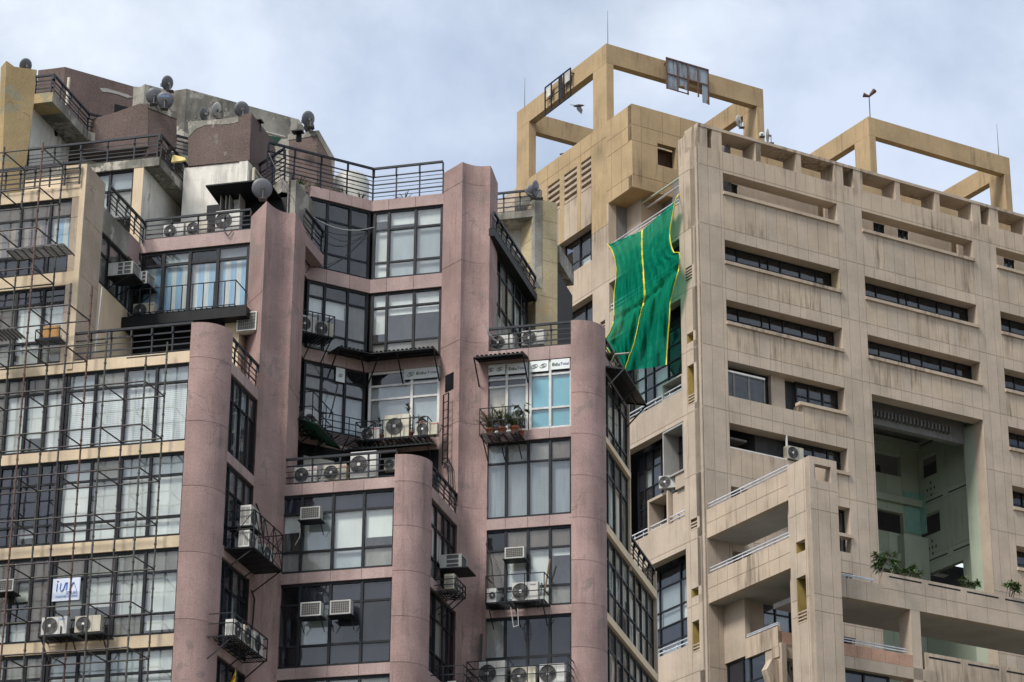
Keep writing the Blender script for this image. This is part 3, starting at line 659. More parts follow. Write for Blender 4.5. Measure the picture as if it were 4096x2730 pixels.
# ---------------------------------------------------------------- railings of the pink tower
def rl(pl, u0, u1, z, **k): return railing(PINK, pl, u0, u1, z, **k)
rl(pF1, pF1.u('A3', 535, 1000), uC, zF[0], h=1.08, v=.1, nposts=7)
rl(pF1, uL0, uP0, zA[0], h=.85, v=-.2, nposts=7)
rl(pS1, .1, uS1e, zF[0], h=.9, v=.05, nposts=5)
rl(pS0, uS0p+.05, uS0e, pS0.z('A1', 1080, 1500), h=.8, v=-.15, nposts=5)
rl(pW1, .1, uW1r-.05, zW1[0], h=.85, v=.1, nposts=5)
rl(pF2, uB+.05, uE, zG[0], h=1.0, v=.1, nposts=5)
rl(pS2, .1, uS2e, zG[0], h=.8, v=.05, nposts=6)
rl(pF3, uD+.05, uA, zH[0], h=.95, v=.1, nposts=5)
rl(pS3, .0, uK, zH[0], h=.75, v=.05, nposts=6)
rl(pS3, uK+.1, uK2, pS3.z('B5', 1512, 835), h=.8, v=.05, nposts=6)
zt = zR[0]
rl(pW2, uJ2, -.02, zt, h=1.35, v=-.05, nposts=4, bars=6)
rl(pDg, uJ1-1.9, 0, zt, h=1.35, v=-.05, nposts=5, bars=6)
cb = pDg.off(-.3); ucb = cb.u('A2', 252, 235); pbk = Pl(cb.P(ucb, 0, 0), 143)
rl(pbk, -3.6, 0, cb.z('A2', 252, 235), h=1.35, v=.05, nposts=5, bars=6)
m = MB(); m.box(cb, ucb, cb.u('A2', 432, 300), 0, .8, cb.z('A2', 252, 330), cb.z('A2', 252, 235)); m.box(pbk, -3.6, -.02, 0, .5, cb.z('A2', 252, 330), cb.z('A2', 252, 235)-.01); m.build('roof_edge_block', greyC, PINK)
m = MB(); m.box(pS1b, uSb, .25, -.12, .2, zR[2]+.4, cb.z('A2', 252, 330)); m.build('peeling_wall', greyC, PINK)
rl(pS3u, .0, uSu-.1, zU[0], h=.7, v=-.25, nposts=10)

rl(pS1b, uSb, .1, zR[2]+.45, h=.95, v=-.5, nposts=3)
m = MB(); m.box(pS1b, uSb, .1, -.55, -.1, zR[2]-.05, zR[2]+.42); m.build('side_ledge', pinkL, PINK)

pSl = Pl(pY.P(.05, .02, 0), AF); zq1, zq0 = pSl.z('B3', 590, 318), pSl.z('B3', 575, 378); ul_ = pSl.u('B3', 215, 360)
m = MB(); m.box(pSl, ul_, -.02, 0, 2.2, zq0, zq1); m.build('roof_slab', greyC, PINK)
m = MB(); m.box(pSl, ul_, -.03, 1.15, 1.4, zU[0]-1, zq0-.005); m.build('white_wall', whiteW, PINK)
m = MB(); m.box(pSl, pSl.u('B3', 440, 250), pSl.u('B3', 578, 250), .5, 1.4, zq1, pSl.off(.5).z('B3', 500, 200)); m.build('parapet_block', greyC, PINK)
rl(pSl, ul_, -.05, zq1, h=.95, v=.08, nposts=4, bars=4)
m = MB(); m.box(pY, -.06, .28, -.02, .25, zq0-3.2, zq1+.9); m.build('peeling_edge', greyC, PINK)
# ================================================================== concrete tower
CONC = thing('office_block', (18, 128, 0), 'beige rendered concrete office block with strip windows, open balconies and a deep green lined opening', 'building')
pL0 = Pl(atY('P', 1612, 700, 125), 149.8); pR0 = Pl(pL0.o, 59.8)
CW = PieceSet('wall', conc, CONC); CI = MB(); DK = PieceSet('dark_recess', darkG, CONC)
cornz = pR0.z('C1', 1432, 732)
# --- levels of the strip windows on the right face
zw = [(Z(pR0, 'C3', 980, 115, 285)), (Z(pR0, 'C3', 993, 585, 760)), (Z(pR0, 'C3', 1008, 1065, 0))]
flr = zw[0][0]-zw[1][0]; wh = zw[0][0]-zw[0][1]
zt_ = [zw[0][0]-flr*k for k in range(-1, 16)]      # tops of the window rows, index 1 = first strip row
print('floor', flr, wh)
u0w = pR0.u('C3', 980, 200); u1w = pR0.u('C3', 1880, 400)
u2w = pR0.u('C2', 803, 1300); u3w = pR0.u('C2', 1578, 1450); u4w = pR0.u('C5', 800, 60); u5w = u4w + (u3w-u2w)
bays = [(u0w, u1w), (u2w, u3w), (u4w, u5w)]
UR1 = u5w + 2.2
ztop = pR0.z('C2', 20, 420)           # parapet top below the roof openings
zslot = (pR0.z('C2', 5, 692), pR0.z('C2', 5, 560))
zbig = (pR0.z('C5', 280, 1100), pR0.z('C5', 250, 345)); ubig = (pR0.u('C5', 253, 400), pR0.u('C5', 723, 460))
holes = []
SILLS = []
for bi, (a, b) in enumerate(bays):
    holes.append((a, b, zslot[0], zslot[1])); SILLS.append((a-.05, b+.05, zslot[0]))
    for k in range(1, 14):
        t = zt_[k]; bt = t-wh
        if bi == 1 and k >= 3: continue
        if bi == 0 and k == 3: holes.append((a, b-2.75, t-wh*1.55, t)); holes.append((b-2.75, b, bt-.15, t)); SILLS.append((b-3.0, b+.05, bt-.15)); continue
        if bi == 0 and k == 4: holes.append((a, b, bt-.1, t)); SILLS.append((b-1.9, b+.05, bt-.1)); continue
        if bi == 0 and k == 5: holes.append((a, b, bt-.1, t)); SILLS.append((a-.05, b+.05, bt-.1)); continue
        holes.append((a, b, bt, t)); SILLS.append((a-.05, b+.05, bt))
holes.append((ubig[0], ubig[1], zbig[0]-12, zbig[1]))
uq = pR0.u('C5', 112, 850), pR0.u('C5', 160, 850)
holes.append((uq[0]-.9, uq[1], pR0.z('C5', 158, 1020), pR0.z('C5', 160, 830)))
su = []
for (a, b) in bays:
    n = 11; su += [a+(b-a)*i/n for i in range(n+1)]
su += [u0w-.95, u0w-.2, (u1w+u2w)/2-.35, (u1w+u2w)/2+.35, (u3w+u4w)/2-.35, (u3w+u4w)/2+.35, u5w+.8, u5w+1.5]
sz = []
for k in range(0, 14): sz += [zt_[k]+.62, zt_[k]-wh*1.0-.02 if 0 else zt_[k]+.62]
sz += [zt_[k]-wh-.9 for k in range(1, 14)] if 0 else []
def cmat(r): return concS if r[2] > zslot[0]-1.2 or (any(abs(r[3]-s[2]) < .05 for s in SILLS) and random.random() < .7) else conc
facade(CONC, pR0, 0, UR1, 0, ztop, holes, su, sz, .8, conc, wallmb=CW, matf=cmat)
for a, b, z in SILLS:
    piece('sill', concS, pR0, a, b, -.12, .3, z-.16, z+.01, CONC)
# windows of the strips
def strip(pl, a, b, t, bt, v=.72, room=True):
    L_ = b-a; cols = [a+L_*k for k in (.17, .37, .44, .55, .72, .86)]
    glaze(CONC, pl, a+.01, b-.02, bt+.0, t-.0, cols, [bt+(t-bt)*.42], ['dddddd', 'ddvddd'], v=v, fr=.06, bar=.04, g=G2)
    CI.box(pl, a, b, v+2.2, v+2.3, bt-.2, t+.1); CI.box(pl, a, b, v+.12, v+2.2, t+.01, t+.08); CI.box(pl, a, b, v+.12, v+2.2, bt-.1, bt-.01)
for bi, (a, b) in enumerate(bays):
    for k in range(1, 12):
        if (bi == 1 and k >= 3) or (bi == 0 and k in (3, 4, 5)): continue
        strip(pR0, a, b, zt_[k], zt_[k]-wh)
        if bi == 0 and k == 1: piece('reveal', yellP, pR0, b-.015, b-.004, .0, .7, zt_[1]-wh+.01, zt_[1]-.01, CONC)
# row 3 bay 0: projecting box window, pilaster, small window
a, b = bays[0]; t = zt_[3]; zb_ = t-wh*1.55
pb = pR0.off(.12); ub1 = pb.u('C3', 1298, 1400)
zz1, zz0 = pb.z('C3', 1060, 1165), pb.z('C3', 1060, 1375)
m = MB(); m.box(pb, a+.02, ub1, -.02, .6, zz0-.12, zz0); m.box(pb, a+.02, ub1, -.02, .6, zz1, zz1+.1); m.build('bay_window_frame', acW, CONC)
glaze(CONC, pb, a+.05, ub1, zz0, zz1, [a+.05+(ub1-a)*.16, a+(ub1-a)*.58], [], ['ddd'], v=.0, fr=.06, mat=acG, g=G2)
m = MB(); m.box(pb, ub1-.04, ub1, .09, .6, zz0, zz1); m.build('bay_window_side', frameM, CONC)
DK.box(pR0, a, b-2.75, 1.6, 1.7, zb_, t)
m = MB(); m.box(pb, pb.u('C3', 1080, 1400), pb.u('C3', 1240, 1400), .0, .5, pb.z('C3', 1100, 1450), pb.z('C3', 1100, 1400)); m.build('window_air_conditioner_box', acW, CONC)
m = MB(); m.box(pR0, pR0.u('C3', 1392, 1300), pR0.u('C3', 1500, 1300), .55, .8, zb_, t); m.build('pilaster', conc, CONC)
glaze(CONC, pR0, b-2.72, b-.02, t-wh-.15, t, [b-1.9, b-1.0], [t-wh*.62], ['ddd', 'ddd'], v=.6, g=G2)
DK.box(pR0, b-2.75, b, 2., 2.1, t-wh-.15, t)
# row 4: open slot with an air conditioner, window on the right
t = zt_[4]; mm_ = pR0.u('C4', 1015, 200)
glaze(CONC, pR0, mm_+.5, b-.02, t-wh-.1, t, [mm_+1.3, mm_+2.1, mm_+3.0], [t-wh*.5], ['dddd', 'dmdd'], v=.6, g=G2)
m = MB(); m.box(pR0, mm_-.04, mm_+.03, .0, .08, t-wh-.1, t); m.box(pR0, a, mm_, .0, .05, t-wh-.1, t-wh-.04); m.build('slot_frame', alum, CONC)
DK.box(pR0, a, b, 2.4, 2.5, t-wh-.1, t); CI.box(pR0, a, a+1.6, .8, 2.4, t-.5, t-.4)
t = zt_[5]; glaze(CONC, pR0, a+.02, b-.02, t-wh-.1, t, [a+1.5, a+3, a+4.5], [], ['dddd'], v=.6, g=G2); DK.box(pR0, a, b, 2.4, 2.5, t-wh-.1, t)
uu = uq[0]-.9; glaze(CONC, pR0, uu, uq[1], pR0.z('C5', 158, 1020), pR0.z('C5', 160, 830), [uq[1]-.35], [pR0.z('C5', 158, 920)], ['dd', 'mm'], v=.5, g=G1); DK.box(pR0, uu, uq[1], 1.9, 2., pR0.z('C5', 158, 1020), pR0.z('C5', 160, 830))
# top slots: open loggia with an inner wall and small windows
for bi, (a, b) in enumerate(bays):
    m = MB(); pin = pR0.off(2.6)
    hs = []
    L_ = b-a
    wn_ = [(.0, .13), (.36, .49), (.86, .93)] if bi == 0 else [(.36, .49), (.62, .75)]
    if bi == 0: wn_ = [(a+.02-a, .75), (2.05, 2.85)]
    else: wn_ = [(2.9, 3.7), (4.6, 5.35)]
    q = [(a+x0, a+x1, zslot[0]+.95, zslot[0]+2.2) for x0, x1 in wn_]
    for r in subtract((a-.4, b+.8, zslot[0]-.6, ztop+1.5), q): m.box(pR0, r[0], r[1], 2.7, 2.9, r[2], r[3])
    m.build('loggia_wall', conc, CONC)
    for r in q: glaze(CONC, pR0, r[0], r[1], r[2], r[3], [(r[0]+r[1])/2], [], ['vv'], v=2.75, g=G2)
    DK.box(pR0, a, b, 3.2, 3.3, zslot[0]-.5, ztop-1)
# roof pergola: thin deep slab on fin walls
zp1 = pR0.z('C2', 20, 268); zp0 = zp1-.16
m = MB(); m.box(pR0, -.0, UR1, -.02, 1.25, zp0, zp1); m.build('pergola_slab', concS, CONC)
fin = []
for t_, x in (('C1', 1432), ('C1', 1600), ('C1', 1900), ('C2', 60), ('C2', 340), ('C2', 615), ('C2', 748), ('C2', 1020), ('C2', 1290), ('C2', 1555), ('C2', 1675), ('C2', 1900)):
    y = 800 if t_ == 'C1' else 450
    fin.append(pR0.u(t_, x, y))
for i, u in enumerate(fin):
    w = .3 if i in (0, 1, 5, 6, 9, 10) else .16
    piece('fin_wall', concS, pR0, max(0.0, u-w), u+w if i else w*2, .01, 1.2, ztop, zp0, CONC)
m = MB(); m.box(pR0, -.04, UR1, -.06, .5, ztop-.03, ztop+.05) if 0 else None
m.box(pR0, 1.2, UR1, 2.95, 3.1, ztop-.6, zp0+1.05); m.build('roof_upstand', concO, CONC)
# --- left face
uQ = pL0.u('C4', 1150, 500); pQ = Pl(pL0.P(uQ, 0, 0), 59.8); zQ = pL0.z('C4', 1130, 256)
uBox = pL0.u('C1', 975, 900); uN1 = pL0.u('C1', 1318, 1100); uPost = pL0.u('C1', 783, 600); uPostL = pL0.u('C1', 670, 600)
uFL = pL0.u('C1', 118, 900); uNL = pL0.u('C3', 72, 600); uNR = pL0.u('C3', 632, 600)
zbox1 = pL0.z('C1', 975, 578); zbox0 = pL0.z('C1', 980, 1192)
zpar = pL0.z('C1', 672, 800)     # top of the wall below the ring frame
zrail = pL0.z('B3', 1560, 512)   # balcony floor level
hl = []
def hL(t_, x0, y0, x1, y1, x2=None, y2=None):
    """hole from the top right corner (x1,y1) and a lower left point"""
    return (pL0.u(t_, x0, y0), pL0.u(t_, x1, y1), pL0.z(t_, x0, y0), pL0.z(t_, x1, y1))
hl.append((uNL, uN1, zrail, zbox0))                                   # top balcony
g2 = (uNL, uNR, pL0.z('C3', 625, 345), pL0.z('C3', 625, 105)); hl.append(g2)
g3 = (uNL, uNR, pL0.z('C3', 645, 1300), pL0.z('C3', 635, 575)); hl.append(g3)
g4 = (pL0.u('C4', 60, 400), pL0.u('C4', 414, 200), pL0.z('C4', 425, 605), pL0.z('C4', 410, 50)); hl.append(g4)
g5 = (pL0.u('C4', 60, 1000), pL0.u('C4', 430, 1000), pL0.z('C4', 443, 1350), pL0.z('C4', 430, 790)); hl.append(g5)
hB1 = (pL0.u('B3', 858, 800), pL0.u('B3', 1158, 600), pL0.z('B3', 1160, 760), pL0.z('B3', 1155, 430)); hl.append(hB1)
hB2 = (pL0.u('B3', 858, 1200), pL0.u('B3', 1166, 1200), pL0.z('B3', 1166, 1330), pL0.z('B3', 1166, 1065)); hl.append(hB2)
hB3 = (hB2[0], hB2[1], hB2[2]-2.9-1.2, hB2[2]-1.2); hl.append(hB3)
LV = []
for x0, x1 in ((352, 440), (472, 567), (597, 672)):
    ua, ub_ = pL0.u('C1', x0, 1150), pL0.u('C1', x1, 1100)
    LV.append((ua, ub_, pL0.z('C1', 672, 1195), pL0.z('C1', 672, 966)))
hl += LV
for c in (((455, 690), (505, 600)), ((460, 1078), (515, 1003)), ((465, 1400), (518, 1195))):
    hl.append((pL0.u('C4', *c[0]), pL0.u('C4', *c[1]), pL0.z('C4', *c[0]), pL0.z('C4', *c[1])))
for c in (((672, 460), (735, 303)), ((682, 935), (748, 822)), ((690, 1425), (755, 1072))):
    hl.append((pL0.u('C3', *c[0]), pL0.u('C3', *c[1]), pL0.z('C3', *c[0]), pL0.z('C3', *c[1])))
hl.append((pL0.u('C3', 3, 870), pL0.u('C3', 40, 742), pL0.z('C3', 5, 870), pL0.z('C3', 40, 742)))
slotL = pL0.u('C1', 1305, 900)
suL = [uFL+1.2*i for i in range(0, 30)]; suL = [s for s in suL if s < uPostL] + [uPostL, uPost, uNL, uNL+1.3, uNL+2.6, uNR, uNR+.45, uNR+1.6, -.35]
szL = sz + [zpar-.9]
cml = lambda r: concO if r[3] > zpar-3.3 and r[1] < uPost+1 else (concS if r[3] > zpar-9 else conc)
facade(CONC, pL0, uFL, uPost, 0, zpar, hl, suL, szL, .5, conc, wallmb=CW, matf=cml)
facade(CONC, pL0, uFL-9, uFL-.01, 0, pL0.z('C1', 108, 1213), [], [uFL-1.3*i for i in range(1, 7)], szL, .5, conc, wallmb=CW, matf=lambda r: conc)
CWo = PieceSet('wall', concO, CONC)
facade(CONC, pL0, uPost, uBox-.03, zbox0, zbox1, [], [uPost+.5, uPost+1.5], [zbox1-1.25, zbox1-2.2, zbox0+.75], .4, concO, wallmb=CWo, matf=lambda r: concO)
facade(CONC, pL0, uPost, uN1, 0, zbox0-.001, hl, suL, szL, .5, conc, wallmb=CW, matf=cml)
facade(CONC, pL0, uN1, -.03, 0, cornz-.12, hl, suL, szL, .5, conc, wallmb=CW, matf=cml)
# box over the balcony: right return, roof and soffit
pBx = Pl(pL0.P(uBox, 0, 0), 59.8)
hx = [(pBx.u('C1', 1162, 900), pBx.u('C1', 1300, 950), pBx.z('C1', 1165, 1032), pBx.z('C1', 1163, 872))]
facade(CONC, pBx, 0, 5.5, zbox0, zbox1, hx, [.6, 2.0, 3.2], [zbox1-1.25, zbox1-2.2, zbox0+.75], .4, concO, wallmb=CWo, matf=lambda r: concO)
CWo.box(pL0, uPost, uBox-.02, .02, 5, zbox0-.02, zbox0+.2); CWo.box(pL0, uPost, uBox-.05, .45, 5, zbox1-.3, zbox1-.1)
CWo.build('wall', concO, CONC)
m = MB(); m.box(pBx, hx[0][0]-.2, hx[0][1]+.5, .9, 1., hx[0][2]-.3, hx[0][3]+.2); m.build('rusty_sheet_backing', rustM, CONC)
# balcony interior, floors and walls of the notch
DKc = PieceSet('wall', greenW, CONC)
for h_ in (hl[0], g2): CI.box(pL0, h_[0]-2.5, h_[1]+.8, 2.6, 2.8, h_[2]-.5, h_[3]+1); CI.box(pL0, h_[0]-.12, h_[0]-.02, .4, 2.6, h_[2]-.5, h_[3]+1)
CI.box(pL0, uNL-.2, uNR, .5, 2.6, g2[2]-.25, g2[2]-.02); CI.box(pL0, uNL-.2, uNR, .5, 2.6, zrail-.3, zrail-.02)
m = MB(); m.box(pL0, uNL-.1, uNL+1.4, 1.2, 2.6, zrail, zbox0+.5); m.box(pL0, uNL+1.5, uN1, 2.3, 2.5, zrail, zbox0-.9); m.build('balcony_wall', conc, CONC)
def gl(h_, cols, rows, codes, v=.45, room=2.2):
    L_ = h_[1]-h_[0]; H = h_[3]-h_[2]
    glaze(CONC, pL0, h_[0]+.01, h_[1]-.01, h_[2], h_[3], [h_[0]+L_*c for c in cols], [h_[3]-H*r for r in rows], codes, v=v, g=None, bar=.07)
    CI.box(pL0, h_[0], h_[1], v+room, v+room+.1, h_[2], h_[3]); CI.box(pL0, h_[0], h_[1], v+.12, v+room, h_[3]-.08, h_[3]-.01)
gl(hB1, (.45, .78), (.62,), ['ddd', 'dbd']); gl(hB2, (.6,), (.8,), ['dd']); gl(hB3, (.6,), (.8,), ['dd'])
gl(g3, (.13, .3, .42, .62, .8), (.16, .33, .5, .66, .83), ['dvddvd', 'ddvddd', 'vDddvd', 'dDdDdd', 'dhdDdd', 'dDdDdd'], v=.9, room=.3)
gl(g4, (.12, .25, .4, .52, .62), (.2, .4, .6, .8), ['vvdDdd', 'vDvDdd', 'ddvvdd', 'ddvvdd'], v=.9, room=.3)
gl(g5, (.35, .68, .85), (.2, .45, .62, .8), ['vvvv', 'DDDD', 'DDbD', 'vvvv', 'DDDD'], v=.9, room=.3)  # grey blinds here stand in for sky reflected in the panes
def parapetL(h_, low, t0, x0=None):
    pass
for ua, ub_, z0, z1 in LV:
    n = 5
    for i in range(n): piece('louvre', concS, pL0, ua, ub_, .02, .3, z0+(z1-z0)*(i+.18)/n, z0+(z1-z0)*(i+.6)/n, CONC)
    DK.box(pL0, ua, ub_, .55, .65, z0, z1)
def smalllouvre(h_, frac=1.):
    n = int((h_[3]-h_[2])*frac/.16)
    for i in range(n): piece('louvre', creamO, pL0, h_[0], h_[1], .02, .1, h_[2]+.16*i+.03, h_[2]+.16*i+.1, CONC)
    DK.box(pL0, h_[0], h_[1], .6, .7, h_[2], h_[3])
nn = len(LV)
rest = hl[8+nn:]
smalllouvre(rest[0]); smalllouvre(rest[3]); smalllouvre(rest[6])
for h_, f in ((rest[1], 0), (rest[2], .35), (rest[4], 0), (rest[5], .32)):
    m = MB(); m.box(pL0, h_[0], h_[0]+.02, .03, .7, h_[2], h_[3]); m.box(pL0, h_[0], h_[1], .7, .72, h_[2], h_[3]); m.build('mustard_reveal', yelP2, CONC)
    piece('downpipe', railW, pL0, h_[1]-.28, h_[1]-.18, .45, .55, h_[2], h_[3], CONC)
    if f: smalllouvre((h_[0], h_[1], h_[2], h_[2]+(h_[3]-h_[2])*f))
# niches on the left face
def niche(pl, u0, u1, z0, z1, d, t=.16, v0=0.02, mat=conc, back=True):
    m = MB(); m.box(pl, u0, u0+t, v0, d, z0, z1); m.box(pl, u1-t, u1, v0+.001, d, z0, z1); m.box(pl, u0+t, u1-t, v0, d, z1-t, z1); m.box(pl, u0+t, u1-t, v0, d, z0, z0+t)
    if back: m.box(pl, u0+t, u1-t, d-.1, d, z0+t, z1-t)
    m.build('balcony_niche', mat, CONC)
niche(pL0, pL0.u('C3', 480, 1250), g3[1]-.02, g3[2]+.02, pL0.z('C3', 645, 1162), 1.6, t=.08, mat=soff)
niche(pL0, pL0.u('C4', 290, 250), g4[1]-.02, pL0.z('C4', 414, 335), g4[3]-.02, 1.6, t=.1, mat=soff)
niche(pL0, pL0.u('C4', 202, 600), pL0.u('C4', 322, 600), g4[2]+.02, pL0.z('C4', 322, 452), 1.6, t=.14)
m = MB(); m.box(pL0, pL0.u('C4', 326, 500), g4[1]-.02, .25, .4, g4[2]+.02, pL0.z('C4', 414, 425)); m.box(pL0, pL0.u('C4', 355, 400), g4[1], .1, .3, pL0.z('C4', 414, 420), pL0.z('C4', 414, 335)); m.build('balcony_wall', conc, CONC)
# pale railings
def wrail(pl, u0, u1, z, h=.35, v=.1, n=6, mat=railW, name='railing'):
    m = MB(); m.box(pl, u0, u1, v, v+.05, z+h-.05, z+h); r = m.build(name, mat, CONC)
    for i in range(n):
        u = u0+(u1-u0-.06)*i/(n-1); piece('post', mat, pl, u, u+.06, v+.055, v+.1, z, z+h-.01, r)
    piece('rail', mat, pl, u0, u1, v+.005, v+.045, z+h*.42, z+h*.42+.05, r)
for k, x in enumerate((1388, 1408, 1432)):
    MB().bar(pL0.off(1.0).hit('B3', x, 560), pL0.off(1.0).hit('B3', x+2, 190), .09, sides=8).build('riser_pipe', greenW, CONC)
for k in range(2): MB().bar(pL0.P(uNL+1.2, 1.3+.3*k, zbox0-.25-.2*k), pL0.P(uN1, 1.3+.3*k, zbox0-.25-.2*k), .12, sides=8).build('ceiling_pipe', (greenW, railW)[k], CONC)
wrail(pL0, uNL, uN1, zrail, h=.4, n=6); wrail(pL0, uNL, uNR, g2[2], h=.5); wrail(pL0, uNL, uNR, g3[2], h=.45); wrail(pL0, g4[0], g4[1], g4[2], h=.45, n=8); wrail(pL0, g5[0], g5[1], g5[2], h=.45, n=6)
# --- bridge beams to the outer pier Q
za = [pL0.z('D4', 225, 340), pL0.z('D4', 220, 545), pL0.z('D4', 232, 800), pL0.z('D4', 228, 1012)]
uQ0 = pL0.u('D4', 808, 300)
for k, (t, b) in enumerate(((za[0], za[1]), (za[2], za[3]))):
    facade(CONC, pL0, 0.03, uQ0-.004, b, t, [], [uQ0*i/8 for i in range(1, 8)], [b+.75], .35, concS, wallmb=CW, matf=lambda r: concS)
    wrail(pL0, .05, uQ0-.05, t, h=.36, n=6)
    CI2 = MB(); CI2.box(pL0, 0.04, uQ0-.01, .35, 2.3 if k == 0 else 3.2, b+.0, b+.25); CI2.build('balcony_slab', soff, CONC)
# recess behind the beams
hq = [(pL0.u('D4', 862, 630), pL0.u('D4', 928, 600), pL0.z('D4', 928, 625), pL0.z('D4', 925, 545)), (pL0.u('D4', 870, 1000), pL0.u('D4', 938, 1000), pL0.z('D4', 945, 1130), pL0.z('D4', 937, 797))]
facade(CONC, pL0, uQ0, uQ-.03, 0, zQ, hq, [uQ0+.55, uQ0+1.25, uQ-.25], [zQ-1.55, zQ-2.6, zQ-6.7, zQ-7.5, zQ-11.5, zQ-12.6], .35, conc, wallmb=CW, matf=lambda r: conc)
for h_, f in ((hq[0], 0), (hq[1], .35)):
    m = MB(); m.box(pL0, h_[0], h_[0]+.02, .03, .7, h_[2], h_[3]); m.box(pL0, h_[0], h_[1], .7, .72, h_[2], h_[3]); m.build('mustard_reveal', yelP2, CONC)
    if f: smalllouvre((h_[0], h_[1], h_[2], h_[2]+(h_[3]-h_[2])*f))
uQr = pQ.u('C4', 1325, 900)
hqt = [(pQ.u('C4', 1170, 330), pQ.u('C4', 1268, 330), pQ.z('C4', 1172, 388), pQ.z('C4', 1170, 298))]
facade(CONC, pQ, 0, uQr, 0, zQ-.001, hqt, [.4, 1.1], [zQ-1.55, zQ-2.6, zQ-6.7, zQ-7.5, zQ-11.5, zQ-12.6], .35, conc, wallmb=CW, matf=lambda r: conc)
CW.box(pQ, .36, uQr, 2.0, 2.3, 0, hqt[0][2]-.05); CW.box(pQ, uQr-.3, uQr-.001, .35, 2.0, 0, zQ)
CW.box(pL0, uQ0, uQ0+.3, .35, 1.6, 0, zQ-.02)
# stair volume under the lower beam
pM = Pl(pR0.hit('D4', 350, 1200), 149.8)
um1, um2, um3 = pM.u('D4', 500, 1200), pM.u('D4', 735, 1200), pM.u('D4', 640, 1400)
zm1, zm0, zmt = pM.z('D4', 735, 1165), pM.z('D4', 735, 1310), pM.z('D4', 350, 1440)
m = MB(); m.box(pM, 0, um1, 0, .3, zmt, za[3]+.2); m.box(pM, um3, um2+.2, .02, .3, 0, zmt-.02); m.build('stair_wall', conc, CONC)
m = MB(); m.box(pM, um1+.002, um2, -.03, .2, zm0, zm1); m.box(pM, um1, um2, .2, 3, zm0, zm0+.15); m.build('balcony_parapet', concS, CONC)
pM2 = Pl(pM.P(um1-.3, .3, 0), 59.8); uw0, uw1 = pM2.u('D4', 630, 1050), pM2.u('D4', 836, 1050)
m = MB(); m.box(pM2, 0, uw0, 0, .3, zm0, za[3]+.2); m.box(pM2, uw1, uw1+2, 0, .3, zm0, za[3]+.2); m.build('stair_wall', conc, CONC)
glaze(CONC, pM2, uw0, uw1, zm0, pM2.z('D4', 630, 960), [pM2.u('D4', 722, 1050)], [pM2.z('D4', 722, 1080)], ['vv', 'DD'], v=.1, g=G1)
CI.box(pM2, uw0, uw1, 1.2, 1.3, zm0, za[3]+.2); m = MB(); m.box(pM2, uw0, uw1, .05, .3, pM2.z('D4', 630, 960), za[3]+.2); m.build('lintel', conc, CONC)
glaze(CONC, pM, .05, um3-.02, zmt-5, zmt, [um3*.42, um3*.6], [zmt-1.3, zmt-2.6], ['vvd', 'dDd', 'vdd'], v=.08, g=G2)
CI.box(pM, 0, um3, 1.4, 1.5, zmt-5, zmt)
wrail(pM, um1+.1, um2, zm1-.02, h=.22, n=3, v=.0)
pM3 = Pl(pM.P(um2, 0, 0), 59.8)
m = MB(); m.box(pM3, .0, pM3.u('D4', 845, 1300), .0, .2, pM3.z('D4', 740, 1310), pM3.z('D4', 740, 1200)); m.build('terracotta_parapet', orangeR, CONC)
m = MB(); m.box(pM3, -.05, pM3.u('D4', 848, 1350), -.06, .5, pM3.z('D4', 735, 1385), pM3.z('D4', 740, 1312)); m.build('stair_slab', concS, CONC)
m = MB(); m.poly(pM3, [pM3.uz('D4', *q) for q in ((660, 1470), (700, 1395), (770, 1420), (800, 1470), (835, 1568), (700, 1640), (690, 1568))], .05, .5); m.build('curved_bracket', concS, CONC)
# --- lower front terrace to the right of Q (plane T)
pT = Pl(pQ.P(uQr-.2, .9, 0), 59.8)
zT = (pT.z('D5', 620, 605), pT.z('D5', 640, 375)); uTs = pT.u('D5', 632, 500)
uTe = pT.u('C5', 896, 1300)+8
zTb = pT.z('D5', 1035, 800); zT2 = pT.z('D5', 1085, 1345), pT.z('D5', 1065, 1240); uc0, uc1 = pT.u('D5', 935, 1000), pT.u('D5', 1035, 1000)
zpl = pT.z('D5', 190, 430)
facade(CONC, pT, 0.0, uTs, zTb, zpl, [], [uTs*.35, uTs*.7], [zTb+.9], .35, conc, wallmb=CW, matf=lambda r: conc)
facade(CONC, pT, uTs, uTe, zTb, zT[1], [], [uTs+1.25*i for i in range(1, 20)], [zTb+.8], .35, conc, wallmb=CW, matf=lambda r: conc)
for i in range(8):
    piece('slot', blackM, pT, uTs+.35+2.35*i, uTs+2.3+2.35*i, -.004, .05, zT[1]-.22, zT[1]-.14, CONC)
m = MB(); m.box(pT, 0, uTe, .35, 4.2, zTb+.3, zTb+.55); m.build('terrace_slab', soff, CONC)
m = MB(); m.box(pT, uc0, uc1, .0, .9, 0, zTb-.01); m.build('column', orangeR if 0 else conc, CONC)
zr0 = pT.z('D5', 215, 1145); zr1 = pT.z('D5', 215, 1275)
facade(CONC, pT, 0., uc0, zr1, zr0, [], [uc0*i/6 for i in range(1, 6)], [], .3, orangeR, wallmb=CW, matf=lambda r: orangeR)
facade(CONC, pT, 0., uc1+.9, pT.z('D5', 215, 1405), zr1-.01, [], [uc0*.3, uc0*.8], [], .6, conc, wallmb=CW, matf=lambda r: conc)
facade(CONC, pT, uc1+.2, uTe, zT2[1]-6, zT2[1], [], [uc1+1.2*i for i in range(1, 20)], [zT2[1]-1.9], .3, concS, wallmb=CW, matf=lambda r: concS)
for i in range(7): piece('slot', blackM, pT, uc1+.4+2.35*i, uc1+2.3+2.35*i, -.004, .05, zT2[1]-.26, zT2[1]-.17, CONC)
wrail(pT, 0.0, uTs-.6, zpl, h=.2, n=3, v=-.0); wrail(pT, 0., uc0-.3, zr0-.0, h=.3, n=4)
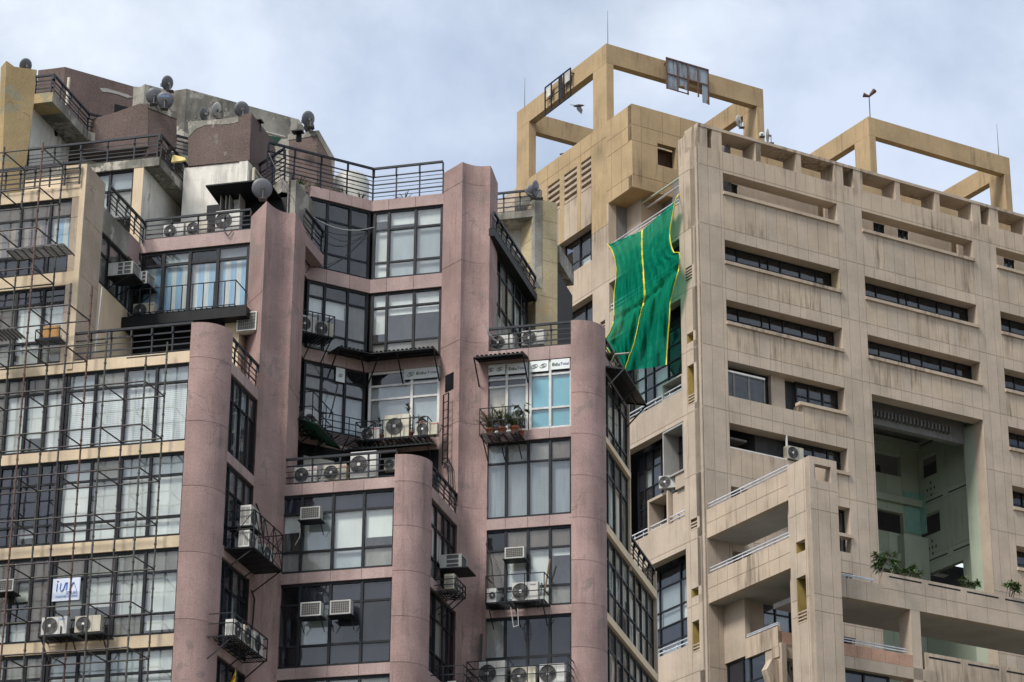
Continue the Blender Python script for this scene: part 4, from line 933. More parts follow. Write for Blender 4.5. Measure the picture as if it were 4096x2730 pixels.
glaze(CONC, pT, 0, uc0-1.2, pT.z('D5', 215, 1405)-2.5, pT.z('D5', 215, 1405)-.02, [.5, 2.2, 3.6], [], ['vvvv'], v=.3, g=G2)
# --- green lined well behind the big opening
A_, B_ = ubig; dz0 = zTb-9
pG = pR0
m = MB(); m.box(pG, B_-.0, B_+.3, .8, 1.7, dz0, zbig[1]); m.box(pG, A_-.3, A_, .8, 3.0, dz0, zbig[1]); m.build('green_side_wall', greenW, CONC)
pbk = pR0.off(9.0)
zf = [pbk.z('C5', 460, 590), pbk.z('C5', 460, 830), pbk.z('C5', 460, 1080)]
H_ = []
fl2 = flr
b0 = zbig[1]-1.6
for k in range(6):
    zz = b0-flr*k*1.0
    H_.append((k, zz))
# right part of the well is a wall running back to the left with windows, left part a second wall further back
pw = Pl(pR0.P(B_-.4, 1.2, 0), 149.8)      # runs from the opening's right reveal back to the left
holesW = []
pw = Pl(pR0.P(B_+.75, 0, 0), 149.8); pw = Pl(pw.hit('C5', 460, 900), 149.8)
ulw, urw = 0, pw.loc(pR0.P(B_, 0, 0))[0] + 3
wz = []
for (x0, y0, x1, y1) in ((455, 712, 522, 590), (462, 958, 537, 835)):
    wz.append((pw.u('C5', x0, y0), pw.u('C5', x1, y1), pw.z('C5', x0, y0), pw.z('C5', x1, y1)))
wz.append((pw.u('C5', 480, 1170), pw.u('C5', 637, 1050), wz[1][2]-(wz[0][3]-wz[1][3])-1.2, wz[1][3]-(wz[0][3]-wz[1][3])))
wz.append((wz[0][0], wz[0][1], wz[0][2]+(wz[0][3]-wz[1][3]), wz[0][3]+(wz[0][3]-wz[1][3])))
zj = [h_[3]+.55 for h_ in wz[:3]] + [h_[3]+1.0 for h_ in wz[:3]]
uwE = (pR0.off(1.0).o - pw.o).dot(pw.n)
uwE = pw.loc(pR0.P(0, 1.0, 0))
_k = (pR0.P(0, 1.0, 0) - pw.o).dot(pR0.n)/pw.d.dot(pR0.n)
print('well', _k)
facade(CONC, pw, 0, _k, zTb-9, zbig[1]+2, wz, [2.4, 5.], zj, .3, greenW, wallmb=DKc, matf=lambda r: greenW)
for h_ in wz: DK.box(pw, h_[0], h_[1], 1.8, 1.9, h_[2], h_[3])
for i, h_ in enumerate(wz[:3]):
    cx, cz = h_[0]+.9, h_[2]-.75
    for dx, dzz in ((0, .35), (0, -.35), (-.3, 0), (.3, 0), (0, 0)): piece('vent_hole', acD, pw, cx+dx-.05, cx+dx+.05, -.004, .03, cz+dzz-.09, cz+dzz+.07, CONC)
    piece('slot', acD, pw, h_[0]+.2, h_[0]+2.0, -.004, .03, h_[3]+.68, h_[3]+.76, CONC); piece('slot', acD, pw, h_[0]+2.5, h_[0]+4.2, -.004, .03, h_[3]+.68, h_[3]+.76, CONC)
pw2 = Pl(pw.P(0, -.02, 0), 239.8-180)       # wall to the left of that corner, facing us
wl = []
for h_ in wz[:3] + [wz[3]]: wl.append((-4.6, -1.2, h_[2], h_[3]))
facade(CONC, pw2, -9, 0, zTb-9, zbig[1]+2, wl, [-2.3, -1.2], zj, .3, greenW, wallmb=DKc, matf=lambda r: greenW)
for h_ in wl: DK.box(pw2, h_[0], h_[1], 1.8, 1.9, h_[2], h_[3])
zb2 = pw.z('C5', 462, 945)
m = MB(); m.box(pw2, -1.7, -.02, -.6, -.02, zb2-3.4, zb2-.35); m.build('green_balcony_block', greenW, CONC)
m = MB(); m.box(pw2, -1.1, -.02, -.03, -.005, zb2, zb2+2.4); m.box(pw, .02, .5, -.03, -.005, zb2, zb2+2.4); m.build('teal_wall_panel', plain('teal_paint', (.2, .36, .3), .8), CONC)
for k, z in enumerate(zj[:3]):
    m = MB(); m.box(pw2, -9, -.01, -.25, -.01, z-.05, z+.35); m.build('green_beam', greenW, CONC)
m = MB(); m.box(pR0, A_-9, B_+9, .82, 22, zbig[1]-.0+.9, zbig[1]+1.1); m.build('well_shade_ceiling', greyI, CONC)  # ceiling spread far past the well to keep sky light out
m = MB(); m.box(pR0, A_, B_, 1.6, 2.0, zbig[1]-.9, zbig[1]+.5); m.build('louvre_backing', greyI, CONC)
for i in range(26): piece('louvre', greyI, pR0, A_+.1+i*.245, A_+.2+i*.245, 1.3, 1.6, zbig[1]-.55, zbig[1]-.2, CONC)
m = MB(); m.box(pR0, A_-1, B_+9, 2.5, 9, zTb-9.2, zTb-9); m.build('well_floor', greyI, CONC)
for x, y in ((530, 1113), (630, 1073)):
    p = pw.off(1.2).hit('C5', x, y); m = MB(); q = Pl(p, 59.8); m.box(q, -.6, .6, -.25, .25, p.z, p.z+.03); o = m.build('ceiling_light', None or plain('lit_ceiling_panel', (.8, .8, .8)), CONC)
lm = MATS['lit_ceiling_panel'].node_tree.nodes['Principled BSDF']; lm.inputs['Emission Color'].default_value = (.8, .9, 1, 1); lm.inputs['Emission Strength'].default_value = .7
# right return behind: floor core
CC = PieceSet('core_wall', darkG, CONC)
CC.box(pR0, 4, u2w-.3, 3.6, 16, 0, zslot[0]-.5); CC.box(pR0, u3w+3.5, UR1+8, 3.3, 16, 0, zslot[0]-.5); CC.box(pR0, 4, UR1, 3.4, 16, zbig[1]+1.2, zslot[0]-.5)
CC.box(pL0, uFL+.5, uNL, 2.9, 8, 0, zpar-4); CC.box(pL0, uNL, -1, 3.8, 8, 0, zrail-1)
CC.build('core_wall', darkG, CONC)
m = MB(); m.box(pR0, .3, UR1, .8, 14, zslot[0]-.45, zslot[0]-.2); m.build('roof_slab', concO, CONC)
CW.build('wall', conc, CONC); CI.build('interior', greyI, CONC); DK.build('dark_recess', darkG, CONC)
# --- ring frames on the roof
def ring(name, corner, zt, zb, label):
    T = thing(name, (corner.x, corner.y, zb), label, 'roof frame', 'open concrete frames on the roof of the beige block')
    RW, LW, TH, PW, HB = 10.75, 9.9, .47, 1.42, 1.22
    r = Pl(corner, 59.8); l = Pl(corner, 149.8)
    def bx(nm, u0, u1, v0, v1, z0, z1):     # u along the right face, v back along the left face
        m = MB(); m.box(r, u0, u1, v0, v1, z0, z1); m.build(nm, concO, T)
    for i, (u0, v0) in enumerate(((0, 0), (RW-TH, 0), (0, LW-PW), (RW-TH, LW-PW))): bx('post', u0, u0+TH, v0, v0+PW, zb, zt-HB)
    bx('beam', 0.0, RW, 0, TH, zt-HB+.012, zt); bx('beam', 0, RW, LW-TH, LW, zt-HB+.012, zt)
    bx('beam', 0.0, TH, TH+.012, LW-TH-.012, zt-HB+.012, zt-.01); bx('beam', RW-TH, RW, TH+.012, LW-TH-.012, zt-HB+.012, zt-.01)
    return r, l
kc = pL0.hit('P', 1393, 100); zk = kc.z
r1, l1 = ring('roof_ring_frame', Vector((kc.x, kc.y, 0)), zk, zpar-.02, 'larger open concrete ring frame on the roof carrying two rusty sign frames')
k2 = atZ('P', 1995, 268, zk)
r2_, l2_ = ring('roof_ring_frame', Vector((k2.x, k2.y, 0)), zk, zslot[0]-1, 'open concrete ring frame at the right with a small siren post on its corner')
# ================================================================== roofscape of the pink tower
pT1 = pW1.off(.25)
uTc = pT1.u('A1', 1122, 1000); pT1s = Pl(pT1.P(uTc, 0, 0), AS)
zs0, zs1 = pT1.z('A1', 1250, 905), pT1.z('A1', 1250, 840)
uTr = pT1.u('A1', 1250, 870); pTe = Pl(pT1.P(uTr, 0, 0), AS); uTe2 = pTe.u('A1', 1690, 1330)
uTl = pT1.u('A1', 205, 940)
m = MB(); m.box(pT1, uTl, uTr, -.02, 1.2, zs0, zs1); m.box(pTe, .0, uTe2, -.0, 1.6, zs0+.01, zs1-.012); m.build('roof_slab', greyC, PINK)
m = MB(); m.box(pT1, uTl, uTc, 1.2, 7, zs0+.02, zs1-.02); m.build('terrace_roof', greyC, PINK)
zt0 = zA[1]+.1
glaze(PINK, pT1, pT1.u('A1', 740, 1100), pT1.u('A1', 1040, 1100), pT1.z('A1', 1035, 1310), zs0-.0, [pT1.u('A1', 848, 1100)], [pT1.z('A1', 1035, 1082)], ['DD', 'Dm'], v=.1)
m = MB(); m.box(pT1, uTl, pT1.u('A1', 740, 1100), 0, .3, zW1[0]-.5, zs0); m.build('wall', cream, PINK)
m = MB(); m.box(pT1, pT1.u('A1', 1040, 1100), uTc, 0, .3, zW1[0]-.3, zs0); m.build('wall', cream, PINK)
m = MB(); m.box(pT1, uTl, uTc, .8, .9, zW1[0]-.5, zs0); m.build('interior', greyI, PINK)
m = MB(); m.box(pT1s, 0.0, 7.5, 0, .3, zW1[0]-.3, zs0); m.build('stained_side_wall', whiteW, PINK)
railing(PINK, pT1, uTl, uTr, zs1, h=.98, v=.05, nposts=6, bars=5)
railing(PINK, pTe, .0, uTe2, zs1, h=.98, v=.05, nposts=8, bars=5)
# stained ochre pillar far left
pYo = Pl(pT1.hit('A1', 205, 960), AD)
wallpoly('pillar', yell, pYo, [('A1', 48, 88), ('A1', 60, 92), ('A1', 112, 132), ('A1', 290, 158), ('A1', 268, 400), ('A1', 195, 985), ('A1', 165, 1300), ('A1', 5, 1300)], .6, PINK)
pYo2 = Pl(pYo.hit('A1', 45, 300), 130)
wallpoly('pillar_edge', yell, pYo2, [('A1', 22, 170), ('A1', 45, 165), ('A1', 45, 92), ('A1', 8, 1300), ('A1', -40, 1300)], .3, PINK) if 0 else None
m = MB(); q = pYo.hit('A1', 46, 600); pe = Pl(q, AF); m.box(pe, -.32, .0, .02, .6, zW1[0]-1, pe.z('A1', 20, 175)); m.build('pillar_edge', yell, PINK)
# upper tier
qT2 = pYo.hit('A1', 265, 400); pT2 = Pl(qT2, AF)
uc2 = pT2.u('A1', 412, 360); z20, z21 = pT2.z('A1', 408, 385), pT2.z('A1', 408, 330)
pT2s = Pl(pT2.P(uc2, 0, 0), AS); ue2 = pT2s.u('A1', 690, 650); pT2d = Pl(pT2s.P(ue2, 0, 0), AD); ue3 = pT2d.u('A1', 1600, 860)
z20 = z21-.42
m = MB(); m.box(pT2, -.3, uc2, .0, 1, z20, z21); m.build('roof_slab', yell, PINK)
m = MB(); m.box(pT2s, .0, ue2+.2, .0, 1.3, z20+.01, z21-.01); m.box(pT2d, .0, ue3, .0, 1.3, z20+.02, z21-.02); m.build('roof_slab', greyC, PINK)
m = MB(); m.box(pT2s, .3, ue2+.4, .95, 1.25, zs0-1.5, z20+.01); m.box(pT2d, .2, ue3, .95, 1.25, zs0-1.5, z20+.02); m.build('white_wall', whiteW, PINK)
m = MB(); m.prism([(p.x, p.y) for p in (pT2.P(-1, 1, 0), pT2.P(uc2-.05, 1, 0), pT2s.P(ue2, .5, 0), pT2d.P(ue3, .5, 0), pT2d.P(ue3, 6, 0), pT2.P(-1, 9, 0))], z21-.3, z21-.03); m.build('terrace_roof', greyC, PINK)
railing(PINK, pT2, 0, uc2, z21, h=.78, v=.03, nposts=2, bars=4)
railing(PINK, pT2s, 0, ue2, z21, h=.78, v=.03, nposts=5, bars=4)
railing(PINK, pT2d, 0, ue3, z21, h=.78, v=.03, nposts=5, bars=4)
# big rendered water tank walls behind
zlow = z21-3.0
def tank(name, mat, segs, z0, thick=.35, D0=None):
    """chain of vertical walls; segs = (az, [outline points on that plane]); each starts where the last ended"""
    p = D0; out = []
    for az, mt, pts, end in segs:
        pl = Pl(p, az); uz = [pl.uz(*q) for q in pts]; ub0 = 0.; ue = pl.u(*end)
        poly = [(0, z0)] + uz + [(ue, z0)]
        MB().poly(pl, [(u, max(z, z0)) for u, z in poly], 0, thick).build(name, mt, PINK); p = pl.P(ue, 0, 0); out.append(pl)
    return out
st = atY('A1', 300, 160, 97.5)
tk = tank('tank_wall', brownW, [
    (AF, brownW, [('A1', 300, 160), ('A1', 390, 150), ('A1', 510, 134)], ('A1', 510, 134)),
    (AD, brownW, [('A1', 510, 134), ('A1', 1048, 288)], ('A1', 1048, 288)),
    (AF+10, greyC, [('A1', 1048, 288), ('A1', 1090, 295) if 0 else ('A1', 1100, 292), ('A1', 1136, 269)], ('A1', 1136, 269)),
    (AD, greyC, [('A1', 1136, 269), ('A1', 1345, 324)], ('A1', 1345, 324)),
    (AF, greyC, [('A1', 1345, 324), ('A1', 1462, 305)], ('A1', 1462, 305)),
    (AD, greyC, [('A1', 1462, 305), ('D2', 1678, 552), ('D2', 1728, 625)], ('D2', 1728, 625))], zlow, D0=st)
m = MB(); p_ = tk[1]; m.box(p_, p_.u('A1', 897, 450), p_.u('A1', 1000, 460), -.01, .1, p_.z('A1', 900, 492), p_.z('A1', 900, 425)); m.build('dark_vent', blackM, PINK)
MB().poly(p_, [p_.uz('A1', x, y) for x, y in ((780, 300), (830, 302), (900, 322), (1000, 352), (1040, 372), (1000, 378), (930, 352), (860, 335), (800, 330))], -.015, .005).build('repair_patch', soff, PINK)
# box with the three dishes
pK1 = Pl(atY('A1', 1158, 600, 95.3), AF)
MB().poly(pK1, [pK1.uz('A1', *q) for q in ((620, 700), (700, 548), (900, 492), (1100, 420), (1158, 428), (1160, 760), (620, 800))], 0, 2.5).build('stair_housing', brownW, PINK)
pK1r = Pl(pK1.P(pK1.u('A1', 1158, 600), 0, 0), AD)
MB().poly(pK1r, [pK1r.uz('A1', *q) for q in ((1158, 428), (1385, 490), (1385, 760), (1160, 820))], 0, 1.5).build('stair_housing', brownW, PINK)
MB().poly(pK1r, [pK1r.uz('A1', *q) for q in ((1150, 424), (1387, 488), (1387, 545), (1200, 470), (1150, 450))], -.02, .0).build('coping', greyC, PINK)
# box with the dishes at the middle, white below
pK2 = Pl(atY('A1', 1960, 700, 92.6), AF); uK2r = pK2.u('A1', 1962, 700)
zk1 = pK2.z('A1', 1960, 515); zk0 = pK2.z('A1', 1955, 866)
MB().poly(pK2, [pK2.uz('A1', *q) for q in ((1475, 568), (1700, 548), (1962, 515), (1957, 866), (1475, 912))], 0, 3.).build('lift_housing', brownW, PINK)
MB().poly(pK2, [pK2.uz('A1', *q) for q in ((1475, 566), (1700, 546), (1870, 525), (1868, 565), (1790, 585), (1620, 588), (1540, 620), (1476, 690))], -.015, .005).build('coping', greyC, PINK)
m = MB(); m.box(pK2, pK2.u('A1', 1440, 912), uK2r-.02, .05, 3, zW1[0]-.3, zk0); m.build('white_wall', whiteW, PINK)
pK2s = Pl(pK2.P(uK2r, 0, 0), AS); m = MB(); m.box(pK2s, .01, 2.6, .0, .4, zk0, pK2s.z('A1', 2038, 580)); m.build('lift_housing', brownW, PINK)
m = MB(); m.box(pK2s, .01, 2.6, .05, .4, zW1[0]-.3, zk0); m.build('white_wall', whiteW, PINK)
m = MB(); q1 = pK2s.hit('D2', 1215, 1030); m.bar(q1+pK2s.n*-.12, q1+pK2s.n*-.12+Vector((0, 0, -2)), .13, sides=8); q2 = pK2s.P(1.9, -.12, q1.z-.05); m.bar(q1+pK2s.n*-.12, q2, .13, sides=8); o = m.build('drain_pipe', pvc); tag(o, 'cream drain pipe bent at the corner of the white wall below the brown roof housing', 'pipe')
# third housing by the middle terrace
pK3 = Pl(atY('D2', 1850, 1000, 97.0), AF)
u3a, u3b = pK3.u('D2', 1580, 900), pK3.u('D2', 1850, 900)
MB().poly(pK3, [pK3.uz('D2', *q) for q in ((1580, 748), (1600, 740), (1850, 680), (1850, 1250), (1580, 1250))], 0, 1.).build('water_tank_housing', brownW, PINK)
MB().poly(pK3, [pK3.uz('D2', *q) for q in ((1570, 700), (1860, 658), (1850, 705), (1700, 735), (1575, 752))], -.02, .3).build('coping', greyC, PINK)
pK3r = Pl(pK3.P(u3b, 0, 0), AD)
MB().poly(pK3r, [pK3r.uz('D2', *q) for q in ((1850, 700), (1868, 680), (2020, 930), (2010, 1240), (1850, 1250))], 0, .6).build('water_tank_housing', brownW, PINK)
MB().poly(pK3r, [pK3r.uz('D2', *q) for q in ((1850, 660), (1868, 660), (2022, 930), (2012, 1150), (1990, 960), (1855, 715))], -.03, .7).build('coping', greyC, PINK)
pK3l = Pl(pK3.P(u3a, 0, 0), 143)
MB().poly(pK3l, [pK3l.uz('D2', *q) for q in ((1390, 900), (1500, 745), (1580, 735), (1580, 1250), (1390, 1100))], 0, .5).build('water_tank_housing', greyC, PINK)
# green sheet roof between the housings
a_ = atY('D2', 1305, 705, 94.5); b_ = atY('D2', 1510, 735, 96.5); c_ = atY('D2', 1395, 870, 95.2); d_ = atY('D2', 1300, 945, 94.0)
greenS = plain('green_corrugated_sheet', (.01, .12, .06), .5)
m = MB(); n_ = 14
for i in range(n_):
    t0, t1 = i/n_, (i+.62)/n_
    m.add([d_.lerp(a_, t0), c_.lerp(b_, t0), c_.lerp(b_, t1), d_.lerp(a_, t1)], [(0, 1, 2, 3)]); m.add([d_.lerp(a_, t1), c_.lerp(b_, t1), c_.lerp(b_, (i+1)/n_)+Vector((0, 0, .05)), d_.lerp(a_, (i+1)/n_)+Vector((0, 0, .05))], [(0, 1, 2, 3)])
tag(m.build('sheet_roof', greenS, loc=d_), 'green corrugated sheet roof between two brown roof housings', 'sheet roof')
m = MB(); m.bar(atY('D2', 1300, 662, 94.2), atY('D2', 1542, 724, 96.2), .1, sides=8); tag(m.build('roof_pipe', pvc, loc=atY('D2', 1300, 662, 94.2)), 'cream pipe running above the green sheet roof', 'pipe')
m = MB(); m.bar(tk[1].off(-.4).hit('D1', 1045, 870), tk[1].off(-.4).hit('D1', 1082, 440), .13, sides=8); tag(m.build('vent_pipe', pvc, loc=tk[1].hit('D1', 1045, 870)), 'white vent pipe standing against the brown roof wall at the left', 'pipe')
# black awning sheet over the equipment terrace
pv = pW1.off(.2); q1 = pv.hit('D2', 782, 1222); q2 = pv.hit('D2', 1372, 1130); zq = q2.z; q1.z = zq
q3 = Pl(q2, AS).hit('D2', 1572, 1386); q4 = q1 + (q3-q2); q3.z -= .15; q4.z -= .15
m = MB()
for i in range(30):
    t0, t1 = i/30, (i+.5)/30; m.add([q1.lerp(q2, t0), q1.lerp(q2, t1), q4.lerp(q3, t1), q4.lerp(q3, t0)], [(0, 1, 2, 3)])
    m.add([q1.lerp(q2, t1)+Vector((0, 0, .04)), q1.lerp(q2, (i+1)/30)+Vector((0, 0, .04)), q4.lerp(q3, (i+1)/30)+Vector((0, 0, .04)), q4.lerp(q3, t1)+Vector((0, 0, .04))], [(0, 1, 2, 3)])
m.add([q1-Vector((0,0,.02)), q2-Vector((0,0,.02)), q3-Vector((0,0,.02)), q4-Vector((0,0,.02))], [(0, 1, 2, 3)])
for a, b in ((q1, q2), (q2, q3), (q3, q4), (q4, q1)): m.bar(a, b, .05)
m.bar(q2+Vector((0, 0, -2.6)), q2, .06); m.bar(q3+Vector((0, 0, -2.6)), q3, .06)
tag(m.build('awning', blackM, loc=q1), 'wide black corrugated awning over the equipment terrace above the blue striped curtains', 'awning')

bw_ = pW1.off(1.75); m = MB(); m.box(bw_, bw_.u('D2', 790, 1400), bw_.u('D2', 1560, 1400), 0, .1, zW1[0]-.2, zq-.04); m.build('awning_shade_backdrop', blackM, PINK)  # black backdrop added as the darkness beneath the awning

# water tank and caps
wt = pW2.off(4.2); q = wt.hit('A2', 790, 290); T = thing('water_tank', (q.x, q.y, zR[0]-.2), 'round off white plastic water tank half hidden behind the middle terrace rail', 'water tank')
zw_t = atY('A2', 790, 190, q.y).z; m = MB(); prof = [(zR[0]-.3, .75), (zw_t-.35, .75), (zw_t-.12, .6), (zw_t, .25), (zw_t+.06, .25), (zw_t+.06, .02)]
vs = [Vector((q.x+math.cos(a)*r, q.y+math.sin(a)*r, z)) for z, r in prof for a in [2*math.pi*i/20 for i in range(20)]]
m.add(vs, [(j*20+i, j*20+(i+1) % 20, (j+1)*20+(i+1) % 20, (j+1)*20+i) for j in range(5) for i in range(20)], True); m.build('tank_body', plain('off_white_plastic', (.5, .49, .44), .5), T)
for t_, x, y, Y, lab in (('D2', 1290, 590, 93.6, 'small black vent cap on the side of the middle brown housing'), ('D2', 1680, 690, 96.6, 'small black vent cap on the right brown housing')):
    q = atY(t_, x, y, Y); c = Pl(q, AF); m = MB(); m.box(c, -.22, .22, -.35, .0, q.z-.03, q.z+.02); m.box(c, -.1, .1, -.06, .05, q.z-.35, q.z-.03); tag(m.build('roof_vent', blackM, loc=q), lab, 'vent')
for x, y, r in ((880, 720, .09), (885, 770, .07), (968, 882, .07), (850, 616, .06), (820, 745, .05)):
    u_, z_ = pK2.uz('D2', x, y); MB().poly(pK2, [(u_+math.cos(a)*r*(1+.3*math.sin(a*3)), z_+math.sin(a)*r*1.5) for a in [2*math.pi*i/9 for i in range(9)]], -.006, .01).build('broken_patch', barkM, PINK)
MB().poly(pT2s.off(.94), [pT2s.off(.94).uz('D1', *q) for q in ((850, 1250), (880, 1235), (915, 1225), (905, 1290), (890, 1360), (860, 1350))], -.03, .0).build('wall_bracket', blackM, PINK)
# ================================================================== things fixed to the buildings
UP = Vector((0, 0, 1))
def text(s, pl, u, z, size, mat, parent=None, v=-.01, bold=False, flip=False, name='lettering', sp=1., width=None):
    cu = bpy.data.curves.new(name, 'FONT'); cu.body = s; cu.size = size; cu.extrude = .002; cu.space_character = sp
    if bold: cu.offset = size*.018
    o = bpy.data.objects.new(name, cu); COL.objects.link(o); dg = bpy.context.evaluated_depsgraph_get()
    me = bpy.data.meshes.new_from_object(o.evaluated_get(dg)); bpy.data.objects.remove(o); me.materials.clear(); me.materials.append(mat)
    o = bpy.data.objects.new(name, me); COL.objects.link(o)
    if width and me.vertices:
        w = max(p.co.x for p in me.vertices) - min(p.co.x for p in me.vertices); k = width/w
        for p in me.vertices: p.co.x *= k
    X, Y, Zv = pl.d, UP, -pl.n
    M = Matrix((( X.x, Y.x, Zv.x, 0), (X.y, Y.y, Zv.y, 0), (X.z, Y.z, Zv.z, 0), (0, 0, 0, 1)))
    pos = pl.P(u, v, z) - (base(parent) if parent else Vector((0, 0, 0)))
    M.translation = pos; o.parent = parent; o.matrix_local = M if parent else M
    return o
def outdoor(pl, t, x, y, w, h, label, v=-.75, d=.3, fan=.3, mark=None, mcol=inkR, cat='air conditioner', group=None, z=None, u=None, twofan=False, stand=0.):
    """outdoor unit standing with its fan side along pl; (x,y) = its lower left front corner"""
    f = pl.off(v); u0 = f.u(t, x, y) if u is None else u; z0 = f.z(t, x, y) if z is None else z
    T = thing('outdoor_air_conditioner', f.P(u0+w/2, d/2, z0), label, cat, group)
    MB().box(f, u0, u0+w, 0, d, z0+.03, z0+h).build('casing', random.choice((acW, acW, acY)), T)
    m = MB()
    for k in (.15, .8): m.box(f, u0+w*k, u0+w*k+.05, .02, d-.02, z0, z0+.03)
    m.build('foot', acG, T)
    if stand:
        m = MB()
        for a in (u0+.06, u0+w-.1):
            for b in (.0, d-.04): m.box(f, a, a+.04, b, b+.04, z0-stand, z0)
        m.build('stand', frameM, T)
    hx = u0+w*.96; m = MB(); m.line([f.P(hx, d*.7, z0+h*.35), f.P(hx+.1, d*.6, z0+h*.3), f.P(hx+.12, d*.8, z0+h*.75), f.P(hx+.03, d+.25, z0+h*1.15), f.P(hx, d+.6, z0+h*1.2)], .028); m.build('refrigerant_hose', cable, T)
    for j in range(2 if twofan else 1):
        r = min(h*.42, w*.33)/(1.25 if twofan else 1); c = f.P(u0+w*fan+.03, -.012, z0+h*(.52 if not twofan else .28+.46*j))
        MB().disc(c, -pl.n, r, .012, 24).build('fan_recess', acD, T)
        m = MB(); cc_ = c - pl.n*.012; X = pl.d
        for k in range(12):
            a = 2*math.pi*k/12; m.bar(cc_+ (X*math.cos(a)+UP*math.sin(a))*r*.18, cc_+(X*math.cos(a)+UP*math.sin(a))*r, .008)
        for rr_ in (.45, .72, 1.):
            pts = [cc_+(X*math.cos(a)+UP*math.sin(a))*r*rr_ for a in [2*math.pi*k/20 for k in range(21)]]; m.line(pts, .009 if rr_ < 1 else .02, 4)
        m.build('fan_guard', acG, T)
        MB().disc(c-pl.n*.022, -pl.n, r*.2, .01, 12).build('fan_hub', hubM, T)
        m = MB()
        for k in range(3):
            a = 2*math.pi*k/3+.5; b = a+.9
            m.add([c-pl.n*.002, c-pl.n*.004+(X*math.cos(a)+UP*math.sin(a))*r*.9, c-pl.n*.004+(X*math.cos((a+b)/2)+UP*math.sin((a+b)/2))*r*.95, c-pl.n*.004+(X*math.cos(b)+UP*math.sin(b))*r*.85], [(0, 1, 2, 3)])
        m.build('fan_blade', acG, T)
    m = MB(); m.box(f, u0+w*.665, u0+w*.675, -.004, .0, z0+.05, z0+h-.02)
    for i in range(int((h-.15)/.035)):
        m.box(f, u0-.004, u0, .04, d*.48, z0+.09+i*.035, z0+.105+i*.035); m.box(f, u0-.004, u0, d*.53, d-.03, z0+.09+i*.035, z0+.105+i*.035)
    m.build('side_grille', acG, T, kind='stuff')
    if mark: text(mark, f, u0+w*.7, z0+h*.82, h*.1, mcol, T, v=-.006, bold=True)
    return T
def windowac(pl, t, x, y, w, h, d, label, v0=0., group=None, tray=True):
    """window unit sticking out of pl; (x,y) = its lower left front corner"""
    f = pl.off(v0-d); u0, z0 = f.uz(t, x, y); T = thing('window_air_conditioner', pl.P(u0+w/2, 0, z0), label, 'air conditioner', group)
    MB().box(f, u0+.03, u0+w-.03, .03, d, z0+.03, z0+h-.03).build('body', acG, T)
    m = MB()
    for a in (u0, u0+w-.035): m.box(f, a, a+.035, 0, .04, z0, z0+h); m.box(f, a, a+.035, d-.2, d-.17, z0, z0+h)
    for b in (z0, z0+h-.035): m.box(f, u0+.035, u0+w-.035, 0.001, .039, b, b+.035)
    m.box(f, u0, u0+w, .04, d-.21, z0+h-.03, z0+h); m.box(f, u0, u0+w, .041, d-.21, z0, z0+.03)
    for i in range(4): m.box(f, u0+w-.03, u0+w-.001, .05+i*(d-.3)/4, .07+i*(d-.3)/4, z0+.03, z0+h-.03)
    m.box(f, u0+w-.031, u0+w-.002, .04, d-.2, z0+h*.48, z0+h*.54)
    m.build('casing_frame', acW, T)
    m = MB()
    for i in range(9): k = u0+.05+(w-.1)*i/8; m.box(f, k-.005, k+.005, .012, .028, z0+.035, z0+h-.035)
    for i in range(6): k = z0+.05+(h-.1)*i/5; m.box(f, u0+.035, u0+w-.035, .008, .024, k-.004, k+.004)
    m.build('grille', soff, T)
    if tray:
        m = MB(); m.box(f, u0-.06, u0+w+.06, -.08, d-.02, z0-.05, z0-.02)
        m.bar(f.P(u0, 0, z0-.04), f.P(u0, d, z0-.45), .025); m.bar(f.P(u0+w, 0, z0-.04), f.P(u0+w, d, z0-.45), .025); m.build('tray', frameM, T)
    return T
def rack(pl, u0, u1, z0, d, h, label, nb=8, rails=(.5, 1.), braces=True, xb=False, posts=4, group=None, solid=False, mat=None):
    """steel shelf with a railing hanging out from pl by d"""
    mat = mat or frameM; T = thing('equipment_rack', pl.P((u0+u1)/2, 0, z0), label, 'metal rack', group)
    m = MB()
    if solid: m.box(pl, u0, u1, -d, -.01, z0-.05, z0-.01)
    for i in range(nb+1):
        v = -d+(d-.02)*i/nb; m.box(pl, u0, u1, v, v+.025, z0-.03, z0)
    for i in range(posts*2): u = u0+(u1-u0-.03)*i/(posts*2-1); m.box(pl, u, u+.03, -d, -.01, z0-.06, z0-.031)
    m.build('shelf_grate', mat, T)
    m = MB()
    for r in rails: m.box(pl, u0, u1, -d-.0, -d+.03, z0+h*r-.03, z0+h*r); m.box(pl, u0, u0+.03, -d+.03, -.01, z0+h*r-.03, z0+h*r); m.box(pl, u1-.03, u1, -d+.03, -.01, z0+h*r-.03, z0+h*r)
    m.build('guard_rail', mat, T)
    for i in range(posts+1):
        u = u0+(u1-u0-.03)*i/posts; MB().box(pl, u, u+.03, -d-.005, -d+.028, z0-.06, z0+h).build('post', mat, T)
    if xb:
        m = MB()
        for i in range(posts):
            a = u0+(u1-u0)*i/posts; b = u0+(u1-u0)*(i+1)/posts
            m.bar(pl.P(a, -d, z0), pl.P(b, -d, z0+h), .022); m.bar(pl.P(b, -d, z0), pl.P(a, -d, z0+h), .022)
        for u in (u0, u1): m.bar(pl.P(u, -d, z0), pl.P(u, 0, z0+h), .022); m.bar(pl.P(u, 0, z0), pl.P(u, -d, z0+h), .022)
        m.build('cross_brace', mat, T)
    if braces:
        for i in range(3):
            u = u0+.1+(u1-u0-.2)*i/2; MB().bar(pl.P(u, -d, z0-.03), pl.P(u, 0, z0-.75), .035).build('support_strut', mat, T)
    return T
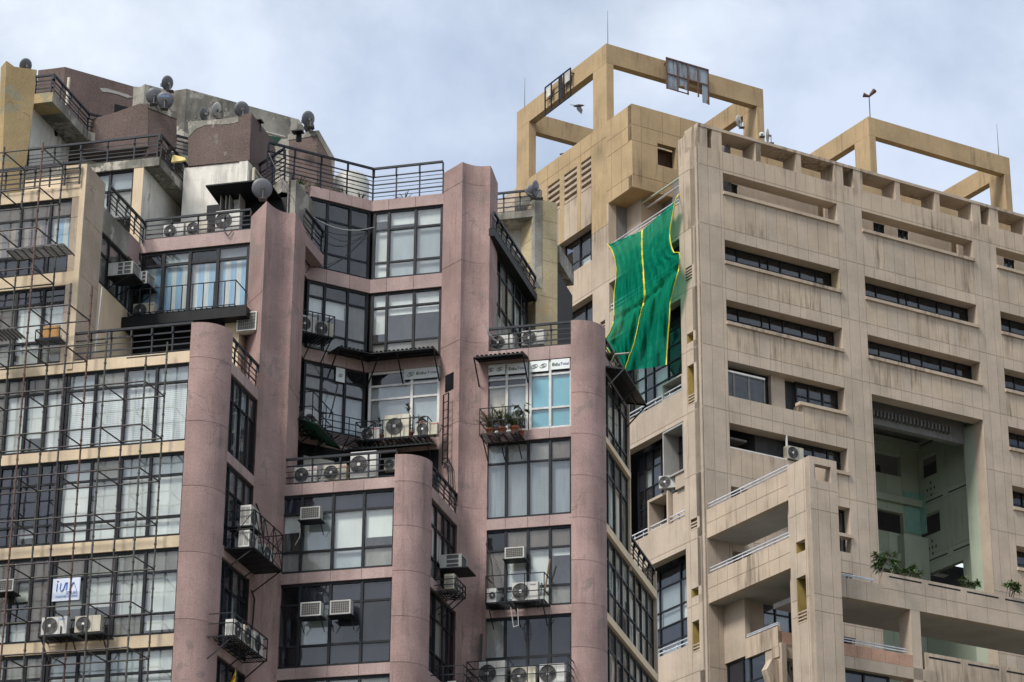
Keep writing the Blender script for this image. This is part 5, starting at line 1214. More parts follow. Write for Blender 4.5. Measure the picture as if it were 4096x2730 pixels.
def awning(pl, u0, u1, z1, d, drop, label, mat=None, n=None, struts=True):
    mat = mat or blackM; T = thing('awning', pl.P(u0, 0, z1), label, 'awning'); n = n or int((u1-u0)/.16)
    m = MB()
    for i in range(n):
        a = u0+(u1-u0)*i/n; b = u0+(u1-u0)*(i+.5)/n; c = u0+(u1-u0)*(i+1)/n
        m.add([pl.P(a, 0, z1), pl.P(b, 0, z1), pl.P(b, -d, z1-drop), pl.P(a, -d, z1-drop)], [(0, 1, 2, 3)])
        m.add([pl.P(b, 0, z1+.05), pl.P(c, 0, z1+.05), pl.P(c, -d, z1-drop+.05), pl.P(b, -d, z1-drop+.05)], [(0, 1, 2, 3)])
        m.add([pl.P(b, 0, z1), pl.P(b, 0, z1+.05), pl.P(b, -d, z1-drop+.05), pl.P(b, -d, z1-drop)], [(0, 1, 2, 3)]); m.add([pl.P(c, 0, z1), pl.P(c, 0, z1+.05), pl.P(c, -d, z1-drop+.05), pl.P(c, -d, z1-drop)], [(0, 1, 2, 3)])
    m.add([pl.P(u0, 0, z1-.006), pl.P(u1, 0, z1-.006), pl.P(u1, -d, z1-drop-.006), pl.P(u0, -d, z1-drop-.006)], [(0, 1, 2, 3)]); m.build('corrugated_sheet', mat, T)
    m = MB(); m.bar(pl.P(u0, -d, z1-drop-.03), pl.P(u1, -d, z1-drop-.03), .04); m.bar(pl.P(u0, -.02, z1-.03), pl.P(u0, -d, z1-drop-.03), .04); m.bar(pl.P(u1, -.02, z1-.03), pl.P(u1, -d, z1-drop-.03), .04)
    m.bar(pl.P(u0, -d*.5, z1-drop*.5-.03), pl.P(u1, -d*.5, z1-drop*.5-.03), .04); m.build('support_frame', frameM, T)
    if struts:
        for u in ((u0, (u0+u1)/2, u1) if u1-u0 > 2.4 else (u0, u1)): MB().bar(pl.P(u, -d, z1-drop-.03), pl.P(u, -.02, z1-drop-d*1.05), .045).build('strut', frameM, T)
    return T
def dish(p, face, r, label, mat=dishM, arm=True, group=None, mark=None):
    r *= .68; p = Vector(p); f = Vector((-face[0], -face[1], abs(face[2]))).normalized(); T = thing('satellite_dish', p - UP*r*1.25, label, 'satellite dish', group)
    MB().disc(p, f, r, .012, 24, dish=-.12*r if 0 else .16*r).build('reflector', mat, T)
    MB().line([p+f.orthogonal().normalized()*0 + (Vector((math.cos(a), 0, 0))*0) for a in (0,)], .01) if 0 else None
    m = MB(); m.bar(p-f*.05, p-f*.22-UP*.05, .09); m.bar(p-f*.2-UP*.02, p-f*.2-UP*r*1.25, .05, sides=6); m.bar(p-f*.2-UP*r*1.22, p-f*.2-UP*r*1.25, .3); m.build('mount', acG, T)
    if arm:
        e = p+f*r*1.15-UP*r*.55; m = MB(); m.bar(p-UP*r*.95-f*.02, e, .03); m.bar(e, e+f*.02+UP*.12, .09, sides=6); m.build('feed_arm', acG, T)
    return T
def leafmesh(m, a, d, L, w, droop=.25, seg=3):
    """one bent leaf"""
    d = Vector(d).normalized(); s = d.cross(UP); s = s.normalized() if s.length > .01 else Vector((1, 0, 0)); prof = [0.15, 1., .75, .05]
    vs = []
    for i in range(seg+1):
        t = i/seg; c = a + d*L*t - UP*droop*L*t*t; wv = s*w*.5*prof[min(3, int(t*3+.01))]; vs += [c-wv, c+wv]
    m.add(vs, [(2*i, 2*i+1, 2*i+3, 2*i+2) for i in range(seg)])
def potted(p, h, kind, label, pot=.16, group=None):
    p = Vector(p); T = thing('potted_plant', p, label, 'potted plant', group); m = MB()
    if pot:
        prof = [(0, pot*.62), (pot*1.3, pot*.95), (pot*1.32, pot*1.06), (pot*1.6, pot*1.1), (pot*1.6, pot*.95), (pot*1.45, pot*.9)]
        vs = [p+Vector((math.cos(a)*r, math.sin(a)*r, z)) for z, r in prof for a in [2*math.pi*i/14 for i in range(14)]]
        m.add(vs, [(j*14+i, j*14+(i+1) % 14, (j+1)*14+(i+1) % 14, (j+1)*14+i) for j in range(5) for i in range(14)], True); m.add(vs[:14][::-1], [tuple(range(14))]); m.add(vs[-14:], [tuple(range(14))]); m.build('pot', potM, T)
    b = p + UP*pot*1.5; rnd = random.Random(hash(label) % 1000 if 0 else len(label)*7+int(h*100)); lm_ = MB(); dm = MB(); st_ = MB()
    rd = lambda s=1.: rnd.uniform(-s, s)
    if kind == 'rubber':
        top = b + Vector((rd(.05), rd(.05), h)); st_.bar(b, top, .025, sides=5)
        for i in range(int(16+h*22)):
            t = rnd.uniform(.12, 1.05); c = b.lerp(top, min(t, 1)); leafmesh(lm_, c, (rd(), rd(), rnd.uniform(.1, .9)), rnd.uniform(.14, .22), .085, .3)
        mat = leafD
    elif kind == 'palm':
        for i in range(26):
            d = Vector((rd(.55), rd(.55), 1)).normalized(); L_ = h*rnd.uniform(.6, 1.05); prev = b; k_ = lm_ if rnd.random() < .72 else dm
            for s in range(6):
                t = (s+1)/6; c = b + d*L_*t + Vector((d.x, d.y, 0))*L_*t*t*.5 - UP*L_*.28*t*t; st_.bar(prev, c, .01)
                if s > 0:
                    for q in range(3):
                        for sg in (-1, 1):
                            sd_ = Vector((-d.y*sg+rd(.2), d.x*sg+rd(.2), -.15)); leafmesh(k_, prev.lerp(c, q/3), sd_+d*.7, rnd.uniform(.12, .22), .022, .5)
                prev = c
        mat = leafM
    elif kind == 'tree':
        for i in range(5):
            d = Vector((rd(.8), rd(.8), 1)).normalized(); tip = b + d*h*rnd.uniform(.55, 1.); mid = b.lerp(tip, .5)+Vector((rd(.1), rd(.1), 0)); st_.bar(b, mid, .06, sides=5); st_.bar(mid, tip, .04, sides=5)
            for br in range(3):
                tp = tip + Vector((rd(.3), rd(.3), rnd.uniform(0, .3)))*h*.5; st_.bar(tip, tp, .025, sides=4)
                for q in range(16): leafmesh(lm_, tp+Vector((rd(.04), rd(.04), rd(.05))), (rd(), rd(), rnd.uniform(-.2, .8)), rnd.uniform(.2, .34), .085, .35)
        mat = leafM
    elif kind == 'aloe':
        for i in range(18): leafmesh(lm_, b, (rd(), rd(), rnd.uniform(.3, 1.2)), h*rnd.uniform(.6, 1), .05, .25)
        mat = leafM
    elif kind == 'bush':
        for i in range(150):
            c = b + Vector((rd(h*.7), rd(h*.5), rnd.uniform(.05, h*.8))); leafmesh(lm_ if rnd.random() < .6 else dm, c, (rd(), rd(), rd()+.4), .09, .03, .2)
        for i in range(12): st_.bar(b, b+Vector((rd(h*.6), rd(h*.4), h*.8)), .01)
        mat = leafM
    elif kind == 'broad':
        for i in range(7):
            tp = b + Vector((rd(.18), rd(.18), rnd.uniform(.5, 1.)*h)); st_.bar(b, tp, .012); leafmesh(lm_, tp, (rd(), rd(), -.2), .26, .2, .3)
        mat = leafD
    if st_.v: st_.build('stem', barkM, T)
    if lm_.v: lm_.build('foliage', mat, T, kind='stuff')
    if dm.v: dm.build('dry_foliage', leafY, T, kind='stuff')
    return T

# ------------------------------------------------------------------ scaffold on the cream wing
SCAF = thing('scaffold', pF1.P(uMin+2, -1.2, 0), 'steel tube scaffold of grey and rusty poles standing in front of the cream wing', 'scaffold')
pSo = pF1.off(-1.85); pSi = pF1.off(-.38)
uo = [pSo.u('A4', x, y) for x, y in ((848, 260), (595, 280), (335, 300), (95, 340))]; st_ = (uo[0]-uo[3])/3
uo = [uo[0]-st_*k for k in range(0, 7)]
ui = [pSi.u('A4', 970, 345) - st_*k for k in range(0, 7)]
zl = pSo.z('A4', 848, 260); dz = (pSo.z('A4', 848, 260)-pSo.z('A4', 812, 1075))/3
lev = [zl+dz*k for k in range(-4, 9)]
tops_o = [pSo.z('A3', 1148, 1025), pSo.z('A3', 832, 845), pSo.z('A3', 567, 458), pSo.z('A1', 320, 728), pSo.z('A1', 10, 765), pSo.z('A1', 0, 700), pSo.z('A1', 0, 700)]
tops_i = [pSi.z('A3', 1312, 920), pSi.z('A3', 985, 1130), pSi.z('A3', 750, 478), pSi.z('A1', 467, 880), pSi.z('A1', 160, 912), pSi.z('A1', 160, 900), pSi.z('A1', 160, 900)]
def pole(pl, u, ztop, mat):
    m = MB(); m.bar(pl.P(u, 0, 0.0), pl.P(u, 0, ztop), .066, sides=8); o = m.build('pole', mat, SCAF)
    k = MB(); z = ztop - .35
    while z > 18: k.bar(pl.P(u, 0, z-.025), pl.P(u, 0, z+.025), .1, sides=8); k.bar(pl.P(u, 0, z-.32), pl.P(u, 0, z-.28), .085, sides=8); z -= dz/2
    k.build('coupler', mat, o, kind='stuff')
mt = [scafG, scafG, scafP, rustM, scafP, scafG, scafP]
for k in range(7): pole(pSo, uo[k], tops_o[k], mt[k]); pole(pSi, ui[k], tops_i[k], mt[(k+1) % 4 if k else 0])
for li, z in enumerate(lev):
    for k in range(7):
        if z < tops_o[k] and k < 6:
            if z < tops_o[k+1]+.1: MB().bar(pSo.P(uo[k], 0, z), pSo.P(uo[k+1], 0, z), .058, sides=6).build('ledger', random.choice((scafG, scafP, scafP)), SCAF)
        if z < tops_i[k] and k < 6: MB().bar(pSi.P(ui[k], 0, z+.0), pSi.P(ui[k+1], 0, z+.0), .058, sides=6).build('ledger', random.choice((scafG, scafP)), SCAF)
        if z < min(tops_o[k], tops_i[k])+.1: MB().bar(pSo.P(uo[k], 0, z), pSi.P(ui[k], 0, z), .055, sides=6).build('transom', scafP, SCAF)
def platform(t, x0, y0, x1, y1, n, label):
    a = pSo.off(.2); u0, u1 = a.u(t, x0, y0), a.u(t, x1, y1); z = a.z(t, x1, y1)
    m = MB()
    for i in range(n): m.box(a, u0, u1, .1+i*.12, .16+i*.12, z, z+.04)
    for i in range(9): u = u0+(u1-u0)*i/8; m.box(a, u-.02, u+.02, .1, .1+n*.12, z-.04, z-.002)
    tag(m.build('scaffold_platform', acG, loc=a.P(u0, 0, z)), label, 'scaffold platform', 'grated platforms on the scaffold')
platform('A1', 40, 1560, 490, 1515, 8, 'grated metal scaffold platform in front of the striped curtains, upper of two')
platform('A3', -140, 830, 100, 800, 8, 'grated metal scaffold platform at the left edge, lower of two')

# ------------------------------------------------------------------ air conditioners and racks, cream wing
g = 'air conditioners on the pink tower'
fr_ = pF1.off(-.75)
za_ = fr_.z('A4', 250, 1285)
outdoor(pF1, 'A4', 248, 1286, .9, .62, 'outdoor unit behind the scaffold, left of the pair under the blue lettered banner', v=-.75, mark='DAIKIN', mcol=inkS, group=g)
outdoor(pF1, 'A4', 452, 1272, .9, .58, 'outdoor unit behind the scaffold, right of the pair under the blue lettered banner', v=-.75, fan=.3, mcol=inkS, group=g, z=za_)
rack(pF1, fr_.u('A4', 235, 1290), fr_.u('A4', 640, 1270), za_-.02, .8, .3, 'black steel shelf carrying two outdoor units behind the scaffold', rails=(), posts=3)
windowac(pF1, 'A4', -40, 1020, .7, .42, .55, 'window air conditioner at the left edge of the cream wing behind the scaffold', group=g)
# banner
pb_ = pF1.off(.05); B_T = thing('banner', pb_.hit('A4', 320, 1070), 'white window banner with blue letters INA SOLAR behind the scaffold', 'banner')
ub0, zb0 = pb_.uz('A4', 315, 1077); ub1_, zb1 = pb_.uz('A4', 492, 928)
MB().box(pb_, ub0, ub1_, 0, .01, zb0, zb1).build('sheet', plain('banner_white', (.62, .68, .8), .6, var=.03), B_T)
bw, bh = ub1_-ub0, zb1-zb0; blu = plain('banner_blue', (.12, .24, .6), .6, var=.05)
def stroke(pts, w=.075):
    m = MB()
    for (a, b), (c, d) in zip(pts, pts[1:]): m.bar(pb_.P(ub0+a*bw, -.004, zb0+b*bh), pb_.P(ub0+c*bw, -.004, zb0+d*bh), w, .006)
    m.build('letter', blu, B_T)
stroke([(.15, .42), (.17, .78)]); stroke([(.3, .8), (.27, .5), (.33, .43), (.4, .5), (.46, .76), (.53, .8), (.52, .46)]); stroke([(.62, .46), (.74, .78), (.78, .78), (.88, .44)])
MB().disc(pb_.P(ub0+.18*bw, -.004, zb0+.87*bh), -pb_.n, .035, .004, 12).build('orange_dot', potM, B_T)
text('SOLAR', pb_, ub0+.5*bw, zb0+.27*bh, .17, blu, B_T, width=.42*bw); text('TOGETHER WE SHINE', pb_, ub0+.12*bw, zb0+.14*bh, .1, blu, B_T, width=.8*bw)
# side of the wing: two window units
windowac(pS0, 'A3', 985, 405, .62, .42, .8, 'white window air conditioner nearer of two sticking out above the black ledge', group=g) if 0 else None
def sideac(x, y, w, h, d, label):
    f = pS0; u0 = f.u('A3', x, y)
    T = thing('window_air_conditioner', f.P(u0, -d/2, f.z('A3', x, y)), label, 'air conditioner', g)
    q = pS0; z0 = Pl(q.P(u0, -d, 0), AF).z('A3', x, y) if 0 else f.z('A3', x, y)
    MB().box(q, u0+.03, u0+w-.03, -d+.03, 0, z0+.03, z0+h-.03).build('body', acG, T); m = MB()
    for a in (u0, u0+w-.035): m.box(q, a, a+.035, -d, -d+.04, z0, z0+h)
    for b in (z0, z0+h-.035): m.box(q, u0+.035, u0+w-.035, -d+.001, -d+.039, b, b+.035)
    m.box(q, u0, u0+w, -d+.04, 0, z0+h-.03, z0+h); m.box(q, u0, u0+w, -d+.041, 0, z0, z0+.03)
    m.box(q, u0+.001, u0+.03, -d*.33, 0, z0+.03, z0+h-.03)
    for k in (.36, .62, .95): m.box(q, u0+.002, u0+.03, -d*k-.03, -d*k+.03, z0+.03, z0+h-.03)
    for k in (.36, .66): m.box(q, u0+.003, u0+.03, -d+.04, -d*.3, z0+h*k-.015, z0+h*k+.015)
    for i in range(6): k = u0+.06+(w-.12)*i/5; m.box(q, k-.006, k+.006, -d+.01, -d+.03, z0+.035, z0+h-.035)
    m.build('casing_frame', acW, T)
    m = MB(); m.box(q, u0-.05, u0+w+.1, -d-.1, 0, z0-.06, z0-.02); m.bar(q.P(u0+w, -d, z0-.04), q.P(u0+w, 0, z0-.5), .03); m.bar(q.P(u0, -d, z0-.04), q.P(u0, 0, z0-.5), .03); m.build('tray', frameM, T)
sideac(845, 402, .75, .5, .95, 'white window air conditioner, nearer of two above the black ledge')
sideac(1030, 470, .75, .5, .6, 'white window air conditioner, farther of two beside the blue striped curtains')
outdoor(pW1, 'A3', 1042, 672, .82, .6, 'outdoor unit on the black ledge in front of the blue striped curtains', v=-.95, group=g, mark='VOLTAS', mcol=inkB, z=zl1+.02)
rT = rack(pW1, pW1.off(-1.15).u('A3', 1010, 540), pW1.off(-1.15).u('A3', 1850, 465), zl1+.16, 1.15, .95, 'thin black balcony rail in front of the blue striped curtains', nb=7, rails=(1.,), braces=False, posts=10)
# white unit hung under the ledge
qh = pW1.off(-.9); windowac(pW1, 'A3', 1852, 835, .75, .72, .6, 'grimy outdoor unit hung below the right end of the black ledge', v0=-.3, group=g, tray=False)
# equipment terrace W1
outdoor(pW1, 'D3', 775, 300, .8, .55, 'outdoor unit behind the roof terrace rail, leftmost of three', v=.5, group=g, stand=.8)
outdoor(pW1, 'D3', 1030, 270, .85, .55, 'outdoor unit behind the roof terrace rail, middle of three', v=.5, group=g, stand=.8)
outdoor(pW1, 'D3', 1368, 225, .95, .85, 'large outdoor unit at the right end of the roof terrace under the black awning', v=.5, group=g, stand=.8)
for x0, x1, lab in ((940, 1000, 'open dark equipment cabinet, left of two under the black awning'), (1025, 1130, 'open equipment cabinet with wiring, right of two under the black awning')):
    f = pW1.off(1.3); T = thing('equipment_cabinet', f.hit('D2', x0, 1445), lab, 'cabinet'); u0, u1 = f.u('D2', x0, 1440), f.u('D2', x1, 1440); z0, z1 = f.z('D2', x0, 1450), f.z('D2', x0, 1300)
    m = MB(); m.box(f, u0, u0+.04, -.3, .3, z0, z1); m.box(f, u1-.04, u1, -.3, .3, z0, z1); m.box(f, u0+.04, u1-.04, -.3, .3, z1-.04, z1); m.box(f, u0+.04, u1-.04, .25, .3, z0, z1-.04); m.build('casing', soff, T)
    m = MB(); m.box(f, u0+.08, u1-.1, .0, .2, z0+(z1-z0)*.55, z0+(z1-z0)*.8); m.box(f, u0+.1, u1-.15, .0, .2, z0+.1, z0+.35); m.build('inner_module', acW, T)
# S1 cage and lower rack
rr1 = pS1.off(-1.0); zc = rr1.z('A4', 1535, 738); uc = rr1.u('A4', 1535, 738)
rack(pS1, pS1.off(-1.0).u('A4', 1535, 738)-.0, uc+2.9, zc, 1.05, 1.3, 'black trussed steel cage with a solid floor on the wing side, upper one', xb=True, solid=True, posts=3, rails=(.5, 1.), group='trussed racks beside the round pillar')
outdoor(pS1, 'A4', 1490, 604, .8, .75, 'outdoor unit in the trussed cage, upper of two', v=-.85, group=g, z=zc+.78, u=uc+.15, d=.38)
outdoor(pS1, 'A4', 1490, 604, .85, .62, 'outdoor unit in the trussed cage, lower of two', v=-.85, group=g, z=zc, u=uc+.1, d=.38)
outdoor(pS1, 'A4', 1490, 604, .85, .6, 'outdoor unit at the far end of the trussed cage', v=-.85, group=g, z=zc, u=uc+1.6, d=.35)
MB_ = MB(); MB_.box(pS1, uc+.05, uc+1.1, -.95, -.1, zc+.73, zc+.77); tag(MB_.build('cage_shelf', frameM, loc=pS1.P(uc, -.9, zc+.73)), 'black steel shelf inside the trussed cage under the upper outdoor unit', 'shelf')
zc2 = pS1.off(-.8).z('A4', 1440, 1300); uc_ = pS1.off(-.8).u('A4', 1425, 1296)
rack(pS1, uc_-.35, uc_+2.95, zc2-.02, .9, .75, 'black steel rack with three outdoor units low beside the round pillar', rails=(.55, 1.), posts=4)
for i, nm in enumerate(('nearest', 'middle', 'farthest')):
    outdoor(pS1, 'A4', 1425, 1296, .8, (.6, .68, .72)[i], 'outdoor unit on the low rack beside the round pillar, %s of three' % nm, v=-.8, group=g, z=zc2, u=uc_+(.0, .95, 1.95)[i], d=.32)
# rack on the recessed side, upper
fq = pS1b.off(-.9); zr_ = fq.z('A2', 545, 1475) if 0 else pDg.off(-.7).z('A2', 560, 1470)
rack(pDg, uJ1-.9, uJ1+.75, zr_, .95, .85, 'black steel rack with two slim outdoor units in the bay beside striped curtains', rails=(1.,), posts=7, nb=9)
outdoor(pDg, 'A2', 400, 1400, .75, .7, 'outdoor unit on the upper bay rack, left of two', v=-.8, group=g, z=zr_, u=uJ1-.7)
outdoor(pDg, 'A2', 500, 1400, .75, .6, 'outdoor unit on the upper bay rack, right of two', v=-.8, group=g, z=zr_, u=uJ1-.0)
# Edu balcony racks
zed = pW2.off(-.9).z('B1', 1580, 915); fE = pW2.off(-.9)
rack(pW2, uJ2-.1, uW2-.15, zed, 1.0, .72, 'black steel balcony rack with flowerpots below the green sign', rails=(1.,), posts=8, nb=7)
rack(pDg, uJ1+.35, -.1, zed, 1.0, .72, 'black steel balcony rack along the slanted bay below the awning', rails=(.3, .65, 1.), posts=2, nb=7)
rack(pS1b, uSb+.05, .3, zed, 1.1, .95, 'black steel balcony rack with handrail along the dark side of the bay', rails=(.4, 1.), posts=3, nb=7)
outdoor(pW2, 'B1', 925, 942, .72, .5, 'small outdoor unit on the balcony rack, left of the big square one', v=-.85, mark='MITSUBISHI', group=g, z=zed+.01)
outdoor(pW2, 'B1', 1122, 930, .95, .95, 'big square outdoor unit in the middle of the balcony rack under the green sign', v=-.8, fan=.38, mark=None, group=g, z=zed+.01)
outdoor(pW2, 'B1', 1380, 910, .85, .52, 'outdoor unit at the right end of the balcony rack under the green sign', v=-.85, mark='MITSUBISHI', group=g, z=zed+.01)
outdoor(pDg, 'B1', 565, 860, .62, .8, 'tall old outdoor unit at the left end of the balcony racks', v=-.7, mark=None, group=g, z=zed+.01, u=uJ1-.25, d=.5)
P_ = lambda t, x, y: fE.off(.3).hit(t, x, y)
for x, y, h, k, lab in ((1082, 932, .7, 'rubber', 'dark leafed rubber plant in a terracotta pot beside the big square outdoor unit'), (1330, 912, 1.15, 'rubber', 'tall rubber plant in a terracotta pot on the balcony rack'), (1440, 815, .3, 'broad', 'small broad leafed plant behind the right outdoor unit')):
    q = P_('B1', x, y); potted((q.x, q.y, zed+(.0 if y > 900 else .35)), h, k, lab, .17)
# F2 terrace units
for x, y, w, h, lab, mk in ((195, 486, .85, .6, 'outdoor unit with red lettering on the lower terrace, leftmost', 'TOSHIBA'), (503, 462, .85, .6, 'outdoor unit with red lettering on the lower terrace, second from the left', 'TOSHIBA'), (783, 436, .95, 1.0, 'tall white outdoor unit on the lower terrace beside the round pillar', None)):
    outdoor(pF2, 'D6', x, y, w, h, lab, v=.5, group=g, mark=mk, stand=.8)
outdoor(pW2, 'D6', 1140, 352, .55, .45, 'dirty small outdoor unit in the dark corner behind the tall white one', v=-.6, group=g)
# windows of F2
windowac(pF2, 'B2', 402, 262, .72, .46, .5, 'window air conditioner with a dark front in the upper dark windows', group=g)
windowac(pF2, 'B2', 402, 1040, .74, .5, .5, 'window air conditioner with a wire front, left of the lower pair', group=g)
windowac(pF2, 'B2', 640, 1025, .74, .5, .5, 'window air conditioner with a wire front, right of the lower pair', group=g)
# side S2
def sac2(x, y, w, h, d, lab):
    q = pS2; u0, z0 = q.off(-d).uz('B2', x, y); T = thing('window_air_conditioner', q.P(u0, -d/2, z0), lab, 'air conditioner', g)
    MB().box(q, u0+.03, u0+w-.03, -d+.03, 0, z0+.03, z0+h-.03).build('body', acG, T); m = MB()
    for a in (u0, u0+w-.035): m.box(q, a, a+.035, -d, -d+.04, z0, z0+h)
    for b in (z0, z0+h-.035): m.box(q, u0+.035, u0+w-.035, -d+.001, -d+.039, b, b+.035)
    m.box(q, u0, u0+w, -d+.04, 0, z0+h-.03, z0+h); m.box(q, u0, u0+w, -d+.041, 0, z0, z0+.03); m.box(q, u0+.001, u0+.03, -d*.3, 0, z0+.03, z0+h-.03); m.box(q, u0+.002, u0+.03, -d, -d*.86, z0+.03, z0+h-.03)
    for k in (.3, .62): m.box(q, u0+.003, u0+.03, -d+.04, -d*.3, z0+h*k-.02, z0+h*k+.02)
    m.build('casing_frame', acW, T)
    m = MB(); m.box(q, u0-.1, u0+w+.3, -d-.25, 0, z0-.06, z0-.02); m.build('tray', frameM, T)
sac2(1700, 640, .75, .5, .8, 'white window air conditioner on the narrow glass side, right of the second round pillar')
f2s = pS2.off(-.7); zz_ = f2s.z('B2', 1640, 820)
outdoor(pS2, 'B2', 1640, 820, .7, .58, 'outdoor unit on a small rack just below the white window unit', v=-.65, group=g, d=.35)
rack(pS2, f2s.u('B2', 1640, 820)-.1, f2s.u('B2', 1640, 820)+1.0, zz_-.02, .85, .4, 'small black rack holding one outdoor unit on the narrow glass side', posts=3)
fl_ = pS2.off(-1.1); zz2 = fl_.z('B2', 1590, 1560)
rack(pS2, .6, uS2e+.2, zz2, 1.2, 1.0, 'black steel rack at the bottom of the narrow glass side', rails=(.4, .7, 1.), posts=5)
for i in range(3): outdoor(pS2, 'B2', 1600, 1500, .75, .55, 'outdoor unit on the bottom rack of the narrow glass side, %s of three' % ('nearest', 'middle', 'farthest')[i], v=-.8, group=g, z=zz2+.01, u=1.0+i*.95)
# F3 terrace
outdoor(pF3, 'B4', 252, 345, .85, .6, 'outdoor unit on the right terrace, left of two', v=.5, group=g, stand=.8)
outdoor(pF3, 'B4', 530, 305, .85, .62, 'outdoor unit on the right terrace, right of two', v=.5, group=g, stand=.8, mark='Carrier', mcol=inkB)
windowac(pF3, 'B5', 330, 600, .72, .42, .5, 'window air conditioner with a wire front below the flower rack', group=g)
fH = pF3.off(-.85); zh = fH.z('B5', 640, 915)
rack(pF3, fH.u('B5', 180, 920), fH.u('B5', 645, 910), zh, .9, 1.0, 'black steel rack with one big outdoor unit and wires in the right bay', rails=(.35, 1.), posts=3, nb=7)
outdoor(pF3, 'B5', 388, 925, .95, .7, 'big outdoor unit in the steel rack of the right bay', v=-.75, group=g, z=zh+.01, mark='Carrier', mcol=inkB)
outdoor(pF3, 'B5', 190, 925, .35, .55, 'narrow outdoor unit seen side on at the left of the steel rack', v=-.75, group=g, z=zh+.01, d=.6, fan=.5)
zz3 = pF3.off(-.7).z('B5', 560, 1590)
outdoor(pF3, 'B5', 125, 1590, .95, .98, 'tall outdoor unit low at the bottom of the right bay', v=-.75, group=g, z=zz3, mark=None, u=pF3.off(-.75).u('B5', 128, 1500))
outdoor(pF3, 'B5', 378, 1590, .9, .68, 'outdoor unit at the bottom edge of the right bay, middle of three', v=-.75, group=g, z=zz3, u=pF3.off(-.75).u('B5', 378, 1540))
outdoor(pF3, 'B5', 602, 1590, .9, .72, 'outdoor unit at the bottom edge of the right bay, rightmost', v=-.75, group=g, z=zz3, u=pF3.off(-.75).u('B5', 604, 1540))
rack(pF3, uD-.3, pF3.off(-1).u('B5', 830, 1500), zz3-.03, 1.0, .95, 'black steel rack with three outdoor units at the bottom of the right bay', rails=(.4, .7, 1.), posts=5)
# concrete block units
outdoor(pR0, 'C4', 1018, 268, 1.0, .72, 'outdoor unit in the wide slot of the beige block', v=-.1, group='air conditioners on the beige block', d=.35)
q_ = pL0.off(-.5); outdoor(Pl(pL0.P(0, -.3, 0), 104), 'C4', 270, 445, .85, .65, 'outdoor unit on the balcony of the beige block above the square niche', v=0, group='air conditioners on the beige block', d=.35) if 0 else None
pa_ = Pl(pL0.off(-.15).hit('C4', 300, 440), 104.5); outdoor(pa_, 'C4', 270, 445, .9, .68, 'outdoor unit on the balcony of the beige block above the square niche', v=0, group='air conditioners on the beige block', d=.35)

# ------------------------------------------------------------------ flower rack, signs and awnings
fV = pF3.off(-.95); zv = fV.z('B4', 190, 1085)
rack(pF3, fV.u('B4', 148, 1040), fV.u('B4', 500, 1010), zv, .95, 1.0, 'black steel flower rack with three potted palms on the right bay', rails=(.5, 1.), posts=3, xb=False, nb=7)
for x, k, h, lab in ((252, 'palm', .85, 'potted palm in the flower rack, leftmost of three'), (355, 'palm', 1.1, 'tall potted palm with dry fronds in the flower rack, middle of three'), (470, 'palm', .75, 'thin potted plant in the flower rack, rightmost of three')):
    q = pF3.off(-.6).hit('B4', x, 1040); potted((q.x, q.y, zv), h, k, lab, .17)
q = pF3.off(-.35).hit('B4', 525, 1000); potted((q.x, q.y, zv), 1.15, 'broad', 'broad leafed plant beside the palms of the flower rack', .12)
awning(pF3, pF3.u('B4', 190, 440)-.15, um, zH[1]+.12, .85, .12, 'small black corrugated awning over the left half of the lettered window')
awning(pW2, uJ2, uW2-.02, zR[4]-.02, .95, .05, 'black corrugated awning over the window with the green sign')
awning(pDg, uJ1+.95, -.02, zR[4]-.02, .95, .05, 'black corrugated awning over the slanted bay next to the green sign')
awning(pS3, .1, uK-.5, zH[1]-.05, .8, .15, 'long black awning on struts along the right glass side below the plants')
awning(pS1b, uSb, .6, zG[0]+3.3, 1.3, .5, 'dark green sheet awning in the shadow of the inner bay', mat=greenS, struts=False)
awning(pW2, pW2.u('D6', 830, 200), -.1, pW2.z('D6', 1700, 105)+.1, 1.1, .3, 'weathered grey green awning over the lower terrace', mat=plain('weathered_green_sheet', (.13, .17, .13), .7, var=.5), struts=False)
def globe(pl, u, z, r, T):
    for k, mat, a0, a1, rx, ry, th in ((0, inkG, 150, 330, 1.5, .8, .35), (1, inkB, -20, 130, 1.5, .8, .35)):
        m = MB(); pts = []
        for i in range(13):
            a = R(a0+(a1-a0)*i/12); x, y = math.cos(a)*r*rx, math.sin(a)*r*ry; c, s = math.cos(th), math.sin(th); pts.append(pl.P(u+x*c-y*s, -.008, z+x*s+y*c))
        m.line(pts, r*.16, 4); m.build('logo_ring', mat, T)
    MB().disc(pl.P(u, -.005, z), -pl.n, r*.72, .003, 16).build('logo_globe', soff, T)
def sign(pl, t, x0, y0, x1, y1, label, what, mat=None, v=.02):
    p = pl.off(v); u0, z0 = p.uz(t, x0, y0); u1 = p.u(t, x1, y1); z1 = p.z(t, x1, y1)
    T = thing('sign', p.P(u0, 0, z0), label, 'sign'); MB().box(p, u0, u1, 0, .02, z0, z1).build('sign_board', mat or signW, T); w, h = u1-u0, z1-z0
    if what == 'edu':
        text('Edu', p, u0+w*.05, z0+h*.36, h*.42, inkG, T, bold=True, width=w*.42); text('Total', p, u0+w*.5, z0+h*.38, h*.38, inkB, T, width=w*.45)
    elif what == 'globes':
        for k in (.26, .72): globe(p, u0+w*k, z0+h*.5, h*.2, T)
    elif what == 'globe': globe(p, u0+w*.5, z0+h*.45, w*.2, T)
    elif what == 'both':
        globe(p, u0+w*.2, z0+h*.45, h*.2, T); text('Edu', p, u0+w*.35, z0+h*.36, h*.36, inkG, T, bold=True, width=w*.28); text('Total', p, u0+w*.66, z0+h*.38, h*.32, inkB, T, width=w*.3)
    return T
sign(pF3, 'B4', 205, 568, 383, 462, 'white sign with two ring logos at the far left under the small awning', 'globes')
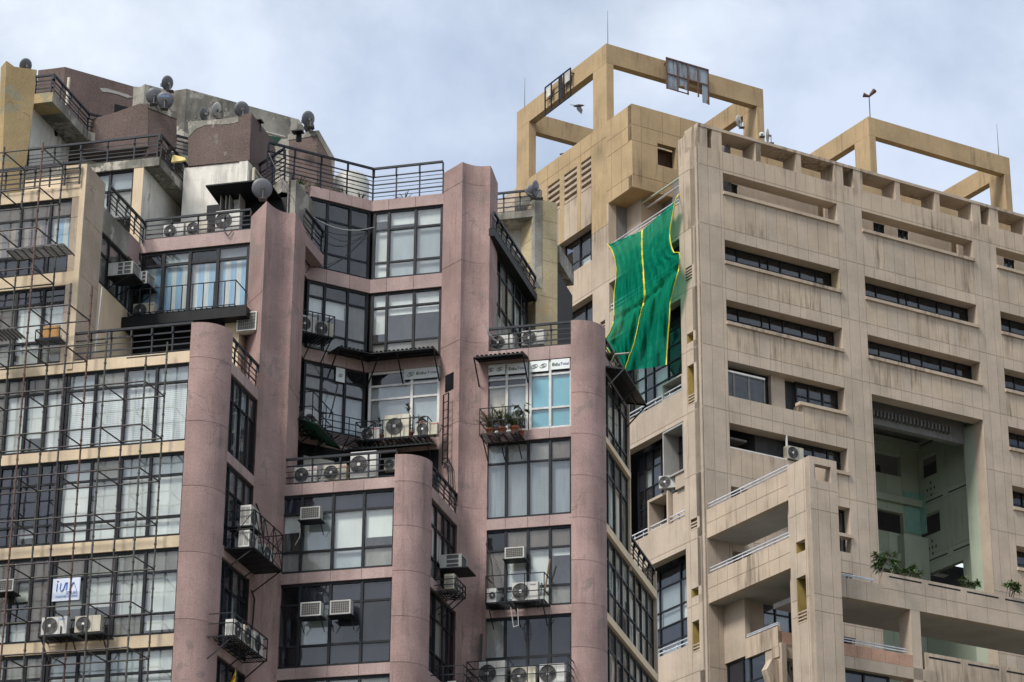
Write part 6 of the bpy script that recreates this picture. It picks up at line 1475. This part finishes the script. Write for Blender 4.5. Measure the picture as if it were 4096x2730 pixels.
sign(pF3, 'B4', 402, 555, 575, 450, 'white sign reading Edu Total under the right end of the small awning', 'edu')
sign(pF3, 'B4', 600, 538, 770, 428, 'white sign with two ring logos above the turquoise window', 'globes')
sign(pF3, 'B4', 793, 515, 960, 410, 'white sign reading Edu Total in the corner beside the round pillar', 'edu')
sign(pW2, 'B1', 1285, 462, 1582, 342, 'wide grey sign with ring logo and Edu Total above the balcony rack', 'both')
sign(pDg, 'B1', 718, 470, 795, 370, 'narrow white sign with one ring logo above the slanted bay', 'globe')

# ------------------------------------------------------------------ satellite dishes
gd = 'satellite dishes on the pink tower roof'
def D(t, x, y, Y, r, face, label, **k): return dish(atY(t, x, y, Y), face, r, label, group=gd, **k)
D('D1', 400, 245, 93, .42, (.55, -.5, .35), 'grey satellite dish behind the ochre pillar at the far left')
D('D2', 408, 200, 96, .45, (.75, -.6, .35), 'grey satellite dish standing highest of the three at the left housing')
D('D2', 282, 325, 95, .5, (.15, -1, .35), 'grey satellite dish at the left of the three on the brown housing')
dd = D('D2', 385, 365, 95, .52, (.1, -1, .3), 'grey satellite dish with blue lettering on the brown housing')
pd_ = Pl(atY('D2', 385, 345, 94.8), 96); text('TATA Sky', pd_, -.2, atY('D2', 385, 345, 94.8).z, .11, inkS, dd, v=-.1, width=.4)
D('D2', 758, 498, 93.5, .42, (.9, -.45, -.1), 'dark satellite dish turned aside on the middle housing', mat=acG)
D('D2', 880, 460, 94, .46, (.9, -.35, .35), 'pale cream satellite dish seen edge on, on the middle housing', mat=dishW)
D('D2', 1125, 452, 94, .46, (.45, -.9, .4), 'grey satellite dish at the right end of the middle housing')
D('D2', 1766, 545, 97, .48, (.7, -.7, .35), 'grey satellite dish with cables on the right housing, taller of two')
D('D2', 1775, 625, 97.5, .36, (.6, -.7, .5), 'small grey satellite dish on the right housing, behind the taller one')
D('D2', 1322, 1218, 89.6, .58, (.35, -1, .3), 'big pale grey satellite dish on top of the left fluted pier')
D('B3', 650, 125, 98.5, .52, (.95, -.4, .25), 'grey satellite dish seen edge on, on the peeling yellow pillar')
D('B3', 622, 150, 99, .42, (.5, -.9, .2), 'grey satellite dish behind the edge on dish of the peeling yellow pillar')
D('C2', 122, 248, 135, .62, (.95, -.3, .1), 'white drum antenna at the roof edge of the beige block', mat=dishW, arm=False)
D('C2', 82, 245, 134, .25, (.0, -1, .1), 'small white round antenna at the roof edge of the beige block', mat=dishW, arm=False)
D('C1', 1758, 712, 131, .5, (.9, -.5, .1), 'small white dish antenna on a mast near the roof ring of the beige block', mat=dishW, arm=False)

# ------------------------------------------------------------------ plants
for x, y, k, h, lab in ((395, 262, 'aloe', .75, 'spiky aloe plant at the left corner of the roof terrace rail'), (520, 280, 'bush', .42, 'reddish bush on the roof terrace behind the rail, left one'), (690, 305, 'bush', .42, 'green and red bush on the roof terrace behind the rail, right one'), (865, 380, 'aloe', .7, 'spiky aloe in a shallow orange bowl near the corner of the terrace')):
    q = pDg.off(.35).hit('A2', x, y); potted((q.x, q.y, zt-.25), h, k, lab, .14)
q = pW2.off(.35).hit('A2', 1215, 360); potted((q.x, q.y, zt-.25), .75, 'aloe', 'spiky aloe in an orange bowl behind the right part of the terrace rail', .16)
q = pS3.P(1.2, -.1, zH[0]); potted(q, .55, 'palm', 'bright green palm hanging over the rail right of the round pillar', .0)
q = pS3.P(2.6, .05, zH[0]-.1); potted(q, .5, 'palm', 'small green plant further along the rail above the long awning', .0)
gp = 'frangipani trees in the parapet planters'
pTp = pT.off(.25); q = lambda x, y: pTp.hit('D5', x, y)
for x, y, h, lab in ((598, 415, 1.75, 'frangipani tree at the left end of the long parapet, tallest'), (680, 395, 1.2, 'bushy frangipani just right of the tallest one on the parapet'), (955, 430, 1.1, 'frangipani with a white flower in front of the green well'), (1590, 580, 1.25, 'frangipani below the pale green pillar'), (1985, 625, 1.2, 'small frangipani with a bare stem at the right end of the parapet')):
    c = q(x, y); potted((c.x, c.y, zT[1]-.25 if x > 620 else zT[1]-.35), h*.8, 'tree', lab, 0, gp)

# ------------------------------------------------------------------ green net
net = newmat('green_shade_net'); nm_, tt, bb = net; tt.nodes.remove(bb); N_ = tt.nodes
pN = worldpos(tt, 1, 1, 1)
dfn = N_.new('ShaderNodeBsdfDiffuse'); trl = N_.new('ShaderNodeBsdfTranslucent'); trn = N_.new('ShaderNodeBsdfTransparent'); trn.inputs[0].default_value = (.15, .55, .4, 1)
colr = mixc(tt, ramp(tt, noise(tt, worldpos(tt, 2, 2, .6), 2.5, 5, .6), [(.3, 0.), (.7, 1.)]), (.0, .18, .105), (.012, .36, .22))
tt.links.new(colr, dfn.inputs[0]); tt.links.new(colr, trl.inputs[0])
a1 = N_.new('ShaderNodeMixShader'); a1.inputs[0].default_value = .3; tt.links.new(dfn.outputs[0], a1.inputs[1]); tt.links.new(trl.outputs[0], a1.inputs[2])
a2 = N_.new('ShaderNodeMixShader'); a2.inputs[0].default_value = .45; tt.links.new(a1.outputs[0], a2.inputs[1]); tt.links.new(trn.outputs[0], a2.inputs[2]); tt.links.new(a2.outputs[0], N_['Material Output'].inputs['Surface'])
pNt = pL0.off(-.45)
Lp = [(1300, 620), (1345, 680), (1378, 800), (1380, 920), (1364, 1060), (1359, 1200), (1362, 1290), (1330, 1400), (1285, 1480), (1300, 1560), (1390, 1680), (1448, 1745)]
Mp = [(1615, 485), (1611, 600), (1615, 720), (1621, 830), (1629, 950), (1636, 1090), (1618, 1190), (1590, 1300), (1565, 1420), (1540, 1530), (1498, 1640), (1460, 1745)]
Rp = [(1918, 205), (1880, 400), (1862, 560), (1895, 690), (1948, 705), (1942, 850), (1895, 1010), (1866, 1140), (1858, 1300), (1845, 1450), (1836, 1600), (1830, 1705)]
def spl(P, t):
    x = t*(len(P)-1); i = min(int(x), len(P)-2); f = x-i
    p0, p1, p2, p3 = P[max(i-1, 0)], P[i], P[i+1], P[min(i+2, len(P)-1)]
    return tuple(.5*(2*b+(c-a)*f+(2*a-5*b+4*c-d)*f*f+(3*b-a-3*c+d)*f**3) for a, b, c, d in zip(p0, p1, p2, p3))
NET = thing('shade_net', pNt.hit('B3', 1600, 500), 'large green shade net with yellow hems hanging from the balcony rail of the beige block', 'net')
def netpos(s, t):
    l, m_, r = spl(Lp, t), spl(Mp, t), spl(Rp, t)
    x, y = (l[0]+(m_[0]-l[0])*s*2, l[1]+(m_[1]-l[1])*s*2) if s < .5 else (m_[0]+(r[0]-m_[0])*(s-.5)*2, m_[1]+(r[1]-m_[1])*(s-.5)*2)
    if t == 0: y += 28*abs(math.sin(s*math.pi*7))*(0 if s in (0, 1) else 1)
    if t > .9: y += 40*math.sin(s*math.pi)*(t-.9)*10*.3
    v = -.35*math.sin(min(t*1.4, 1)*math.pi*.5) + .1*math.sin(s*23+t*5)*(.3+t) + .05*math.sin(s*61-t*17) + .14*math.exp(-((t-.5-(s-.5)*-.12)**2)/.0006)
    q = pNt.off(v); u, z = q.uz('B3', x, y)
    return q.P(u, 0, z)
for nm, s0, s1 in (('net_panel', 0., .5), ('net_panel', .5, 1.)):
    n, k = 26, 60; vs = [netpos(s0+(s1-s0)*i/n, j/k) for j in range(k+1) for i in range(n+1)]; m = MB()
    m.add(vs, [(j*(n+1)+i, j*(n+1)+i+1, (j+1)*(n+1)+i+1, (j+1)*(n+1)+i) for j in range(k) for i in range(n)], True); m.build(nm, nm_, NET)
for s_, w in ((0.0, .045), (.5, .09), (1., .055)):
    m = MB(); pts = [netpos(s_, j/60) - pNt.n*.03 for j in range(61)]
    for j in range(60):
        ww = w*(1 if s_ != .5 else .55+.55*abs(math.sin(j*.8))); m.bar(pts[j], pts[j+1], ww, .03)
    m.build('yellow_hem' if s_ != .5 else 'yellow_seam', netY, NET)
MB().line([pNt.off(.4).hit('B3', 1935, 175), pNt.hit('B3', 1918, 208)], .06).build('tie_rope', netY, NET)

# ------------------------------------------------------------------ sign frames on the big ring
rust = plaster('rusty_blue_sheet', (.25, .31, .36), dirt=(.14, .045, .02), patch=(.13, .045, .02), patch_pos=.58, streak=.9, streak_pos=.52)
rst = r1.off(-.25); T = thing('billboard', rst.hit('C1', 1380, 400), 'rusty blue metal sign panel with missing sheets on the ring frame', 'billboard')
X = [rst.u('C1', x, 350) for x in (1230, 1310, 1385, 1460, 1535)]; ztp = rst.z('C1', 1230, 243); H1 = rst.z('C1', 1232, 358); H2 = rst.z('C1', 1240, 468)
for i in range(4): MB().box(rst, X[i]+.02, X[i+1]-.02, .03, .05, H1+.02, ztp-.02).build('metal_sheet', rust, T)
MB().box(rst, X[0]+.02, X[1]-.02, .03, .05, H2+.02, H1-.02).build('metal_sheet', rust, T)
MB().poly(rst, [(X[1]+.05, H1-.02), (X[1]+.05, H1-.6), (X[1]+.4, H1-.5), (X[2]-.1, H1-.75), (X[2]-.02, H1-.02)], .03, .05).build('torn_sheet', rust, T)
MB().box(rst, X[3]+.3, X[4]-.02, .03, .05, H2-.25, H1-.02).build('metal_sheet', rust, T)
m = MB(); m.box(rst, X[0]-.04, X[4]+.04, -.03, .03, ztp-.05, ztp+.03); m.box(rst, X[0], X[4], -.02, .025, H1-.04, H1+.04); m.box(rst, X[0], X[2], -.02, .025, H2-.03, H2+.03)
for i, x in enumerate(X): m.box(rst, x-.04, x+.04, -.025, .028, (H2-.05 if i < 3 else (H2-.3 if i == 4 else H2)), ztp)
m.bar(rst.P(X[0], 0, ztp-.3), rst.P(X[0], .3, ztp-.3), .05); m.bar(rst.P(X[4], 0, ztp-.3), rst.P(X[4], .3, ztp-.3), .05); m.build('frame', rustM, T)
lst = l1.off(-.25); T = thing('billboard', lst.hit('C1', 430, 500), 'empty black metal sign frame on the left side of the ring frame', 'billboard')
X = [lst.u('C1', x, 450) for x in (333, 378, 436, 470, 520)]; zt1 = lst.z('C1', 520, 318); zt0_ = lst.z('C1', 515, 530)
m = MB(); m.box(lst, X[0], X[4], -.03, .03, zt1-.05, zt1+.02); m.box(lst, X[0], X[4], -.03, .03, zt0_-.02, zt0_+.05); m.box(lst, X[0], X[4], -.02, .02, (zt1+zt0_)/2-.02, (zt1+zt0_)/2+.02)
for x in X: m.box(lst, x-.04, x+.04, -.025, .028, zt0_, zt1)
m.box(lst, X[2]+.05, X[2]+.35, -.02, .01, zt0_+.3, zt1-.1); m.bar(lst.P(X[0], 0, zt1-.3), lst.P(X[0], .3, zt1-.3), .05); m.bar(lst.P(X[4], 0, zt1-.3), lst.P(X[4], .3, zt1-.3), .05); m.build('frame', frameM, T)
MB().box(lst, X[0]+.1, X[1]-.05, .03, .05, zt0_+1.1, zt1-.1).build('metal_sheet', dishW, T); MB().box(lst, X[2]+.4, X[4]-.1, .03, .05, zt0_+1.1, zt1-.1).build('metal_sheet', dishW, T)
# lightning rods, siren post
def rod(p, h, label, w=.05):
    m = MB(); m.bar(p, p+UP*h, w, sides=6, r2=w*.35); tag(m.build('lightning_rod', acD, loc=p), label, 'lightning rod')
rod(r1.P(.3, .3, zk), 2.3, 'thin lightning rod on the front corner of the large ring frame'); rod(l1.P(-9.5, .3, zk), 2.2, 'thin lightning rod on the left corner of the large ring frame')
rod(r2_.P(10.2, .3, zk), 2.3, 'thin lightning rod at the right corner of the smaller ring frame')
sp_ = r2_.P(.3, .2, zk); T = thing('siren_post', sp_, 'post with two small dark horns on the corner of the smaller ring frame', 'siren'); MB().bar(sp_, sp_+UP*1.5, .06, sides=6).build('post', acD, T)
for s in (-1, 1): m = MB(); m.bar(sp_+UP*1.5, sp_+UP*(1.75+.15*s)+Vector((.35*s, 0, 0)), .12, sides=8, r2=.3); m.build('horn', rustM, T)
# birds
def bird(p, s, label, fly=True):
    T = thing('bird', p, label, 'bird'); m = MB(); p = Vector(p)
    m.bar(p-Vector((.16, 0, 0))*s, p+Vector((.02, 0, .01))*s, .06*s, sides=8, r2=.12*s); m.bar(p+Vector((.02, 0, .01))*s, p+Vector((.17, 0, .03))*s, .12*s, sides=8, r2=.05*s); m.bar(p+Vector((.17, 0, .03))*s, p+Vector((.22, 0, .03))*s, .03*s, sides=4, r2=.01); m.build('body', acD, T)
    if fly:
        for sg, q in ((1, Vector((-.25, .2, .16))), (-1, Vector((.08, -.3, -.42)))):
            m = MB(); m.add([p+Vector((.08, 0, 0))*s, p+Vector((-.07, 0, 0))*s, p+q*s*.55+Vector((-.1, 0, 0))*s, p+q*s*1.2, p+q*s*.6+Vector((.1, 0, 0))*s], [(0, 1, 2, 3, 4)]); m.build('wing', acD, T)
bird(atY('C1', 578, 600, 132), 1.6, 'dark bird in flight inside the large ring frame'); bird(pL0.off(.2).P(pL0.u('C1', 445, 965), 0, zpar+.14), 1.3, 'dark bird perched on the wall below the large ring frame', False)
# cables on the pink tower
def wire(pts, w, label, mat=cable, name='cable', sag=0.):
    out = []
    for a, b in zip(pts, pts[1:]):
        for k in range(8):
            t = k/8; out.append(Vector(a).lerp(Vector(b), t) - UP*sag*4*t*(1-t))
    out.append(Vector(pts[-1])); tag(MB().line(out, w, 4).build(name, mat, loc=pts[0]), label, 'cable')
h2 = lambda x, y, v=-.15: pDg.off(v).hit('A2', x, y)
wire([B_CR+UP*(h2(310, 390).z-B_CR.z), h2(470, 510), pW2.off(-.1).hit('A2', 975, 605)], .02, 'pale cable sagging from the left pier across the top slanted windows, upper', cableW, sag=.35)
wire([h2(470, 500), pW2.off(-.1).hit('A2', 975, 600)], .02, 'black cable sagging across the top slanted windows', sag=.9)
wire([h2(330, 860, -.3), h2(470, 920), pW2.off(-.1).hit('A2', 970, 620)], .025, 'long black cable drooping low over the slanted windows to the corner', sag=.45)
wire([pS3u.off(-.3).hit('B3', 215, 1360), pS3u.off(-.4).hit('B3', 250, 1440), pF3.off(.5).hit('B4', 330, 245)], .05, 'white hose looping down onto the right terrace', cableW, 'hose', .1)
cbp = Pl(D_CR, 143).off(-.12)
for i, dx in enumerate((0, 18, 36)):
    wire([cbp.hit('B1', 1610-dx*.3, 1115+dx), cbp.hit('B1', 1655-dx, 1118+dx), cbp.hit('B1', 1690-dx, 1190), cbp.hit('B1', 1700-dx, 1370), cbp.hit('B1', 1722-dx, 1500)], .035, ('outer black cable of the thick bunch on the right pier', 'middle grey cable of the thick bunch on the right pier', 'inner black cable of the thick bunch on the right pier')[i], cable if i != 1 else acG)
wire([pF3.off(-.9).hit('B5', 378, 980), pF3.off(-.8).hit('B5', 400, 1135), pF3.off(-.8).hit('B5', 440, 1120), pF3.off(-.9).hit('B5', 432, 990)], .02, 'loop of pale wire dangling below the steel rack of the right bay', cableW)
wire([pF3.off(-.3).hit('B5', 185, 480), pF3.off(-.5).hit('B5', 230, 640), pF3.off(-.7).hit('B5', 245, 820)], .03, 'black wire beside the left edge of the right bay rack')
# open hatch, ladder, hanging plank, flag, yellow lamp, lamp on the corner
hp = Pl(D_CR, 143); fh = Pl(hp.o - hp.n*.03, 143); MB_ = MB(); 
uh0, uh1 = fh.u('B1', 1632, 480), fh.u('B1', 1698, 480)
MB_.box(fh, uh0, uh1, .0, .04, fh.z('B1', 1632, 562), fh.z('B1', 1698, 395)); MB_.build('dark_hatch', blackM, PINK)
# flag
pf = pS1.off(-1.2); q0 = pf.hit('A4', 1400, 1640); q1_ = pf.hit('A4', 1438, 1485)
m = MB(); a = atY('A4', 1437, 1486, 87); b = atY('A4', 1400, 1570, 87); c = atY('A4', 1360, 1660, 87); d = atY('A4', 1436, 1660, 87)
T = thing('flag', d, 'yellow and red striped flag rising at the bottom edge beside the round pillar', 'flag')
fy = plain('yellow_flag_cloth', (.8, .62, .03), .8); fr2 = plain('red_flag_cloth', (.6, .05, .02), .8)
m = MB(); vs = []
for j in range(9):
    t = j/8; l = a.lerp(b, t*2) if t < .5 else b.lerp(c, t*2-1); r_ = a.lerp(d, t)
    for i in range(5): vs.append(l.lerp(r_, i/4) + Vector((0, .08*math.sin(i*1.4+j*.5), 0)))
m.add(vs, [(j*5+i, j*5+i+1, j*5+i+6, j*5+i+5) for j in range(8) for i in range(4)], True); m.build('cloth', fy, T)
for t0 in (.3, .55, .8):
    m = MB(); l = a.lerp(d, t0)-Vector((0, .12, 0)); k = (a.lerp(b, t0*2) if t0 < .5 else b.lerp(c, t0*2-1))-Vector((0, .12, 0)); m.bar(l.lerp(k, .1), l.lerp(k, .75)-UP*.12, .1, .02); m.build('red_stripe', fr2, T)
MB().bar(d+Vector((.02, 0, -2)), a+Vector((.02, 0, .05)), .04, sides=6).build('pole', acG, T)
yl = pTe.off(-.1).P(1.0, 0, zs1+.25); T = MB(); T.poly(Pl(yl, AF), [(-.05, yl.z), (.55, yl.z+.02), (.5, yl.z+.14), (.1, yl.z+.28), (0, yl.z+.28)], 0, .12); tag(T.build('flood_lamp', plain('yellow_lamp_housing', (.7, .55, .2), .5), loc=yl), 'yellow plastic flood lamp on the dark roof rail at the left', 'lamp')
ll = pS3.off(-.35).P(.5, 0, zH[0]+.02); m = MB(); m.bar(ll, ll+Vector((.55, -.05, .05)), .16, .09, sides=8, r2=.1); m.bar(ll+Vector((-.2, .15, -.4)), ll, .04); tag(m.build('street_lamp_head', soff, loc=ll), 'grey lamp head on a short arm at the corner below the palm', 'lamp')
# plywood in the wing window, two ladders of the bay, white pole
pq_ = pF1.off(-.02); m = MB(); u0, z0 = pq_.uz('A3', 332, 885); u1, z1 = pq_.uz('A3', 475, 785); m.box(pq_, u0, u1, 0, .03, z0, z1); tag(m.build('plywood_sheet', plain('plywood', (.42, .22, .07), .8), loc=pq_.P(u0, 0, z0)), 'orange plywood sheet closing a small opening behind the scaffold', 'plywood')
rack(pF1, pF1.off(-.6).u('A3', 275, 860), pF1.off(-.6).u('A3', 470, 850), pF1.off(-.6).z('A3', 320, 890), .6, .35, 'small empty black steel tray below the plywood sheet', rails=(1.,), posts=1, braces=False)
a = Pl(pF1.P(0, .8, 0), AF).hit('A3', 745, 1010); b = Pl(pF1.P(0, .8, 0), AF).hit('A3', 800, 490); tag(MB().bar(a, b, .045, sides=8).build('pole', railW, loc=a), 'thin white pole leaning up to the black ledge from the cream wing terrace', 'pole')
lad = thing('ladder', D_CR + Vector((-.3, -.2, zG[0]+.5)) - UP*D_CR.z, 'narrow black steel ladder hanging beside the right pier', 'ladder')
pld = Pl(hp.P(0, -.25, 0), 143); ul = pld.u('B1', 1612, 640); zt_l, zb_l = pld.z('B1', 1640, 575), pld.z('B1', 1590, 1180)
for du in (0, .32): MB().box(pld, ul+du, ul+du+.04, 0, .04, zb_l, zt_l).build('stringer', frameM, lad)
zz = zb_l+.2
while zz < zt_l: MB().box(pld, ul+.04, ul+.32, .01, .03, zz, zz+.025).build('rung', frameM, lad); zz += .32

s_ = pS1.off(-.12)
wire([s_.hit('A4', 1532, 1010), s_.hit('A4', 1550, 1060), s_.hit('A4', 1542, 1180), s_.hit('A4', 1528, 1290)], .05, 'thick black cable curling down beside the low rack of the round pillar')
wire([s_.hit('A4', 1560, 480), s_.hit('A4', 1590, 560), s_.hit('A4', 1600, 690)], .045, 'black cable hanging inside the trussed cage')
w_ = pW2.off(-.1); d_2 = pDg.off(-.1)
wire([d_2.hit('B1', 588, 1010), d_2.hit('B1', 605, 990), d_2.hit('B1', 700, 1008), d_2.hit('B1', 925, 1072)], .05, 'pale grey pipe sloping under the slanted balcony rack', cableW, 'pipe')
wire([pF3.off(-.05).hit('B5', 640, 890), pF3.off(-.35).hit('B5', 685, 600)], .05, 'bamboo stick leaning in the steel rack of the right bay', plain('bamboo', (.3, .2, .1), .7), 'stick')
wire([pF3.off(-.1).hit('B5', 150, 1190), pF3.off(-.15).hit('B5', 140, 1420)], .09, 'bundle of black pipes running down the left edge of the right bay')
wire([pF2.off(-.1).hit('B2', 405, 330), pF2.off(-.2).hit('B2', 400, 400), pF2.off(-.1).hit('B2', 362, 465)], .02, 'thin pale wire dangling below the dark fronted window unit', cableW)
wire([pDg.off(-.2).hit('B1', 640, 460), pDg.off(-.3).hit('B1', 735, 500), pDg.off(-.3).hit('B1', 690, 690), pDg.off(-.3).hit('B1', 660, 780)], .04, 'black cable looping down the slanted bay to the old outdoor unit')
wire([pW1.off(-.05).hit('D3', 1468, 205), pW1.off(-.1).hit('D3', 1520, 268), pW1.off(-.05).hit('D3', 1572, 205)], .025, 'loop of dark wire hanging over the pink parapet above the striped curtains')
wire([D_PR+UP*(pF3.z('B4', 240, 60)-D_PR.z), pF3.off(.4).hit('B4', 330, 180), pF3.off(.4).hit('B4', 380, 190)], .16, 'torn rolled white sheet hanging at the upper side of the right terrace', whiteW, 'torn_sheet', .05) if 0 else None
flush()
